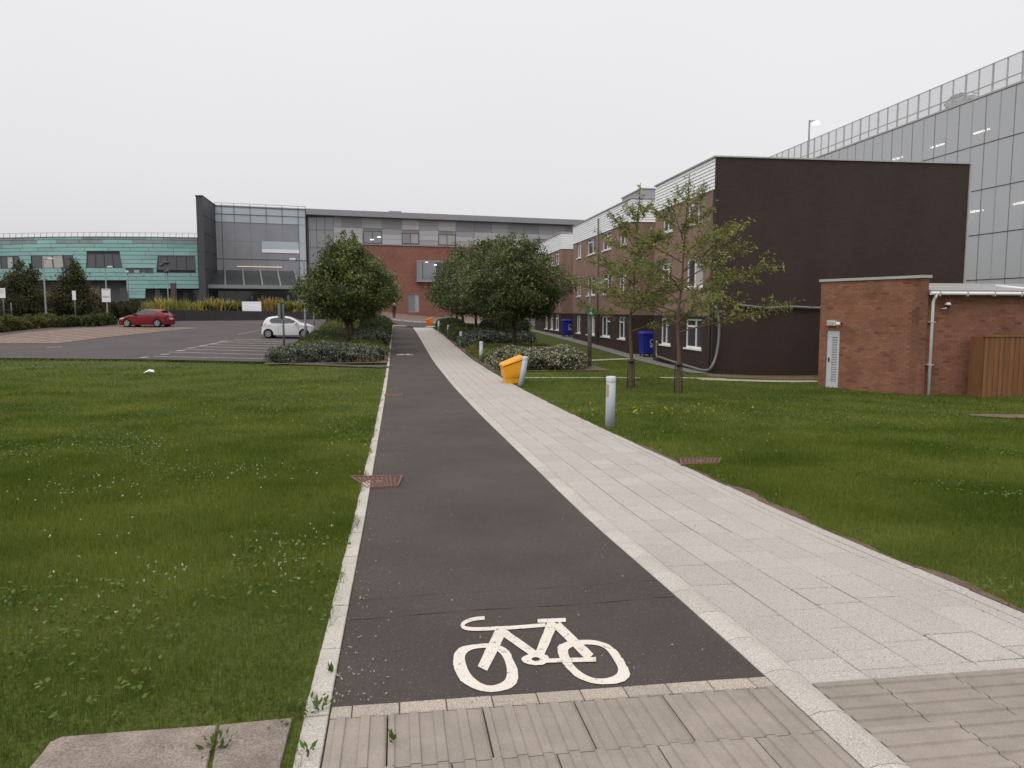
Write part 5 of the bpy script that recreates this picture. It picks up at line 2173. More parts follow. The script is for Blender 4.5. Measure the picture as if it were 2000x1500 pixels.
# ------------------------------------------------------------------ charcoal planter wall in front of the atrium
PW = [(322, 72.5), (360, 74.0), (420, 75.5), (500, 77.0), (580, 78.5), (660, 80), (700, 80.5)]
pwt = thing('planter_wall', 'long low charcoal retaining wall behind the parked cars', 'wall', (0, 0, 0))
for i in range(len(PW) - 1):
    a, b2 = P(PW[i][0], 605, PW[i][1]), P(PW[i + 1][0], 605, PW[i + 1][1])
    m_ = MB()
    top = 1.70 - 0.0
    za_, zb3 = gz(a.x, a.y) - 0.1, gz(b2.x, b2.y) - 0.1
    ta, tb_ = P(PW[i][0], float(np.interp(PW[i][0], [322, 400, 620, 700], [604.5, 606.5, 609, 609])), PW[i][1]).z, P(PW[i + 1][0], float(np.interp(PW[i + 1][0], [322, 400, 620, 700], [604.5, 606.5, 609, 609])), PW[i + 1][1]).z
    m_.hexa([(a.x + 0.01, a.y, za_), (b2.x - 0.01, b2.y, zb3), (b2.x - 0.01, b2.y + 0.4, zb3), (a.x + 0.01, a.y + 0.4, za_), (a.x + 0.01, a.y, ta), (b2.x - 0.01, b2.y, tb_), (b2.x - 0.01, b2.y + 0.4, tb_), (a.x + 0.01, a.y + 0.4, ta)], 'charcoal')
    m_.build('wall_bay', None, pwt)
m_ = MB()
bed = [P(PW[i][0], 605, PW[i][1] + 0.4) for i in range(len(PW))]
for i in range(len(bed) - 1):
    m_.face([(bed[i].x, bed[i].y, 1.5), (bed[i + 1].x, bed[i + 1].y, 1.5), (bed[i + 1].x, bed[i + 1].y + 5.5, 1.5), (bed[i].x, bed[i].y + 5.5, 1.5)], 'soil')
m_.build('planter_soil', None, None, 'structure')
# white board on legs among the plants
sg = P(492, 608, 77.3)
st_ = thing('information_board', 'white slatted board with navy top edge above the planter wall', 'sign', (sg.x, sg.y, 1.5))
wS = 37 / 1500 * 77.3 / 2
for k in range(5):
    m_ = MB()
    z0_ = P(492, 608.5, 76.9).z - 1.5 + k * 0.2
    m_.box(-wS, wS, -0.04, 0.0, z0_, z0_ + 0.19, 'white_board')
    m_.build('panel', None, st_)
m_ = MB()
zt2 = P(492, 608.5, 76.9).z - 1.5 + 5 * 0.2
m_.box(-wS, wS, -0.045, 0.01, zt2 + .001, zt2 + 0.09, 'navy')
m_.build('top_edge', None, st_)
for s in (-1, 1):
    m_ = MB()
    m_.box(s * wS * 0.8 - 0.04, s * wS * 0.8 + 0.04, 0.001, 0.06, 0, zt2, 'galv')
    m_.build('leg', None, st_)

# ------------------------------------------------------------------ bollards
def bollard(label, px, py, lean=(0, 0), mark=False, h=0.95):
    x, y = G(px, py)
    t = thing('bollard', label, 'bollard', (x, y, gz(x, y) - 0.03), 0, 'grey bollards along the footpath')
    t.rotation_euler = (lean[0], lean[1], 0)
    m_ = MB()
    m_.lathe([(0.083, 0.0), (0.083, h - 0.10)], 20, 'grey_post')
    m_.build('post', None, t)
    m_ = MB()
    m_.lathe([(0.085, h - 0.098), (0.087, h - 0.09), (0.087, h - 0.02), (0.078, h - 0.003), (0.05, h)], 20, 'post_cap')
    m_.build('cap', None, t)
    if mark:
        m_ = MB()
        for a in range(4):
            a0, a1 = math.radians(196 + a * 11), math.radians(196 + (a + 1) * 11)
            m_.face([(0.0845 * math.cos(a0), 0.0845 * math.sin(a0), h - 0.36), (0.0845 * math.cos(a1), 0.0845 * math.sin(a1), h - 0.36),
                     (0.0845 * math.cos(a1), 0.0845 * math.sin(a1), h - 0.14), (0.0845 * math.cos(a0), 0.0845 * math.sin(a0), h - 0.14)], 'cream_paint')
        m_.build('worn_sticker', None, t)
    return t


bollard('nearest upright grey bollard on the lawn beside the footpath', 1191, 836, (0.01, 0.012), True)
bollard('grey bollard leaning to the right against the yellow grit bin', 1017, 755, (0.03, 0.16))
bollard('grey bollard at the left end of the near pale-leaved bush', 939, 707, (0, 0.03))
bollard('grey bollard beside the clipped green bed, second beyond the grit bin', 900, 678, (0, 0.02))
bollard('grey bollard just before the rounded far bush', 876, 660)
bollard('farthest grey bollard, by the dark hedge near the orange bin', 857, 648)

# ------------------------------------------------------------------ grit bins
def grit_bin(name, label, x, y, rz, mname, k=1.0):
    t = thing(name, label, 'grit bin', (x, y, gz(x, y) - 0.01), rz)
    w = 0.42 * k
    m_ = MB()
    # tapered tub, stepped foot, sloping rim: x runs from hopper front to back
    def ringz(x0, x1, yy, z0, z1):
        return [(x0, -yy, z0), (x1, -yy, z1), (x1, yy, z1), (x0, yy, z0)]
    lv = [ringz(-0.24, 0.24, 0.38, 0, 0), ringz(-0.25, 0.25, 0.39, 0.2, 0.2), ringz(-0.28, 0.28, 0.42, 0.21, 0.21), ringz(-0.3, 0.31, 0.45, 0.36, 0.30), ringz(-0.325, 0.36, 0.47, 0.56, 0.80)]
    lv = [[(a * k, b * k, c * k) for a, b, c in r] for r in lv]
    for i in range(len(lv) - 1):
        for j in range(4):
            l = (j + 1) % 4
            m_.face([lv[i][j], lv[i][l], lv[i + 1][l], lv[i + 1][j]], mname)
    m_.face(lv[0][::-1], mname)
    m_.face(lv[-1], mname)
    o = m_.build('tub', None, t)
    bv = o.modifiers.new('bevel', 'BEVEL')
    bv.width = 0.015 * k
    bv.segments = 2
    # moulded diagonal rib on each flank
    for s in (-1, 1):
        r = MB()
        r.bar((-0.29 * k, s * 0.455 * k, 0.52 * k), (0.31 * k, s * 0.445 * k, 0.32 * k), 0.03 * k, 0.025 * k, mname)
        r.build('rib', None, o)
    m_ = MB()
    f = [(-0.37, -0.5, 0.575), (0.375, -0.5, 0.825), (0.375, 0.5, 0.825), (-0.37, 0.5, 0.575)]
    g = [(-0.355, -0.47, 0.645), (0.33, -0.47, 0.925), (0.33, 0.47, 0.925), (-0.355, 0.47, 0.645)]
    m_.hexa([(a * k, b * k, c * k) for a, b, c in f] + [(a * k, b * k, c * k) for a, b, c in g], mname)
    lid = m_.build('lid', None, t)
    bv = lid.modifiers.new('bevel', 'BEVEL')
    bv.width = 0.022 * k
    bv.segments = 3
    m_ = MB()
    m_.bar((-0.385 * k, -0.12 * k, 0.6 * k), (-0.385 * k, 0.12 * k, 0.6 * k), 0.025 * k, 0.03 * k, mname)
    m_.build('lid_handle', None, lid)
    return t


x, y = G(999, 748)
grit_bin('grit_bin', 'yellow grit bin with sloping lid beside the leaning bollard', x, y + 0.15, math.radians(8), 'yellow', 0.95)
x, y = G(838, 636.5)
grit_bin('grit_bin', 'small orange grit bin at the far end of the footpath', x, y, math.radians(8), 'orange', 1.0)


# ------------------------------------------------------------------ wheelie bins in the recesses
def wheelie(label, px, py, y, rz):
    p = P(px, py, y)
    t = thing('wheeled_bin', label, 'waste bin', (p.x, y, gz(p.x, y) + 0.02), rz, 'blue wheeled bins')
    m_ = MB()
    lo = [(-0.28, -0.38, 0.17), (0.28, -0.38, 0.17), (0.28, 0.38, 0.17), (-0.28, 0.38, 0.17)]
    hi = [(-0.35, -0.48, 1.15), (0.35, -0.48, 1.15), (0.35, 0.48, 1.15), (-0.35, 0.48, 1.15)]
    m_.hexa(lo + hi, 'bin_blue')
    for kx in (-0.16, 0, 0.16): m_.bar((kx, -0.395, 0.22), (kx * 1.15, -0.475, 1.05), 0.05, 0.03, 'bin_blue')
    o = m_.build('body', None, t)
    m_ = MB()
    m_.box(-0.38, 0.38, -0.52, 0.5, 1.152, 1.20, 'bin_blue')
    m_.hexa([(-0.34, -0.48, 1.2), (0.34, -0.48, 1.2), (0.34, 0.46, 1.2), (-0.34, 0.46, 1.2), (-0.3, -0.3, 1.25), (0.3, -0.3, 1.25), (0.3, 0.36, 1.3), (-0.3, 0.36, 1.3)], 'bin_blue')
    m_.build('lid', None, t)
    for qx in (-0.24, 0.24):
        for qy in (-0.3, 0.3):
            m_ = MB()
            m_.tube([(qx - 0.025, qy, 0.08), (qx + 0.025, qy, 0.08)], 0.08, 10, 'rubber')
            m_.box(qx - 0.03, qx + 0.03, qy - 0.03, qy + 0.03, 0.1, 0.169, 'galv')
            m_.build('wheel', None, t)
    m_ = MB()
    ring_ = []
    f = lambda x_, z_: (x_, -0.38 - 0.1 * (z_ - 0.17) / 0.98 - 0.024, z_)
    for k in range(10):
        a0, a1 = math.pi * (0.1 + 0.16 * k), math.pi * (0.1 + 0.16 * (k + 1))
        c = (0.14, 0.78)
        m_.face([f(c[0] + 0.10 * math.cos(a0), c[1] + 0.10 * math.sin(a0)), f(c[0] + 0.13 * math.cos(a0), c[1] + 0.13 * math.sin(a0)),
                 f(c[0] + 0.13 * math.cos(a1), c[1] + 0.13 * math.sin(a1)), f(c[0] + 0.10 * math.cos(a1), c[1] + 0.10 * math.sin(a1))], 'bin_label')
    for z_ in (0.58, 0.5): m_.face([f(0.02, z_), f(0.27, z_), f(0.27, z_ + 0.045), f(0.02, z_ + 0.045)], 'bin_label')
    m_.build('print', None, o)
    return t


wheelie('large blue wheeled bin in the near recess of the brown block', 1263, 697, BL(0.4, blocks[0][1] + 2.2, 0).y, B_ROT)
wheelie('blue wheeled bin in the farther recess of the brown block', 1106.5, 672, BL(0.4, blocks[1][1] + 2.0, 0).y, B_ROT)

# ------------------------------------------------------------------ lamp columns and signs
def lamp_column(label, px, pyb, ytop, arm, name='lamp_column', y=None, lit=False, r=0.06, mname='galv', thick=None, head=(0.42, 0.16, 0.09)):
    if y is None: x, y = G(px, pyb)
    else: x = P(px, pyb, y).x
    z = gz(x, y)
    h = P(px, ytop, y).z - z
    t = thing(name, label, 'street lamp', (x, y, z))
    m_ = MB()
    if thick: m_.tube([(0, 0, -0.05), (0, 0, thick), (0, 0, thick + 0.1), (0, 0, h)], [r * 1.8, r * 1.8, r, r * 0.8], 12, mname)
    else: m_.tube([(0, 0, -0.05), (0, 0, 1.0), (0, 0, 1.06), (0, 0, h)], [r * 1.5, r * 1.5, r, r * 0.75], 12, mname)
    m_.build('column', None, t)
    ax, ay = arm
    m_ = MB()
    m_.tube([(0, 0, h - 0.03), (ax * 0.5, ay * 0.5, h + 0.03), (ax, ay, h + 0.05)], 0.035, 8, mname)
    m_.build('arm', None, t)
    d = Vector((ax, ay, 0)).normalized()
    s = Vector((-d.y, d.x, 0))
    c = Vector((ax, ay, h + 0.06))
    L, w_, hh = head
    m_ = MB()
    lo = [c - s * w_ * 0.7 - d * 0.05, c + d * L * 0.9 - s * w_ * 0.8, c + d * L * 0.9 + s * w_ * 0.8, c + s * w_ * 0.7 - d * 0.05]
    up = Vector((0, 0, hh))
    m_.hexa([p - Vector((0, 0, 0.02)) for p in lo] + [p * 1.0 + up + (c + d * L * 0.4 - p) * 0.25 for p in lo], 'post_cap')
    hd = m_.build('lamp_head', None, t)
    m_ = MB()
    lo2 = [p + (c + d * L * 0.45 - p) * 0.2 - Vector((0, 0, 0.022)) for p in lo]
    m_.hexa([p - Vector((0, 0, 0.03)) for p in lo2] + lo2, 'lamp_lit' if lit else 'lamp_clear')
    m_.build('lens', None, hd)
    return t


def board(t, x0, x1, z0, z1, yf, mname='white_plastic', lines=(), name='sign_plate', printmat='print'):
    m_ = MB()
    m_.box(x0, x1, yf - 0.02, yf, z0, z1, mname)
    o = m_.build(name, None, t)
    for (a0, a1, b0, b1) in lines:
        q = MB()
        X0, X1 = x0 + (x1 - x0) * a0, x0 + (x1 - x0) * a1
        Y0, Y1 = z0 + (z1 - z0) * b0, z0 + (z1 - z0) * b1
        q.box(X0, X1, yf - 0.026, yf - 0.0205, Y0, Y1, printmat)
        q.build('print_line', None, o)
    return o


t = lamp_column('dark lamp column with small green sign on the grass before the brown block', 1151, 724, 557, (0.28, 0.05), y=31.5, thick=2.1, r=0.048, mname='dark_post', head=(0.26, 0.13, 0.07))
zc = P(1154, 608, 31.5).z - t.location.z
m_ = MB()
m_.box(-0.115, 0.155, -0.19, -0.17, zc - 0.21, zc + 0.2, 'sign_green')
sg_ = m_.build('safety_sign', None, t)
m_ = MB()
yy = -0.194
cx = 0.02
m_.face([(cx + 0.025 * math.cos(a), yy, zc + 0.1 + 0.025 * math.sin(a)) for a in [i * math.pi / 5 for i in range(10)]], 'white_plastic')
for (p, q, w) in (((cx, 0.06), (cx, -0.03), 0.05), ((cx - 0.015, -0.03), (cx - 0.05, -0.13), 0.025), ((cx + 0.015, -0.03), (cx + 0.045, -0.13), 0.025), ((cx - 0.02, 0.05), (cx - 0.07, 0.11), 0.02), ((cx + 0.02, 0.05), (cx + 0.07, 0.11), 0.02)):
    m_.bar((p[0], yy, zc + p[1]), (q[0], yy, zc + q[1]), 0.006, w, 'white_plastic', up=(0, 0, 1) if p[0] != q[0] else (1, 0, 0))
m_.build('figure_print', None, sg_)

lamp_column('slim grey lamp column standing before the left hedge tree', 597, 655, 509, (-0.5, -0.1), y=49.5, r=0.07)
lamp_column('tall grey lamp column rising from the low planting at the far left', 91.5, 638, 507, (0.55, -0.1), y=66, r=0.075)
tl = lamp_column('grey lamp column carrying a white notice left of the red car', 211, 634, 523, (0.35, -0.1), y=69.5, r=0.07)
tz_ = lambda py, y, t_: P(211, py, y).z - t_.location.z
board(tl, -0.38, 0.40, tz_(590, 69.5, tl), tz_(564, 69.5, tl), -0.08, lines=((0.1, 0.9, 0.9, 0.94), (0.1, 0.9, 0.42, 0.45), (0.15, 0.85, 0.34, 0.37)))

# parking sign seen edge-on in front of the white car
x, y = G(555, 686)
t = thing('sign_post', 'grey post with a narrow edge-on sign in front of the white car', 'sign', (x, y, gz(x, y)))
m_ = MB()
hp_ = P(552, 592, y).z - gz(x, y)
m_.tube([(0, 0, -0.05), (0, 0, hp_ - 0.05)], 0.055, 10, 'galv')
m_.build('post', None, t)
m_ = MB()
m_.hexa([(-0.20, -0.3, hp_ - 0.85), (-0.05, -0.34, hp_ - 0.85), (0.0, 0.30, hp_ - 0.85), (-0.04, 0.30, hp_ - 0.85), (-0.20, -0.3, hp_), (-0.05, -0.34, hp_), (0.0, 0.30, hp_), (-0.04, 0.30, hp_)], 'galv')
m_.build('sign_back', None, t)

for (px, pyb, pyt, y, wpx, hpx, lab) in ((8.5, 618, 564, 63, 12, 18, 'white notice board on a post at the left edge of the picture'),
                                         (148, 621, 569, 67, 7, 17, 'small white sign on a dark post beside the conical evergreen')):
    p = P(px, pyb, y)
    z = gz(p.x, y)
    t = thing('sign_post', lab, 'sign', (p.x, y, z))
    zt_ = P(px, pyt, y).z - z
    zb_2 = P(px, pyt + hpx, y).z - z
    m_ = MB()
    m_.tube([(0, 0, -0.05), (0, 0, zt_)], 0.06, 8, 'dark_post')
    m_.build('post', None, t)
    w2 = wpx / 1500 * y / 2
    board(t, -w2, w2, zb_2, zt_ + 0.05, -0.07, lines=((0.15, 0.85, 0.8, 0.84), (0.15, 0.8, 0.66, 0.69), (0.15, 0.85, 0.5, 0.53)) if wpx > 8 else ())
# short white marker post
p = P(23, 617, 64)
t = thing('marker_post', 'slim pale marker post with white foot among the planting', 'post', (p.x, 64, gz(p.x, 64)))
m_ = MB()
m_.box(-0.06, 0.06, -0.06, 0.06, 0, 0.65, 'white_plastic')
m_.build('foot', None, t)
m_ = MB()
m_.tube([(0, 0, 0.65), (0, 0, 1.9)], 0.04, 8, 'galv')
m_.build('post', None, t)
# camera mast and slim posts in front of the copper building
p = P(329, 592, 80)
t = thing('camera_mast', 'slim mast with surveillance cameras in front of the copper building', 'mast', (p.x, 80, 1.45))
hm = P(329, 513, 80).z - 1.45
m_ = MB()
m_.tube([(0, 0, 0), (0, 0, 1.2), (0, 0, 1.25), (0, 0, hm)], [0.1, 0.1, 0.06, 0.05], 10, 'galv')
m_.build('mast', None, t)
for (dx, dz, w) in ((0.0, 0.0, 0.42), (-0.5, -0.25, 0.28), (0.0, -0.9, 0.3)):
    m_ = MB()
    m_.tube([(dx, -0.1, hm + dz + 0.1), (dx, -0.1, hm + dz), (dx, -0.1, hm + dz - 0.16)], [w * 0.8, w, w * 0.4], 10, 'dark_steel')
    if dx: m_.bar((0, -0.05, hm + dz + .05), (dx, -0.05, hm + dz + .05), 0.05, 0.05, 'galv')
    m_.build('camera_head', None, t)
p = P(252, 597, 82)
t = thing('slim_post', 'thin grey post in front of the copper building pier', 'post', (p.x, 82, gz(p.x, 82)))
m_ = MB()
m_.tube([(0, 0, 0), (0, 0, P(252, 534, 82).z - gz(p.x, 82))], 0.06, 8, 'galv')
m_.build('post', None, t)
m_ = MB()
hh = P(252, 534, 82).z - gz(p.x, 82)
m_.tube([(0, 0, hh), (0, 0, hh + 0.2), (0, 0, hh + 0.3)], [0.1, 0.2, 0.05], 8, 'post_cap')
m_.build('lantern', None, t)
p = P(340, 592, 80.5)
t = thing('stone_pillar', 'square brown pillar behind the planter shrubs', 'pillar', (p.x, 80.5, 1.45))
m_ = MB()
m_.box(-0.22, 0.22, -0.22, 0.22, 0, P(340, 554, 80.5).z - 1.45, 'pillar_brown')
m_.build('shaft', None, t)
m_ = MB()
zz = P(340, 554, 80.5).z - 1.45
m_.box(-0.25, 0.25, -0.25, 0.25, zz, zz + 0.06, 'concrete')
m_.build('cap', None, t)
for (px, pyb, pyt, y, lab) in ((614, 648, 607, 58, 'thin grey post at the end of the white car bonnet'), (642, 642, 616, 62, 'short thin post behind the left hedge')):
    p = P(px, pyb, y)
    z = gz(p.x, y)
    t = thing('slim_post', lab, 'post', (p.x, y, z))
    m_ = MB()
    m_.tube([(0, 0, 0), (0, 0, P(px, pyt, y).z - z)], 0.05, 8, 'galv')
    m_.build('post', None, t)
    m_ = MB()
    m_.tube([(0, 0, P(px, pyt, y).z - z), (0, 0, P(px, pyt, y).z - z + 0.1)], [0.07, 0.05], 8, 'post_cap')
    m_.build('cap', None, t)
# lamp on the roof deck of the car park
pl = P(1581, 240, 84)
t = thing('roof_lamp', 'lit lamp on a slender mast on the car park roof deck', 'lamp', (pl.x, 84, zr[1] - 0.02))
hl = pl.z - zr[1] + 0.3
m_ = MB()
m_.tube([(0, 0, 0), (0, 0, hl)], 0.09, 8, 'galv')
m_.build('mast', None, t)
m_ = MB()
m_.bar((0, 0, hl - 0.1), (0.7, -0.1, hl - 0.1), 0.1, 0.1, 'galv')
hd = m_.build('arm', None, t)
m_ = MB()
m_.hexa([(0.4, -0.3, hl - 0.5), (0.95, -0.4, hl - 0.5), (0.95, 0.1, hl - 0.45), (0.4, 0.1, hl - 0.45), (0.45, -0.25, hl - 0.16), (0.9, -0.3, hl - 0.16), (0.9, 0.05, hl - 0.16), (0.45, 0.05, hl - 0.16)], 'lamp_lit')
m_.build('lamp_head', None, hd)


# ------------------------------------------------------------------ cars
def car(name, label, loc, rz, L, Wd, top, wheels, mbody, side_windows, ws, rs, belt, wr=0.30, sill=0.20, roofdark=False):
    """hatchback; x runs from nose (0) to tail (L); top = silhouette points"""
    t = thing(name, label, 'car', loc, rz, 'parked hatchbacks')
    tx = [p[0] for p in top]
    tzv = [p[1] for p in top]
    # smooth silhouette
    dense = smooth_pts([(p[0], 0, p[1]) for p in top], 8)
    dx_ = [p.x for p in dense]
    dz_ = [p.z for p in dense]
    zt = lambda x_: float(np.interp(x_, dx_, dz_))
    hw0 = Wd / 2

    def hw(x_, z_):
        e = abs(x_ - L / 2) / (L / 2)
        w = hw0 * (1 - 0.13 * e ** 4 - 0.12 * max(0, e - 0.9) / 0.1)
        if z_ < 0.45: w *= 1 - 0.05 * (0.45 - z_) / 0.3
        if z_ > belt: w -= 0.24 * (z_ - belt) / max(0.2, (1.46 - belt)) * (1.46 - belt) * 1.35
        w += 0.012 * math.exp(-((z_ - belt + 0.12) / 0.05) ** 2)
        return w

    def zb(x_):
        z_ = sill + 0.05 * (abs(x_ - L / 2) / (L / 2)) ** 3
        for wx in wheels:
            r = wr + 0.055
            if abs(x_ - wx) < r: z_ = max(z_, wr + math.sqrt(r * r - (x_ - wx) ** 2))
        return z_

    xs = sorted(set([round(v_, 4) for v_ in lin(0.0, L, 70)] + [round(wx + (wr + 0.055) * math.cos(a), 4) for wx in wheels for a in lin(0, math.pi, 20)]))
    N = 14
    V_, F_ = [], []
    for x_ in xs:
        b_, tt = zb(x_), zt(x_)
        tt = max(tt, b_ + 0.03)
        zs = max(b_, tt - 0.13)
        sec = []
        for k in range(8):
            z_ = b_ + (zs - b_) * k / 7
            sec.append((hw(x_, z_), z_))
        w1 = hw(x_, zs)
        for k in range(1, N - 7):
            a = (math.pi / 2) * k / (N - 8 + 0.0)
            sec.append((w1 * (math.cos(a) ** 0.55), zs + (tt - zs) * math.sin(a) ** 0.9))
        full = [(x_, -y_, z_) for y_, z_ in sec] + [(x_, y_, z_) for y_, z_ in reversed(sec[:-1])]
        V_ += full
    n_ = len(full)
    for i in range(len(xs) - 1):
        for k in range(n_ - 1):
            a = i * n_ + k
            F_.append((a, a + n_, a + n_ + 1, a + 1))
    F_.append(tuple(range(n_)))
    F_.append(tuple(range((len(xs) - 1) * n_, len(xs) * n_))[::-1])
    m_ = MB()
    m_.v = V_
    m_.f = F_
    m_.m = [0] * len(F_)
    m_.smooth = [True] * (len(F_) - 2) + [False, False]
    body = m_.build('body', mbody, t)
    u_ = MB()
    u_.box(0.15, L - 0.15, -hw0 + 0.16, hw0 - 0.16, sill - 0.02, 0.62, 'black')
    u_.build('underbody', None, t)
    # side windows follow the body side, slightly proud
    for s in (-1, 1):
        for poly_ in side_windows:
            g = MB()
            c = (sum(p[0] for p in poly_) / len(poly_), sum(p[1] for p in poly_) / len(poly_))
            pts_ = [(x_, s * (hw(x_, z_) + 0.008), z_) for x_, z_ in poly_]
            g.face(pts_ if s < 0 else pts_[::-1], 'glass_dark')
            g.build('side_window', None, body)

    def top_pane(x0, x1, w0, w1, nm):
        g = MB()
        n = 8
        for i in range(n):
            xa, xb = x0 + (x1 - x0) * i / n, x0 + (x1 - x0) * (i + 1) / n
            wa, wb = w0 + (w1 - w0) * i / n, w0 + (w1 - w0) * (i + 1) / n
            prev = None
            for j in range(6):
                fa, fb = -1 + 2 * j / 6, -1 + 2 * (j + 1) / 6
                cr = lambda f: -0.05 * f * f
                g.face([(xa, wa * fa, zt(xa) + 0.012 + cr(fa)), (xb, wb * fa, zt(xb) + 0.012 + cr(fa)), (xb, wb * fb, zt(xb) + 0.012 + cr(fb)), (xa, wa * fb, zt(xa) + 0.012 + cr(fb))], 'glass_dark', True)
        g.build(nm, None, body)

    top_pane(ws[0], ws[1], hw0 * 0.80, hw0 * 0.66, 'windscreen')
    top_pane(rs[0], rs[1], hw0 * 0.62, hw0 * 0.68, 'rear_window')
    # door lines and handles
    for s in (-1, 1):
        g = MB()
        xm = (ws[1] + rs[0]) / 2
        lines_ = [(ws[0] + 0.12, sill + 0.12, belt), (xm + 0.02, sill + 0.12, belt)]
        for (x_, z0_, z1_) in lines_:
            zz_ = lin(z0_, z1_, 5)
            for i in range(5):
                g.face([(x_ - 0.006, s * (hw(x_, zz_[i]) + 0.004), zz_[i]), (x_ + 0.006, s * (hw(x_, zz_[i]) + 0.004), zz_[i]), (x_ + 0.006, s * (hw(x_, zz_[i + 1]) + 0.004), zz_[i + 1]), (x_ - 0.006, s * (hw(x_, zz_[i + 1]) + 0.004), zz_[i + 1])], 'black')
        g.build('door_gap', None, body)
        for xh in (xm - 0.17, xm + 0.62):
            g = MB()
            zh = belt - 0.09
            g.box(xh - 0.09, xh + 0.09, s * (hw(xh, zh) + 0.02) - 0.014, s * (hw(xh, zh) + 0.02) + 0.014, zh - 0.014, zh + 0.014, mbody)
            g.build('door_handle', None, body)
        g = MB()
        xq = ws[0] + 0.28
        y_ = s * (hw(xq, belt) + 0.1)
        g.hexa([(xq - 0.06, y_ - 0.1, belt - 0.02), (xq + 0.09, y_ - 0.09, belt - 0.02), (xq + 0.09, y_ + 0.09, belt - 0.02), (xq - 0.06, y_ + 0.09, belt - 0.02),
                (xq - 0.03, y_ - 0.09, belt + 0.12), (xq + 0.09, y_ - 0.08, belt + 0.12), (xq + 0.09, y_ + 0.08, belt + 0.12), (xq - 0.03, y_ + 0.08, belt + 0.12)], 'black' if mbody == 'car_red' else mbody)
        mo = g.build('wing_mirror', None, t)
        bv = mo.modifiers.new('b', 'BEVEL')
        bv.width = 0.03
        bv.segments = 2
        # lamps
        xl = 0.17
        zl = zt(0.35) - 0.10
        g = MB()
        ql = [(0.10, zl - 0.10), (0.34, zl - 0.09), (0.62, zl + 0.035), (0.40, zl + 0.055), (0.14, zl - 0.02)]
        pts_ = [(x_, s * (hw(x_, z_) + 0.012), z_) for x_, z_ in ql]
        g.face(pts_ if s < 0 else pts_[::-1], 'lamp_clear')
        g.build('headlight', None, body)
        g = MB()
        zl = belt - 0.02
        ql = [(L - 0.12, zl - 0.16), (L - 0.06, zl - 0.02), (L - 0.12, zl + 0.07), (L - 0.34, zl + 0.06), (L - 0.26, zl - 0.10)]
        pts_ = [(x_, s * (hw(x_, z_) + 0.012), z_) for x_, z_ in ql]
        g.face(pts_[::-1] if s < 0 else pts_, 'lamp_red')
        g.build('tail_light', None, body)
        g = MB()
        g.box(L - 0.03, L + 0.012, s * 0.55 - 0.15 if s > 0 else -0.7, 0.7 if s > 0 else -0.4, zl - 0.14, zl + 0.04, 'lamp_red')
        g.build('tail_light', None, body)
        for wx in wheels:
            cy = s * (hw0 - 0.09)
            g = MB()
            prof = [(wr * 0.62, -0.09), (wr * 0.9, -0.1), (wr, -0.07), (wr, 0.07), (wr * 0.9, 0.1), (wr * 0.62, 0.09)]
            g.lathe(prof, 28, 'rubber', 'y', (wx, cy, wr))
            wh = g.build('wheel', None, t)
            g = MB()
            yo = s * 0.088
            g.tube([(wx, cy + yo * 0.5, wr), (wx, cy + yo * 0.93, wr)], wr * 0.63, 24, 'black')
            for k in range(5):
                a = 2 * math.pi * k / 5 + 0.3
                for da in (-0.13, 0.13):
                    g.bar((wx + 0.05 * math.cos(a), cy + yo, wr + 0.05 * math.sin(a)), (wx + wr * 0.6 * math.cos(a + da), cy + yo * 1.02, wr + wr * 0.6 * math.sin(a + da)), 0.045, 0.03, 'alloy', up=(0, 1, 0))
            pr = [(wx + wr * 0.62 * math.cos(2 * math.pi * k / 24), cy + yo, wr + wr * 0.62 * math.sin(2 * math.pi * k / 24)) for k in range(25)]
            g.tube(pr, 0.018, 6, 'alloy', cap=False)
            g.tube([(wx, cy + yo * 0.9, wr), (wx, cy + yo * 1.12, wr)], 0.05, 12, 'alloy')
            g.build('rim', None, wh)
    g = MB()
    g.box(-0.012, 0.06, -0.45, 0.45, 0.34, 0.50, 'black')
    g.build('grille', None, body)
    g = MB()
    g.box(L - 0.02, L + 0.014, -0.26, 0.26, 0.62, 0.73, 'white_plastic')
    g.build('number_plate', None, body)
    if roofdark:
        g = MB()
        g.hexa([(L - 0.52, -0.52, zt(L - 0.52) + 0.02), (L - 0.30, -0.5, zt(L - 0.52) - 0.015), (L - 0.30, 0.5, zt(L - 0.52) - 0.015), (L - 0.52, 0.52, zt(L - 0.52) + 0.02),
                (L - 0.52, -0.52, zt(L - 0.52) + 0.045), (L - 0.28, -0.5, zt(L - 0.52) + 0.02), (L - 0.28, 0.5, zt(L - 0.52) + 0.02), (L - 0.52, 0.52, zt(L - 0.52) + 0.045)], 'black')
        g.build('spoiler', None, body)
    return t


def car_at(px, py, y=None):
    x, yy = G(px, py)
    return x, yy, gz(x, yy) + 0.035


rx_, ry_, rz_ = car_at(238, 640)
red_top = [(0, 0.52), (0.05, 0.66), (0.25, 0.78), (0.6, 0.89), (1.0, 0.97), (1.22, 1.02), (1.6, 1.22), (2.0, 1.39), (2.4, 1.455), (2.9, 1.44), (3.35, 1.37), (3.62, 1.2), (3.82, 1.0), (3.95, 0.9), (4.0, 0.55)]
car('parked_car', 'red five-door hatchback parked on the brick bays', (rx_ - 0.25, ry_ + 0.75, rz_), math.radians(-3), 4.0, 1.72, red_top, (0.78, 3.24), 'car_red',
    [[(1.38, 0.99), (1.62, 1.13), (1.98, 1.30), (2.28, 1.355), (2.30, 0.985)], [(2.38, 0.985), (2.36, 1.355), (2.80, 1.345), (3.12, 1.27), (3.30, 1.13), (3.05, 1.04)]],
    (1.24, 2.02), (3.32, 3.72), 0.96, 0.315, roofdark=True)
wx_, wy_, wz_ = car_at(515, 661)
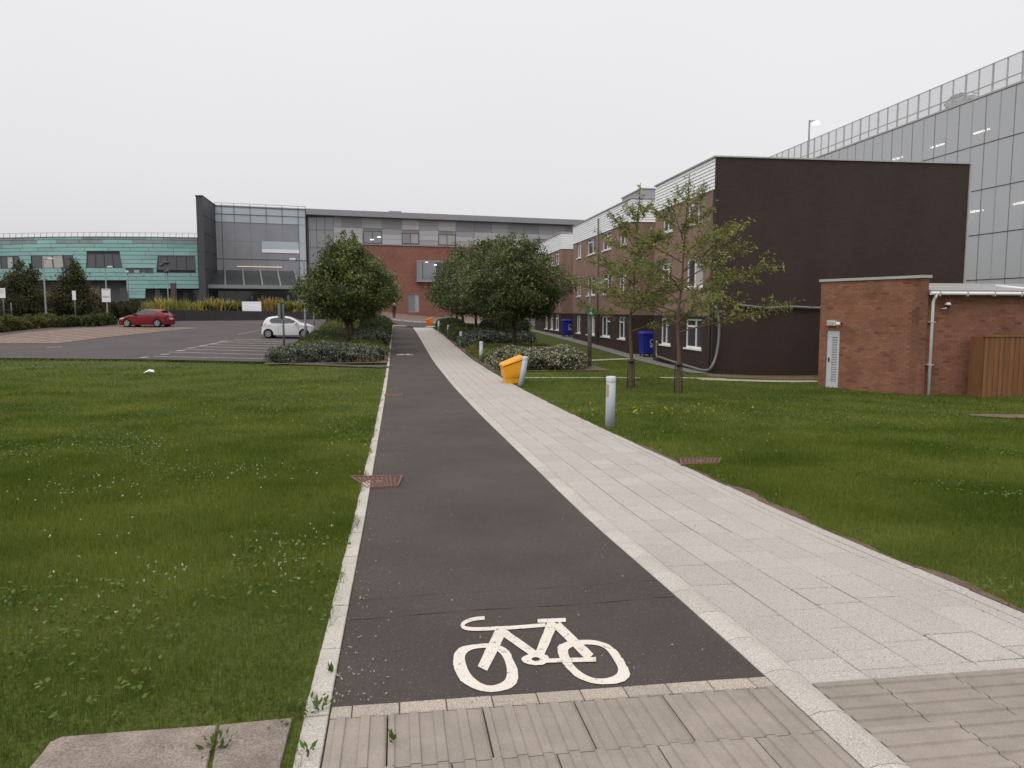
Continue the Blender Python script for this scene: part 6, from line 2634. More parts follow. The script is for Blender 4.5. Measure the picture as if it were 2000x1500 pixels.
white_top = [(0, 0.5), (0.04, 0.68), (0.2, 0.82), (0.5, 0.93), (0.82, 1.01), (1.15, 1.20), (1.5, 1.36), (1.95, 1.455), (2.5, 1.46), (2.95, 1.40), (3.15, 1.28), (3.3, 1.02), (3.40, 0.85), (3.43, 0.5)]
white_car = car('parked_car', 'small white hatchback parked nose-in to the left hedge', (wx_ + 3.43 - 0.15, wy_ + 0.75, wz_), math.radians(180 + 6), 3.43, 1.63, white_top, (0.62, 2.96), 'car_white',
    [[(1.0, 1.0), (1.25, 1.17), (1.55, 1.31), (1.86, 1.36), (1.92, 0.97)], [(2.02, 0.97), (2.0, 1.36), (2.5, 1.36), (2.78, 1.28), (2.86, 1.12), (2.72, 0.99)]],
    (0.84, 1.52), (3.02, 3.27), 0.95, 0.285)

# a car on the roof deck, seen through the rooftop screen
rx2, rz2 = ray(1893, 188)
yy2 = (g0.x * GN.x + g0.y * GN.y + 1.75) / (rx2 * GN.x + GN.y)
rc = copy_tree(white_car)
rc.location = (rx2 * yy2, yy2, zr[1] - 0.024)
rc.rotation_euler = (0, 0, math.atan2(GD.y, GD.x))
rc.location = Vector(rc.location) - Vector((GD.x, GD.y, 0)) * 1.7
rc['label'] = 'pale hatchback on the car park roof deck behind the rooftop screen'

# ------------------------------------------------------------------ person at the far end of the path
pp = P(769.5, 604, 88.0)
pz = gz(pp.x, 88.0) + 0.04
pe = thing('person', 'person in dark clothes and white cap at the far end of the path', 'person', (pp.x, 88.0, pz + 0.02), math.radians(20))
sk = {'pelvis': ((0, 0, 0.92), 0.15), 'chest': ((0, 0.01, 1.28), 0.17), 'neck': ((0, 0, 1.48), 0.06), 'head': ((0, -0.02, 1.62), 0.10),
      'shl': ((-0.19, 0, 1.42), 0.075), 'ell': ((-0.25, 0.03, 1.15), 0.055), 'hal': ((-0.24, -0.08, 0.92), 0.04),
      'shr': ((0.19, 0, 1.42), 0.075), 'elr': ((0.25, 0.03, 1.15), 0.055), 'har': ((0.24, -0.06, 0.92), 0.04),
      'hil': ((-0.1, 0, 0.86), 0.1), 'knl': ((-0.11, -0.12, 0.5), 0.07), 'anl': ((-0.11, -0.08, 0.08), 0.05), 'tol': ((-0.12, -0.22, 0.03), 0.04),
      'hir': ((0.1, 0, 0.86), 0.1), 'knr': ((0.11, 0.04, 0.5), 0.07), 'anr': ((0.11, 0.14, 0.08), 0.05), 'tor': ((0.12, 0.0, 0.03), 0.04)}
keys = list(sk)
ed = [('pelvis', 'chest'), ('chest', 'neck'), ('neck', 'head'), ('chest', 'shl'), ('shl', 'ell'), ('ell', 'hal'), ('chest', 'shr'), ('shr', 'elr'), ('elr', 'har'),
      ('pelvis', 'hil'), ('hil', 'knl'), ('knl', 'anl'), ('anl', 'tol'), ('pelvis', 'hir'), ('hir', 'knr'), ('knr', 'anr'), ('anr', 'tor')]
me = bpy.data.meshes.new('body')
me.from_pydata([sk[k][0] for k in keys], [(keys.index(a), keys.index(b)) for a, b in ed], [])
me.materials.append(MATS['person_dark'])
ob = link('body', me, pe)
sm_ = ob.modifiers.new('skin', 'SKIN')
sm_.use_smooth_shade = True
for i, k in enumerate(keys):
    sv = me.skin_vertices[0].data[i]
    sv.radius = (sk[k][1], sk[k][1])
    sv.use_root = k == 'pelvis'
ob.modifiers.new('sub', 'SUBSURF').levels = 1
m_ = MB()
m_.lathe([(0.118, 1.64), (0.118, 1.70), (0.09, 1.76), (0.03, 1.785)], 12, 'cap_white')
m_.box(-0.09, 0.09, -0.22, -0.09, 1.645, 1.665, 'cap_white')
m_.build('cap', None, pe)
m_ = MB()
m_.lathe([(0.05, 1.49), (0.085, 1.53), (0.105, 1.6), (0.1, 1.642)], 10, 'skin', 'z', (0, -0.03, 0))
m_.build('face', None, pe)

# scrap of litter on the left lawn
x, y = G(291, 730)
m_ = MB()
m_.v = [(-0.18, -0.1, 0.03), (0.05, -0.14, 0.1), (0.2, 0.0, 0.06), (0.12, 0.14, 0.13), (-0.1, 0.12, 0.07), (0.02, 0.0, 0.17)]
m_.f = [(0, 1, 5), (1, 2, 5), (2, 3, 5), (3, 4, 5), (4, 0, 5), (0, 4, 3, 2, 1)]
m_.m = [0] * 6
m_.smooth = [False] * 6
o = m_.build('litter', 'litter')
o.location = (x, y, gz(x, y) + 0.0)
tag(o, 'scrap of white litter lying on the left lawn', 'litter')

# ------------------------------------------------------------------ trees
def crown_points(rng, n_clump, per, rx, rz_up, rz_dn, spread, lump=0.18, inner=0.35, taper=0.25):
    """leaf positions gathered in clumps inside an uneven egg-shaped crown, centred on its widest level"""
    d = rng.normal(size=(n_clump, 3))
    d /= np.linalg.norm(d, axis=1, keepdims=True)
    rr = inner + (1 - inner) * rng.random(n_clump) ** 0.45
    ph = rng.random(6) * 6.28
    lumpf = 1 + lump * (np.sin(3 * np.arctan2(d[:, 1], d[:, 0]) + ph[0]) * 0.5 + np.sin(5 * d[:, 2] + ph[1]) * 0.5 + np.sin(7 * d[:, 0] + 4 * d[:, 2] + ph[2]) * 0.6)
    C = d * (rr * lumpf)[:, None]
    tp3 = 1 - taper * np.clip(C[:, 2], 0, 1)
    C[:, 0] *= rx * tp3
    C[:, 1] *= rx * tp3
    C[:, 2] *= np.where(C[:, 2] > 0, rz_up, rz_dn)
    k = rng.integers(0, n_clump, size=n_clump * per)
    Pn = C[k] + rng.normal(size=(len(k), 3)) * spread * np.array([1, 1, 0.75])
    return C, Pn


def leafy_tree(name, label, x, y, h_crown0, rx, rz_up, rz_dn, seed, mname, n_clump=260, per=60, leaf=0.13, trunk_r=0.12, spread=0.26, group=None, limbs=14, bark='bark', fork=None, shoots=8, taper=0.2):
    rng = np.random.default_rng(seed)
    rr = random.Random(seed)
    z = gz(x, y)
    t = thing(name, label, 'tree', (x, y, z), 0, group)
    cz = h_crown0 + rz_dn
    m_ = MB()
    lean = rr.uniform(-0.1, 0.1)
    tp_ = [(0, 0, -0.1), (0.01, 0, 0.3), (lean * 0.3, 0.02, h_crown0 * 0.6), (lean, 0.0, h_crown0 + rz_dn * 0.6), (lean * 0.5, 0, cz + rz_up * 0.6)]
    m_.tube(smooth_pts(tp_, 3), [trunk_r * (1.35 - 1.15 * min(1, i / 12.0)) for i in range(13)], 10, bark)
    m_.build('trunk', None, t)
    C, Pn = crown_points(rng, n_clump, per, rx, rz_up, rz_dn, spread, taper=taper)
    m_ = MB()
    for i in rr.sample(range(n_clump), limbs):
        c = Vector(C[i]) * 0.85 + Vector((0, 0, cz))
        zs_ = max(h_crown0 * 0.75, min(c.z - 0.3, cz + rz_up * 0.3) * rr.uniform(0.55, 0.8))
        s = Vector((lean * 0.6, 0, zs_))
        mid = s.lerp(c, 0.5) + Vector((0, 0, rr.uniform(-0.15, 0.2)))
        m_.tube(smooth_pts([s, mid, c], 3), [trunk_r * 0.45 * (1 - 0.13 * k) for k in range(7)], 6, bark)
    m_.build('limbs', None, t)
    # upright shoots that break the top outline
    ex = []
    for _ in range(shoots):
        a = rr.uniform(0, 6.28)
        r0 = rx * rr.uniform(0, 0.55)
        top = rz_up * math.sqrt(max(0.05, 1 - (r0 / rx) ** 2)) 
        for k in range(45):
            q = rr.random()
            ex.append((r0 * math.cos(a) + rr.gauss(0, 0.10 * (1.3 - q)), r0 * math.sin(a) + rr.gauss(0, 0.10 * (1.3 - q)), top * 0.92 + q * 0.55))
    Pn = np.vstack([Pn, np.array(ex)]) if ex else Pn
    Pn = Pn + np.array([0, 0, cz])
    V_, F_ = leaves(Pn, leaf, 0.55, 0.35, rng)
    np_mesh('crown', V_, F_, mname, t)
    return t


LT = 'left row of round-crowned trees in the hedge'
RT = 'right row of round-crowned trees in the hedge'


def uvtree(u, v, *a, **k):
    x, y = UV(u, v)
    return leafy_tree(*a[:2], x, y, *a[2:], **k)


x, y = P(680, 690, 40.5).x, 40.5
leafy_tree('street_tree', 'nearest round-crowned tree of the left hedge row', x, y, 1.95, 2.38, 2.85, 1.3, 41, 'oak', 560, 70, 0.135, 0.13, 0.21, LT, fork=True, taper=0.45)
for i, (yy, du, s) in enumerate(((46.5, -0.1, 5), (53, 0.1, 6), (60, 0.0, 8))):
    x = P(680, 690, 40.5).x - 0.1507 * (yy - 40.5) + du
    leafy_tree('street_tree', ['second tree of the left hedge row, behind the nearest crown', 'third tree of the left hedge row, mostly hidden', 'farthest tree of the left hedge row'][i], x, yy, 1.95, 2.2 - 0.1 * i, 2.3, 1.25, 50 + s, 'oak', 260, 60, 0.16, 0.12, 0.28, LT, shoots=4)
x, y = P(1004, 690, 38.5).x, 38.5
leafy_tree('street_tree', 'large nearest round-crowned tree of the right hedge row', x, y, 1.85, 2.52, 2.55, 1.4, 61, 'hornbeam', 680, 80, 0.115, 0.13, 0.19, RT, taper=0.1)
for i, (yy, px, r) in enumerate(((46.0, 958, 2.5), (53.5, 930, 2.6), (61.0, 905, 2.55), (68.0, 893, 2.3))):
    x = P(px, 690, yy).x
    leafy_tree('street_tree', ['second tree of the right hedge row, its crown merging with the nearest', 'third tree of the right hedge row, showing left of the others', 'fourth tree of the right hedge row, overhanging the footpath', 'farthest tree of the right hedge row'][i],
               x, yy, 1.85, r - 0.1, 2.75 + 0.2 * i, 1.4, 70 + i, 'hornbeam', 280, 65, 0.16, 0.12, 0.28, RT, shoots=6)
# conical evergreens on the far left
for i, (px, pyt, yb, rpx, lab) in enumerate(((46, 513, 66.5, 37, 'broad dark evergreen by the lamp column at the far left'), (145, 512, 70, 31, 'narrow dark conical evergreen between the two lamp columns'), (-48, 520, 67, 32, 'dark evergreen at the left edge of the picture'))):
    p = P(px, 600, yb)
    z = gz(p.x, yb)
    H = P(px, pyt, yb).z - z
    r = rpx / 1500 * yb
    if px < -20: continue
    leafy_tree('evergreen_tree', lab, p.x, yb, 0.15, r, H * 0.66, H * 0.34 - 0.15, 80 + i, 'evergreen', 260, 70, 0.17, 0.12, 0.26, 'conical evergreens', shoots=5)


# ------------------------------------------------------------------ young cherry trees with open crowns
def cherry(label, px, py, y, top_py, seed, spread_r, n_main=15, stakes=True, first=1.75):
    rr = random.Random(seed)
    rng = np.random.default_rng(seed)
    x = P(px, py, y).x
    z = gz(x, y)
    t = thing('cherry_tree', label, 'tree', (x, y, z), 0, 'young cherry trees on the right lawn')
    H = P(px, top_py, y).z - z
    tm = MB()
    tr = smooth_pts([(0, 0, -0.08), (0.02, 0, 0.9), (-0.03, 0.02, 1.9), (0.06, 0, 3.0), (0.10, 0.03, H * 0.68), (0.16, 0.0, H * 0.86), (0.2, 0, H)], 4)
    n = len(tr)
    tm.tube(tr, [0.072 * (1 - 0.95 * (i / (n - 1)) ** 0.6) + 0.004 for i in range(n)], 10, 'bark_young')
    tm.build('trunk', None, t)
    bm2 = MB()
    LP, LD = [], []

    def leaf_along(pts, dens, start=0.25):
        for i in range(len(pts) - 1):
            if i / len(pts) < start: continue
            a, b = pts[i], pts[i + 1]
            d = (b - a)
            k = max(1, int(d.length * dens))
            for _ in range(k):
                q = a.lerp(b, rr.random()) + Vector((rr.gauss(0, 0.055), rr.gauss(0, 0.055), rr.gauss(-0.035, 0.05)))
                dd = d.normalized() * 0.6 + Vector((rr.gauss(0, 0.5), rr.gauss(0, 0.5), -0.55 + rr.gauss(0, 0.25)))
                LP.append(q)
                LD.append(dd.normalized())

    def branch(p0, az, el, L, r, depth):
        pts = [p0]
        p = p0
        n_ = 6 if depth == 0 else 4
        for k in range(n_):
            el += rr.uniform(-0.10, 0.04) if depth == 0 else rr.uniform(-0.14, 0.08)
            az += rr.uniform(-0.18, 0.18)
            d = Vector((math.cos(az) * math.cos(el), math.sin(az) * math.cos(el), math.sin(el)))
            p = p + d * (L / n_)
            pts.append(p)
        bm2.tube(pts, [max(0.004, r * (1 - 0.85 * k / n_)) for k in range(n_ + 1)], 6 if depth == 0 else 4, 'bark_young', cap=False)
        leaf_along(pts, (18 if depth == 0 else 34), 0.3 if depth == 0 else 0.05)
        if depth < 2:
            m2 = 9 if depth == 0 else 4
            for k in range(m2):
                f = 0.2 + 0.78 * k / m2
                i = min(n_ - 1, int(f * n_))
                q = pts[i].lerp(pts[i + 1], f * n_ - i)
                branch(q, az + rr.choice([-1, 1]) * rr.uniform(0.5, 1.0), el + rr.uniform(-0.1, 0.45), L * rr.uniform(0.3, 0.5) * (1.2 - f * 0.5), r * 0.45, depth + 1)

    for k in range(n_main):
        f = k / (n_main - 1)
        zz = first + (H * 0.80 - first) * f ** 1.1
        i = min(range(n), key=lambda j: abs(tr[j].z - zz))
        L = spread_r * (1.0 - 0.62 * f) * rr.uniform(0.8, 1.12)
        az = k * 2.4 + rr.uniform(-0.3, 0.3)
        branch(tr[i], az, 0.30 + 0.5 * f + rr.uniform(-0.08, 0.12), L, 0.026 * (1 - 0.55 * f), 0)
    leaf_along(tr[-10:], 95, 0.0)
    bm2.build('limbs', None, t)
    V_, F_ = leaves(np.array([tuple(p) for p in LP]), 0.105, 0.36, 0.2, rng, np.array([tuple(d) for d in LD]))
    np_mesh('crown', V_, F_, 'cherry', t)
    # stakes and black ties
    for s in (-0.1, 0.11):
        m_ = MB()
        m_.tube([(s, -0.05, -0.05), (s * 0.85, -0.05, 0.85)], 0.019, 7, 'bark')
        m_.build('stake', None, t)
    m_ = MB()
    m_.tube([(0.0, -0.02, 0.75), (0.0, -0.02, 0.80)], 0.1, 14, 'black')
    m_.build('tie', None, t)
    return t


cherry('nearer young cherry tree, its boughs spreading in front of the dark gable', 1323, 775, 20.7, 338, 12, 3.1, 20)
cherry('farther young cherry tree with tall bare leader near the lamp column', 1231, 762, 22.4, 358, 29, 2.3, 17)


# ------------------------------------------------------------------ hedges and shrubs
def mound_thing(name, label, x0, x1, y0, y1, h, mname, core, seed, n=9000, leaf=0.07, rough=0.09, uvs=True, power=4.0, group=None, z0=None, rot=None):
    """a clipped mound: dark twiggy core under a skin of small leaves"""
    rng = np.random.default_rng(seed)
    cu, cv = (x0 + x1) / 2, (y0 + y1) / 2
    ru, rv = (x1 - x0) / 2, (y1 - y0) / 2
    wx, wy = UV(cu, cv) if uvs else (cu, cv)
    zc_ = gz(wx, wy) if z0 is None else z0
    t = thing(name, label, 'shrub' if 'shrub' in name or 'bush' in name else 'hedge', (wx, wy, zc_), 0, group)
    ph = rng.random(8) * 6.28

    def surf(a, b, k=1.0):
        """a: azimuth, b: 0 at the rim, pi/2 on top -> local offset"""
        ca, sa = np.cos(a), np.sin(a)
        e = 2.0 / power
        r = (np.abs(ca) ** power + np.abs(sa) ** power) ** (-1 / power)
        cb, sb = np.cos(b), np.sin(b)
        w = 1 + rough * (np.sin(5 * a + ph[0] + 3 * b) * 0.5 + np.sin(11 * a + ph[1]) * np.sin(6 * b + ph[2]) * 0.6 + np.sin(17 * a + 9 * b + ph[3]) * 0.35)
        rad = np.abs(cb) ** 0.45 * k * w
        uu, vv = ca * r * rad * ru, sa * r * rad * rv
        zz = h * np.abs(sb) ** 0.6 * k * (1 + rough * 0.7 * (np.sin(uu * 2.3 + ph[4]) + np.sin(vv * 1.9 + ph[5]) + 0.6 * np.sin(uu * 5.1 + vv * 4.3 + ph[6])))
        return uu, vv, zz

    def world(uu, vv, zz):
        if uvs:
            X = uu * CU - vv * SU
            Y = uu * SU + vv * CU
        else: X, Y = uu, vv
        G_ = np.array([gz(wx + a, wy + b) for a, b in zip(X, Y)]) - zc_ if z0 is None else 0
        return np.stack([X, Y, zz + G_], axis=1)
    na_, nb_ = 40, 8
    A, B = np.meshgrid(np.linspace(0, 2 * np.pi, na_, endpoint=False), np.linspace(0, np.pi / 2 * 0.98, nb_), indexing='ij')
    uu, vv, zz = surf(A.ravel(), B.ravel(), 0.95)
    V_ = world(uu, vv, zz - 0.03)
    F_ = [(i * nb_ + j, ((i + 1) % na_) * nb_ + j, ((i + 1) % na_) * nb_ + j + 1, i * nb_ + j + 1) for i in range(na_) for j in range(nb_ - 1)]
    V_ = np.vstack([V_, [[0, 0, V_[nb_ - 1::nb_, 2].mean()]]])
    me_ = bpy.data.meshes.new('core')
    me_.from_pydata([tuple(v_) for v_ in V_], [], F_ + [(i * nb_ + nb_ - 1, ((i + 1) % na_) * nb_ + nb_ - 1, len(V_) - 1) for i in range(na_)])
    me_.materials.append(MATS[core])
    link('core', me_, t)
    # leaf skin, sampled evenly over top and flanks
    areaT, areaS = 4 * ru * rv, 2 * (2 * ru + 2 * rv) * h * 0.8
    nt_ = int(n * areaT / (areaT + areaS))
    a = rng.random(n) * 2 * np.pi
    # even spread over the plan
    pu, pv = rng.uniform(-1, 1, nt_), rng.uniform(-1, 1, nt_)
    keep = (np.abs(pu) ** power + np.abs(pv) ** power) < 1.0
    pu, pv = pu[keep], pv[keep]
    at_top = np.arctan2(pv, pu)
    rad = (np.abs(pu) ** power + np.abs(pv) ** power) ** (1 / power)
    bt_ = np.arccos(np.clip(rad ** (1 / 0.45), 0, 1))
    per = rng.random(n - nt_)
    # flank azimuths spread along the rim
    sq = rng.uniform(-1, 1, n - nt_)
    side = rng.random(n - nt_) < rv / (ru + rv)
    sg2 = rng.choice([-1.0, 1.0], n - nt_)
    fu = np.where(side, sg2, sq)
    fv = np.where(side, sq, sg2)
    a_s = np.arctan2(fv, fu)
    b_s = (rng.random(n - nt_) ** 1.2) * 0.9
    aa2, bb2 = np.concatenate([at_top, a_s]), np.concatenate([bt_, b_s])
    uu, vv, zz = surf(aa2, bb2, 1.0)
    Pn = world(uu, vv, zz) + rng.normal(size=(len(uu), 3)) * leaf * 0.45
    V_, F_ = leaves(Pn, leaf, 0.6, 0.45, rng)
    np_mesh('foliage', V_, F_, mname, t)
    return t


# left bed
soil_l = patch('left_bed_soil', lambda v: -5.3, lambda v: -0.11, steps(33.6, 66, 0.6, 1.0), 6, 'soil', 0.055)
mound_thing('variegated_bush', 'grey-green variegated bush at the front of the left hedge bed', -5.35, -0.35, 34.2, 37.2, 0.74, 'variegated_dull', 'hedge_core_pale', 101, 15000, 0.075, 0.13)
mound_thing('clipped_hedge', 'low clipped bright green hedge behind the left variegated bush', -5.6, -0.12, 37.0, 44.5, 0.55, 'hedge_green', 'hedge_core', 102, 16000, 0.07, 0.05, power=7)
mound_thing('variegated_bush', 'dark greyish variegated bush bulging over the left path edge', -2.3, -0.15, 45.5, 51.5, 0.85, 'variegated_dull', 'hedge_core_pale', 103, 7000, 0.085, 0.1)
mound_thing('clipped_hedge', 'clipped green hedge under the second left tree', -5.4, -2.1, 44.6, 55.5, 0.62, 'hedge_dark', 'hedge_core', 104, 10000, 0.085, 0.06, power=7)
mound_thing('clipped_hedge', 'far clipped green hedge along the left path edge', -2.4, -0.12, 51.8, 62, 0.95, 'hedge_dark', 'hedge_core', 105, 7000, 0.09, 0.06, power=7)
mound_thing('clipped_hedge', 'farthest clipped hedge of the left bed behind the tree trunks', -5.2, -2.4, 55.8, 66, 0.9, 'hedge_green', 'hedge_core', 106, 7000, 0.09, 0.06, power=7)
mound_thing('clipped_hedge', 'dark hedge hiding the legs of the far person', -2.3, -0.12, 62.3, 73.0, 1.15, 'hedge_dark', 'hedge_core', 107, 6000, 0.1, 0.06, power=7)
# right bed
patch('right_bed_soil', lambda v: 3.88, lambda v: 8.4, steps(28.4, 70, 0.6, 1.0), 6, 'soil', 0.03)
mound_thing('variegated_bush', 'pale cream-leaved rounded bush behind the yellow grit bin', 4.1, 7.75, 28.7, 31.9, 0.76, 'variegated', 'hedge_core_pale', 111, 16000, 0.07, 0.12)
mound_thing('clipped_hedge', 'low clipped green hedge under the large right tree', 4.0, 8.6, 32.1, 42.0, 0.48, 'hedge_green', 'hedge_core', 112, 15000, 0.07, 0.05, power=6)
mound_thing('variegated_bush', 'rounded greyish bush beside the footpath beyond the green bed', 3.95, 8.4, 43.0, 47.4, 0.95, 'variegated_dull', 'hedge_core_pale', 113, 9000, 0.085, 0.1, power=3)
mound_thing('clipped_hedge', 'dark clipped hedge along the footpath under the farther right trees', 3.95, 6.2, 48.0, 60.0, 0.95, 'hedge_dark', 'hedge_core', 114, 8000, 0.09, 0.06, power=7)
mound_thing('clipped_hedge', 'far dark hedge leading to the orange grit bin', 3.95, 6.0, 60.5, 74.0, 1.0, 'hedge_dark', 'hedge_core', 115, 6000, 0.1, 0.06, power=7)
mound_thing('clipped_hedge', 'dark hedge between the right trees and the brown block', 7.0, 11.0, 60.0, 64.0, 1.2, 'hedge_dark', 'hedge_core', 116, 5000, 0.1, 0.08, power=5)

# low planting by the left car park edge
for i, (x0, x1, yb, h, mname, lab) in enumerate(((-70, 40, 652, 1.0, 'mixed_bed', 'loose flowering bed at the left edge of the car park'), (34, 96, 643, 0.95, 'mixed_bed', 'loose planting in front of the tall left lamp column'),
                                                 (96, 150, 641, 0.85, 'hedge_dark', 'low green hedge between the lamp column and the small sign'), (150, 206, 639, 0.85, 'hedge_dark', 'clipped end of the low hedge left of the red car'))):
    xa, ya = G(x0, yb)
    xb, yb2 = G(x1, yb - (2.5 if i else 6))
    mound_thing('planting_shrub', lab, min(xa, xb), max(xa, xb), min(ya, yb2) + 0.2, max(ya, yb2) + 2.2, h, mname, 'hedge_core', 120 + i, 6000, 0.13, 0.16 if i < 2 else 0.08, uvs=False, power=4)
# taller ornamental shrubs behind, before the copper building
for i, (px, w, pyt, y, mname, lab) in enumerate(((100, 36, 577, 74, 'ornamental', 'tan feathery shrub right of the broad evergreen'), (186, 34, 566, 76, 'ornamental', 'tall tan ornamental grass left of the white notice'),
                                                 (118, 22, 594, 72, 'mixed_bed', 'small yellow-green shrub by the dark conical evergreen'), (222, 30, 588, 78, 'shrub_dark', 'dark green shrub behind the white notice'),
                                                 (258, 44, 594, 78, 'shrub_dark', 'wide low dark shrub behind the red car'), (18, 34, 590, 72, 'mixed_bed', 'olive shrub behind the leftmost notice board'))):
    p = P(px, 600, y)
    z = gz(p.x, y)
    h = P(px, pyt, y).z - z
    r = w / 1500 * y / 2 * 1.25
    mound_thing('ornamental_shrub', lab, p.x - r, p.x + r, y - 1, y + 1.2, h, mname, 'hedge_core', 140 + i, 4500, 0.16, 0.18, uvs=False, power=2.4)


# ------------------------------------------------------------------ strap-leaved plants above the planter wall
def strap_plant(label, px, y, h, r, seed, mname, n=90, z=1.5):
    rng = np.random.default_rng(seed)
    p = P(px, 600, y)
    t = thing('strap_leaf_plant', label, 'plant', (p.x, y, z), 0, 'strap-leaved plants in the planter')
    V_, F_ = [], []
    for i in range(n):
        a = rng.random() * 6.28
        sp = rng.random() ** 0.7
        L = h * (0.7 + 0.5 * rng.random())
        w = 0.035 + 0.03 * rng.random()
        d = np.array([math.cos(a), math.sin(a), 0])
        s = np.array([-math.sin(a), math.cos(a), 0])
        b0 = d * 0.15 * rng.random() + np.array([rng.normal() * r * 0.4, rng.normal() * 0.2, 0])
        prev = None
        for k in range(5):
            f = k / 4
            q = b0 + d * (sp * r * f ** 1.6) + np.array([0, 0, L * (f - 0.28 * sp * f * f)])
            ww = w * (1 - f ** 2 * 0.9)
            V_ += [q - s * ww, q + s * ww]
            if k:
                c = len(V_)
                F_.append((c - 4, c - 3, c - 1, c - 2))
    np_mesh('leaf_clump', np.array(V_), np.array(F_), mname, t)
    return t


labs = ['leftmost strap-leaved clump above the red car roof', 'second strap-leaved clump from the red car', 'yellow-green strap-leaved clump before the brown pillar', 'strap-leaved clump left of the slate blade foot',
        'strap-leaved clump under the slate blade', 'strap-leaved clump at the left canopy column', 'rusty-tipped clump right of the left canopy column', 'strap-leaved clump left of the white board', 'dense clump touching the white board',
        'golden clump right of the white board', 'strap-leaved clump behind the edge-on sign', 'spiky clump at the right canopy column', 'last strap-leaved clump before the left tree crown']
for i, px in enumerate((290, 312, 334, 360, 384, 408, 428, 448, 466, 524, 548, 566, 584)):
    strap_plant(labs[i], px, float(np.interp(px, [322, 600], [74.6, 80.2])) + (i % 3) * 0.5, 1.12 + 0.45 * ((i * 7) % 4) / 3, 0.95, 200 + i, 'phormium_rust' if i in (6, 9) else 'phormium')
mound_thing('ornamental_shrub', 'low olive ground planting filling the planter before the slate blade', P(330, 600, 76).x, P(470, 600, 77).x, 76.6, 79.5, 0.75, 'mixed_bed', 'hedge_core', 230, 5000, 0.15, 0.2, uvs=False, z0=1.5)
mound_thing('ornamental_shrub', 'low olive ground planting filling the planter right of the white board', P(515, 600, 79).x, P(600, 600, 80).x, 79.6, 82, 0.7, 'mixed_bed', 'hedge_core', 231, 4000, 0.15, 0.2, uvs=False, z0=1.5)

# ------------------------------------------------------------------ lawn grass, clover and weeds
DY = np.linspace(-5, 120, 2500)
DZ = np.array([depth0(v_) for v_ in DY])


def sm_np(t):
    t = np.clip(t, 0, 1)
    return t * t * (3 - 2 * t)


def gz_np(x, y):
    z = CAMZ - np.interp(y, DY, DZ)
    z = z + 0.70 * sm_np((-x - 9) / 9) * sm_np((y - 42) / 30)
    return z - 0.24 * sm_np((x - 4) / 7) * sm_np((y - 8) / 14)


lx = np.array([p[0] for p in lawn_pts])
ly = np.array([p[1] for p in lawn_pts])
SLAB = np.array([G(-60, 1640), G(560, 1640), G(552, 1500), G(575, 1406), G(428, 1420), G(330, 1428), G(230, 1435), G(118, 1444), G(94, 1456), G(80, 1475), G(50, 1510)])


def in_poly(x, y, poly_):
    ins = np.zeros(len(x), bool)
    n = len(poly_)
    j = n - 1
    for i in range(n):
        xi, yi = poly_[i]
        xj, yj = poly_[j]
        c = ((yi > y) != (yj > y)) & (x < (xj - xi) * (y - yi) / (yj - yi + 1e-12) + xi)
        ins ^= c
        j = i
    return ins


def on_lawn(x, y, rng, ragged=0.03):
    u = (x + 0.301) * CU + y * SU
    v = -(x + 0.301) * SU + y * CU
    jit = np.abs(rng.normal(size=len(x))) * ragged
    wob = 0.02 * np.sin(v * 3.1) + 0.015 * np.sin(v * 7.7 + 1)
    left = (u < -0.105 + wob + jit * 0.6) & (y < np.interp(x, lx, ly) - 0.05) & ~in_poly(x, y, SLAB)
    edge = 3.865 + 0.13 * sm_np((v - 3) / 2) * (1 - sm_np((v - 8) / 5)) * np.maximum(0.0, 0.45 + 0.4 * np.sin(v * 1.9 + 0.6) + 0.3 * np.sin(v * 6.1))
    right = (u > edge + 0.01 - jit * 0.9) & (y < 46)
    # keep off buildings, covers, bare patches and beds
    bx, by = x - BX, y - BY
    c, s = math.cos(B_ROT), math.sin(B_ROT)
    right &= ~(((bx * c + by * s) > -1.0) & ((-bx * s + by * c) > -0.1))
    sxx, syy = x - SB.x, y - SB.y
    right &= ~((sxx * na.x + syy * na.y > -0.03) & (sxx * ea.x + syy * ea.y > -0.5) & (-sxx * nb.x - syy * nb.y < 0.02))
    right &= ~((x > SB.x) & (sxx * nb.x + syy * nb.y > 0.08))
    right &= ~((u < 8.6) & (v > 28.7))
    right &= ~((((x - sx_) / 0.72) ** 2 + ((y - sy_) / 0.48) ** 2) < 1)
    ok = left | right
    for q in ([G(716, 955), G(779, 951), G(787, 931), G(682, 932)], [G(1330, 911), G(1404, 909), G(1410, 898), G(1326, 898)]):
        ok &= ~in_poly(x, y, q)
    for (a, b, w) in ((G(985, 738), G(1250, 738.5), .13), (G(1290, 738.5), G(1420, 741), .16), (G(1362, 741), G(1600, 745), .36), (G(1126, 706), G(1290, 701), .3), (G(1380, 733), G(1598, 738), .55)):
        d = np.array(b) - np.array(a)
        L = np.linalg.norm(d)
        d /= L
        al = (x - a[0]) * d[0] + (y - a[1]) * d[1]
        pe_ = np.abs(-(x - a[0]) * d[1] + (y - a[1]) * d[0])
        ok &= ~((al > 0) & (al < L) & (pe_ < w))
    return ok


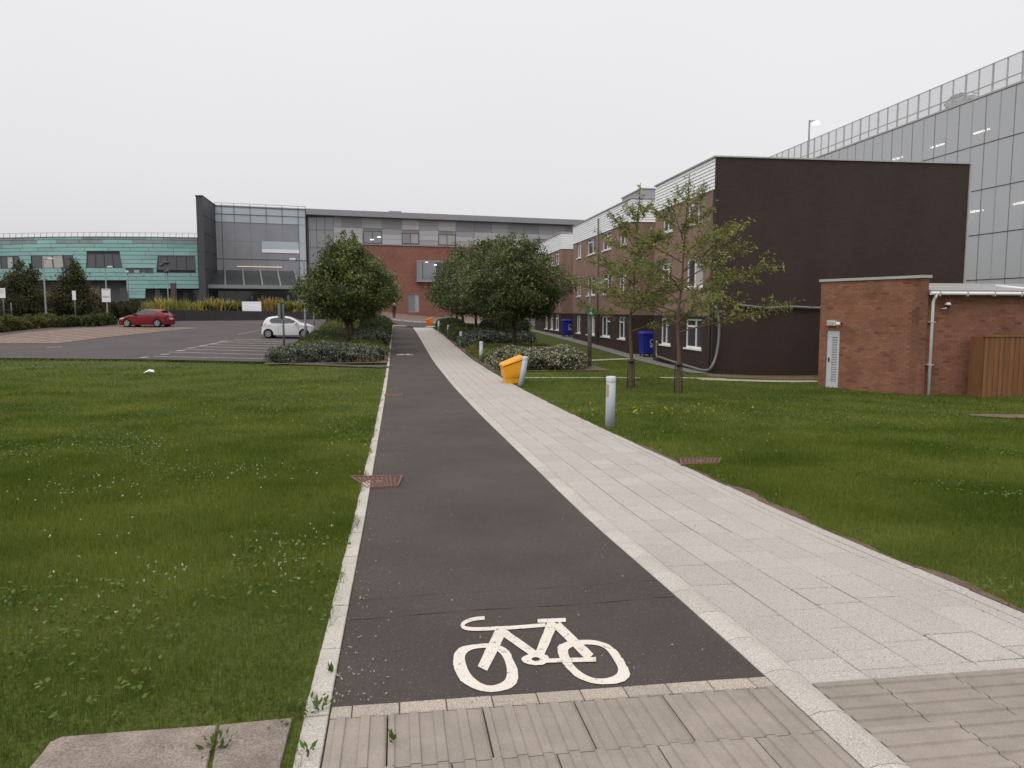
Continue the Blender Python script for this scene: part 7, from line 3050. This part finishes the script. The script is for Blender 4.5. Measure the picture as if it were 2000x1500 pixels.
def lawn_samples(n, dens_cap, rng):
    """ground points, evenly spread over the view but never denser than dens_cap per square metre"""
    px = rng.uniform(-800, 3300, n)
    py = rng.uniform(690, 1720, n)
    a, b = (px - 1000) / FPX, (750 - py) / FPX
    dy = CT + b * ST
    rx, rz = a / dy, (-ST + b * CT) / dy
    y = np.full(n, 10.0)
    for _ in range(40):
        y = 0.5 * y + 0.5 * np.clip((gz_np(rx * y, y) - CAMZ) / rz, 1.5, 90)
    x = rx * y
    dens = n / (4100 * 1030.0) * FPX ** 2 * 1.9 / np.maximum(y, 1.5) ** 3
    keep = rng.random(n) < dens_cap / dens
    keep &= (y < 60) & (y > 1.6)
    x, y = x[keep], y[keep]
    k = on_lawn(x, y, rng)
    return x[k], y[k]


rg = np.random.default_rng(77)
gx, gy = lawn_samples(3800000, 8500, rg)
n = len(gx)
dist = np.hypot(gx, gy)
clump = np.sin(gx * 2.1 + np.sin(gy * 1.7) * 2) * np.sin(gy * 2.6 + np.sin(gx * 1.3) * 2)
L = (0.046 + 0.017 * clump + 0.03 * rg.random(n)) * np.where(rg.random(n) < 0.03, 1.6, 1.0)
w = np.maximum(0.0018, 0.00040 * dist) * (0.7 + 0.6 * rg.random(n))
az = rg.random(n) * 2 * np.pi
lean = np.minimum(1.25, np.abs(rg.normal(size=n)) * 0.75)
d = np.stack([np.cos(az), np.sin(az), np.zeros(n)], 1)
saz = rg.random(n) * 2 * np.pi
s = np.stack([np.cos(saz), np.sin(saz), np.zeros(n)], 1)
b0 = np.stack([gx, gy, gz_np(gx, gy) - 0.004], 1)
tip = b0 + d * (np.sin(lean) * L)[:, None] + np.array([0, 0, 1]) * (np.cos(lean) * L)[:, None]
V_ = np.stack([b0 - s * w[:, None], b0 + s * w[:, None], tip], 1).reshape(-1, 3)
lawn_o = np_mesh('grass', V_, np.arange(n * 3).reshape(n, 3), 'grass', None, 'stuff')
lawn_o['label'] = 'short green lawn grass on both sides of the path'
lawn_o['category'] = 'grass'
print('grass blades', n)


def patches(cent, rng, spread, per):
    out = []
    for (px, py, k, sx2, sy2) in cent:
        m_ = int(per * k)
        qx = rng.normal(px, sx2 * 1.7, m_)
        qy = rng.normal(py, sy2 * 1.6, m_)
        for a, b in zip(qx, qy):
            if b > 690: out.append(G(a, b))
    return np.array(out)


cl = patches([(500, 790, 3.0, 70, 14), (640, 745, 3.2, 60, 7), (700, 760, 1.5, 40, 16), (600, 735, 1.5, 120, 6), (270, 875, 1.3, 30, 6), (100, 880, 0.7, 40, 10), (130, 962, 0.9, 50, 8), (470, 928, 0.7, 40, 6), (560, 1100, 0.5, 22, 14),
              (320, 1130, 0.3, 22, 12), (120, 1220, 0.15, 60, 12), (680, 870, 0.8, 30, 14), (560, 920, 0.3, 60, 8), (300, 705, 1.2, 140, 2), (110, 1000, 0.3, 90, 30), (400, 1020, 0.5, 150, 60), (620, 1060, 0.3, 30, 20),
              (1500, 805, 3.6, 110, 9), (1700, 815, 1.6, 120, 10), (1420, 775, 1.0, 60, 8), (1850, 800, 0.8, 80, 8), (1340, 830, 0.5, 80, 14), (1360, 880, 0.2, 60, 6), (1640, 880, 0.25, 150, 30)], rg, 1, 48)
ok = on_lawn(cl[:, 0], cl[:, 1], rg)
cl = cl[ok]
# flower heads: small rounded tufts of four crossed petals on the grass tips
hd_ = np.stack([cl[:, 0], cl[:, 1], gz_np(cl[:, 0], cl[:, 1]) + 0.055 + 0.02 * rg.random(len(cl))], 1)
rep = 5
Cn = np.repeat(hd_, rep, 0) + rg.normal(size=(len(hd_) * rep, 3)) * 0.004
V_, F_ = leaves(Cn, 0.0135, 0.9, 0.3, rg)
fo = np_mesh('clover_flowers', V_, F_, 'clover', None, 'stuff')
fo['label'] = 'small white clover flowers scattered over the lawns'
bc = patches([(1290, 806, 0.9, 45, 4), (1180, 806, 0.5, 30, 3)], rg, 1, 50)
bc = bc[on_lawn(bc[:, 0], bc[:, 1], rg)]
hd_ = np.stack([bc[:, 0], bc[:, 1], gz_np(bc[:, 0], bc[:, 1]) + 0.07], 1)
V_, F_ = leaves(np.repeat(hd_, 3, 0) + rg.normal(size=(len(hd_) * 3, 3)) * 0.01, 0.05, 0.5, 0.2, rg)
fo = np_mesh('buttercup_flowers', V_, F_, 'buttercup', None, 'stuff')
fo['label'] = 'dull yellow flowers on the right lawn behind the bollard'

# clover leaf patches that mottle the lawn
cx_, cy_ = lawn_samples(1300000, 260, rg)
pn = np.sin(cx_ * 0.9 + 1.3 * np.sin(cy_ * 0.7)) * np.sin(cy_ * 0.8 + 1.1 * np.sin(cx_ * 0.6 + 2)) + 0.5 * np.sin(cx_ * 3.1 + cy_ * 2.3)
k = (pn > 0.45) & (rg.random(len(cx_)) < 0.55)
cx_, cy_ = cx_[k], cy_[k]
hh_ = np.stack([cx_, cy_, gz_np(cx_, cy_) + 0.03 + 0.03 * rg.random(len(cx_))], 1)
Cn = np.repeat(hh_, 3, 0) + rg.normal(size=(len(hh_) * 3, 3)) * np.array([0.012, 0.012, 0.003])
V_, F_ = leaves(Cn, 0.024, 0.85, 1.2, rg)
fo = np_mesh('clover_leaves', V_, F_, 'clover_leaf', None, 'stuff')
fo['label'] = 'patches of clover leaves mottling the lawns'
# grit and leaf scraps lying along the path edges
gn = 900
gu = np.where(rg.random(gn) < 0.55, np.abs(rg.normal(size=gn)) * 0.12, rg.uniform(0, 3.8, gn))
gu = np.where(rg.random(gn) < 0.2, 3.84 - np.abs(rg.normal(size=gn)) * 0.1, gu)
gv = 3.2 + 22 * rg.random(gn) ** 1.8
gX, gY = -0.301 + gu * CU - gv * SU, gu * SU + gv * CU
Cn = np.stack([gX, gY, gz_np(gX, gY) + 0.014], 1)
V_, F_ = leaves(Cn, 0.014, 0.6, 3.0, rg)
V_[:, 2] = np.maximum(V_[:, 2], np.repeat(Cn[:, 2], 4) - 0.004)
fo = np_mesh('grit', V_, F_, 'flake', None, 'stuff')
fo['label'] = 'scattered grit and leaf scraps on the path'

# weeds in the paving joints
for (px, py, k, r, lab) in ((625, 1392, 26, 0.028, 'green weed tuft at the corner of the kerb and border setts'), (768, 1455, 9, 0.012, 'tiny weed in the dark joint between ribbed slabs'), (420, 1465, 34, 0.028, 'grassy weed growing in the joint of the worn slabs'),
                            (604, 1478, 8, 0.016, 'small weed at the bottom of the left kerb'), (572, 1395, 44, 0.05, 'leafy weed clump where the lawn meets the worn slab'), (650, 1318, 8, 0.015, 'dry weed in the asphalt edge beside the kerb')):
    x, y = G(px, py)
    z = gz(x, y)
    C = np.array([[rg.normal() * r, rg.normal() * r * 1.4, 0.012 + abs(rg.normal()) * 0.018] for _ in range(k)])
    D = C / (np.linalg.norm(C, axis=1, keepdims=True) + 1e-6) + np.array([0, 0, 0.35])
    V_, F_ = leaves(C, 0.035, 0.34, 0.5, rg, D)
    V_[:, 2] = np.maximum(V_[:, 2], 0.004)
    o = np_mesh('weed', V_, F_, 'weed', None, 'stuff')
    o.location = (x, y, z + 0.01)
    tag(o, lab, 'weed')
# dry reddish stems at the foot of the left bush
x, y = G(700, 712)
rgk = np.random.default_rng(5)
Vv, Ff = [], []
for i in range(40):
    b_ = np.array([rgk.uniform(-0.9, 0.9), rgk.uniform(-0.15, 0.15), 0.0])
    h_ = rgk.uniform(0.12, 0.5)
    tp2 = b_ + np.array([rgk.normal() * 0.08, rgk.normal() * 0.05, h_])
    Vv += [b_ - [0.012, 0, 0], b_ + [0.012, 0, 0], tp2]
    Ff.append((3 * i, 3 * i + 1, 3 * i + 2))
o = np_mesh('dry_grass_tuft', np.array(Vv), np.array(Ff), 'ornamental')
o.location = (x, y + 0.2, gz(x, y) + 0.05)
tag(o, 'dry straw-coloured stems at the foot of the left variegated bush', 'weed')
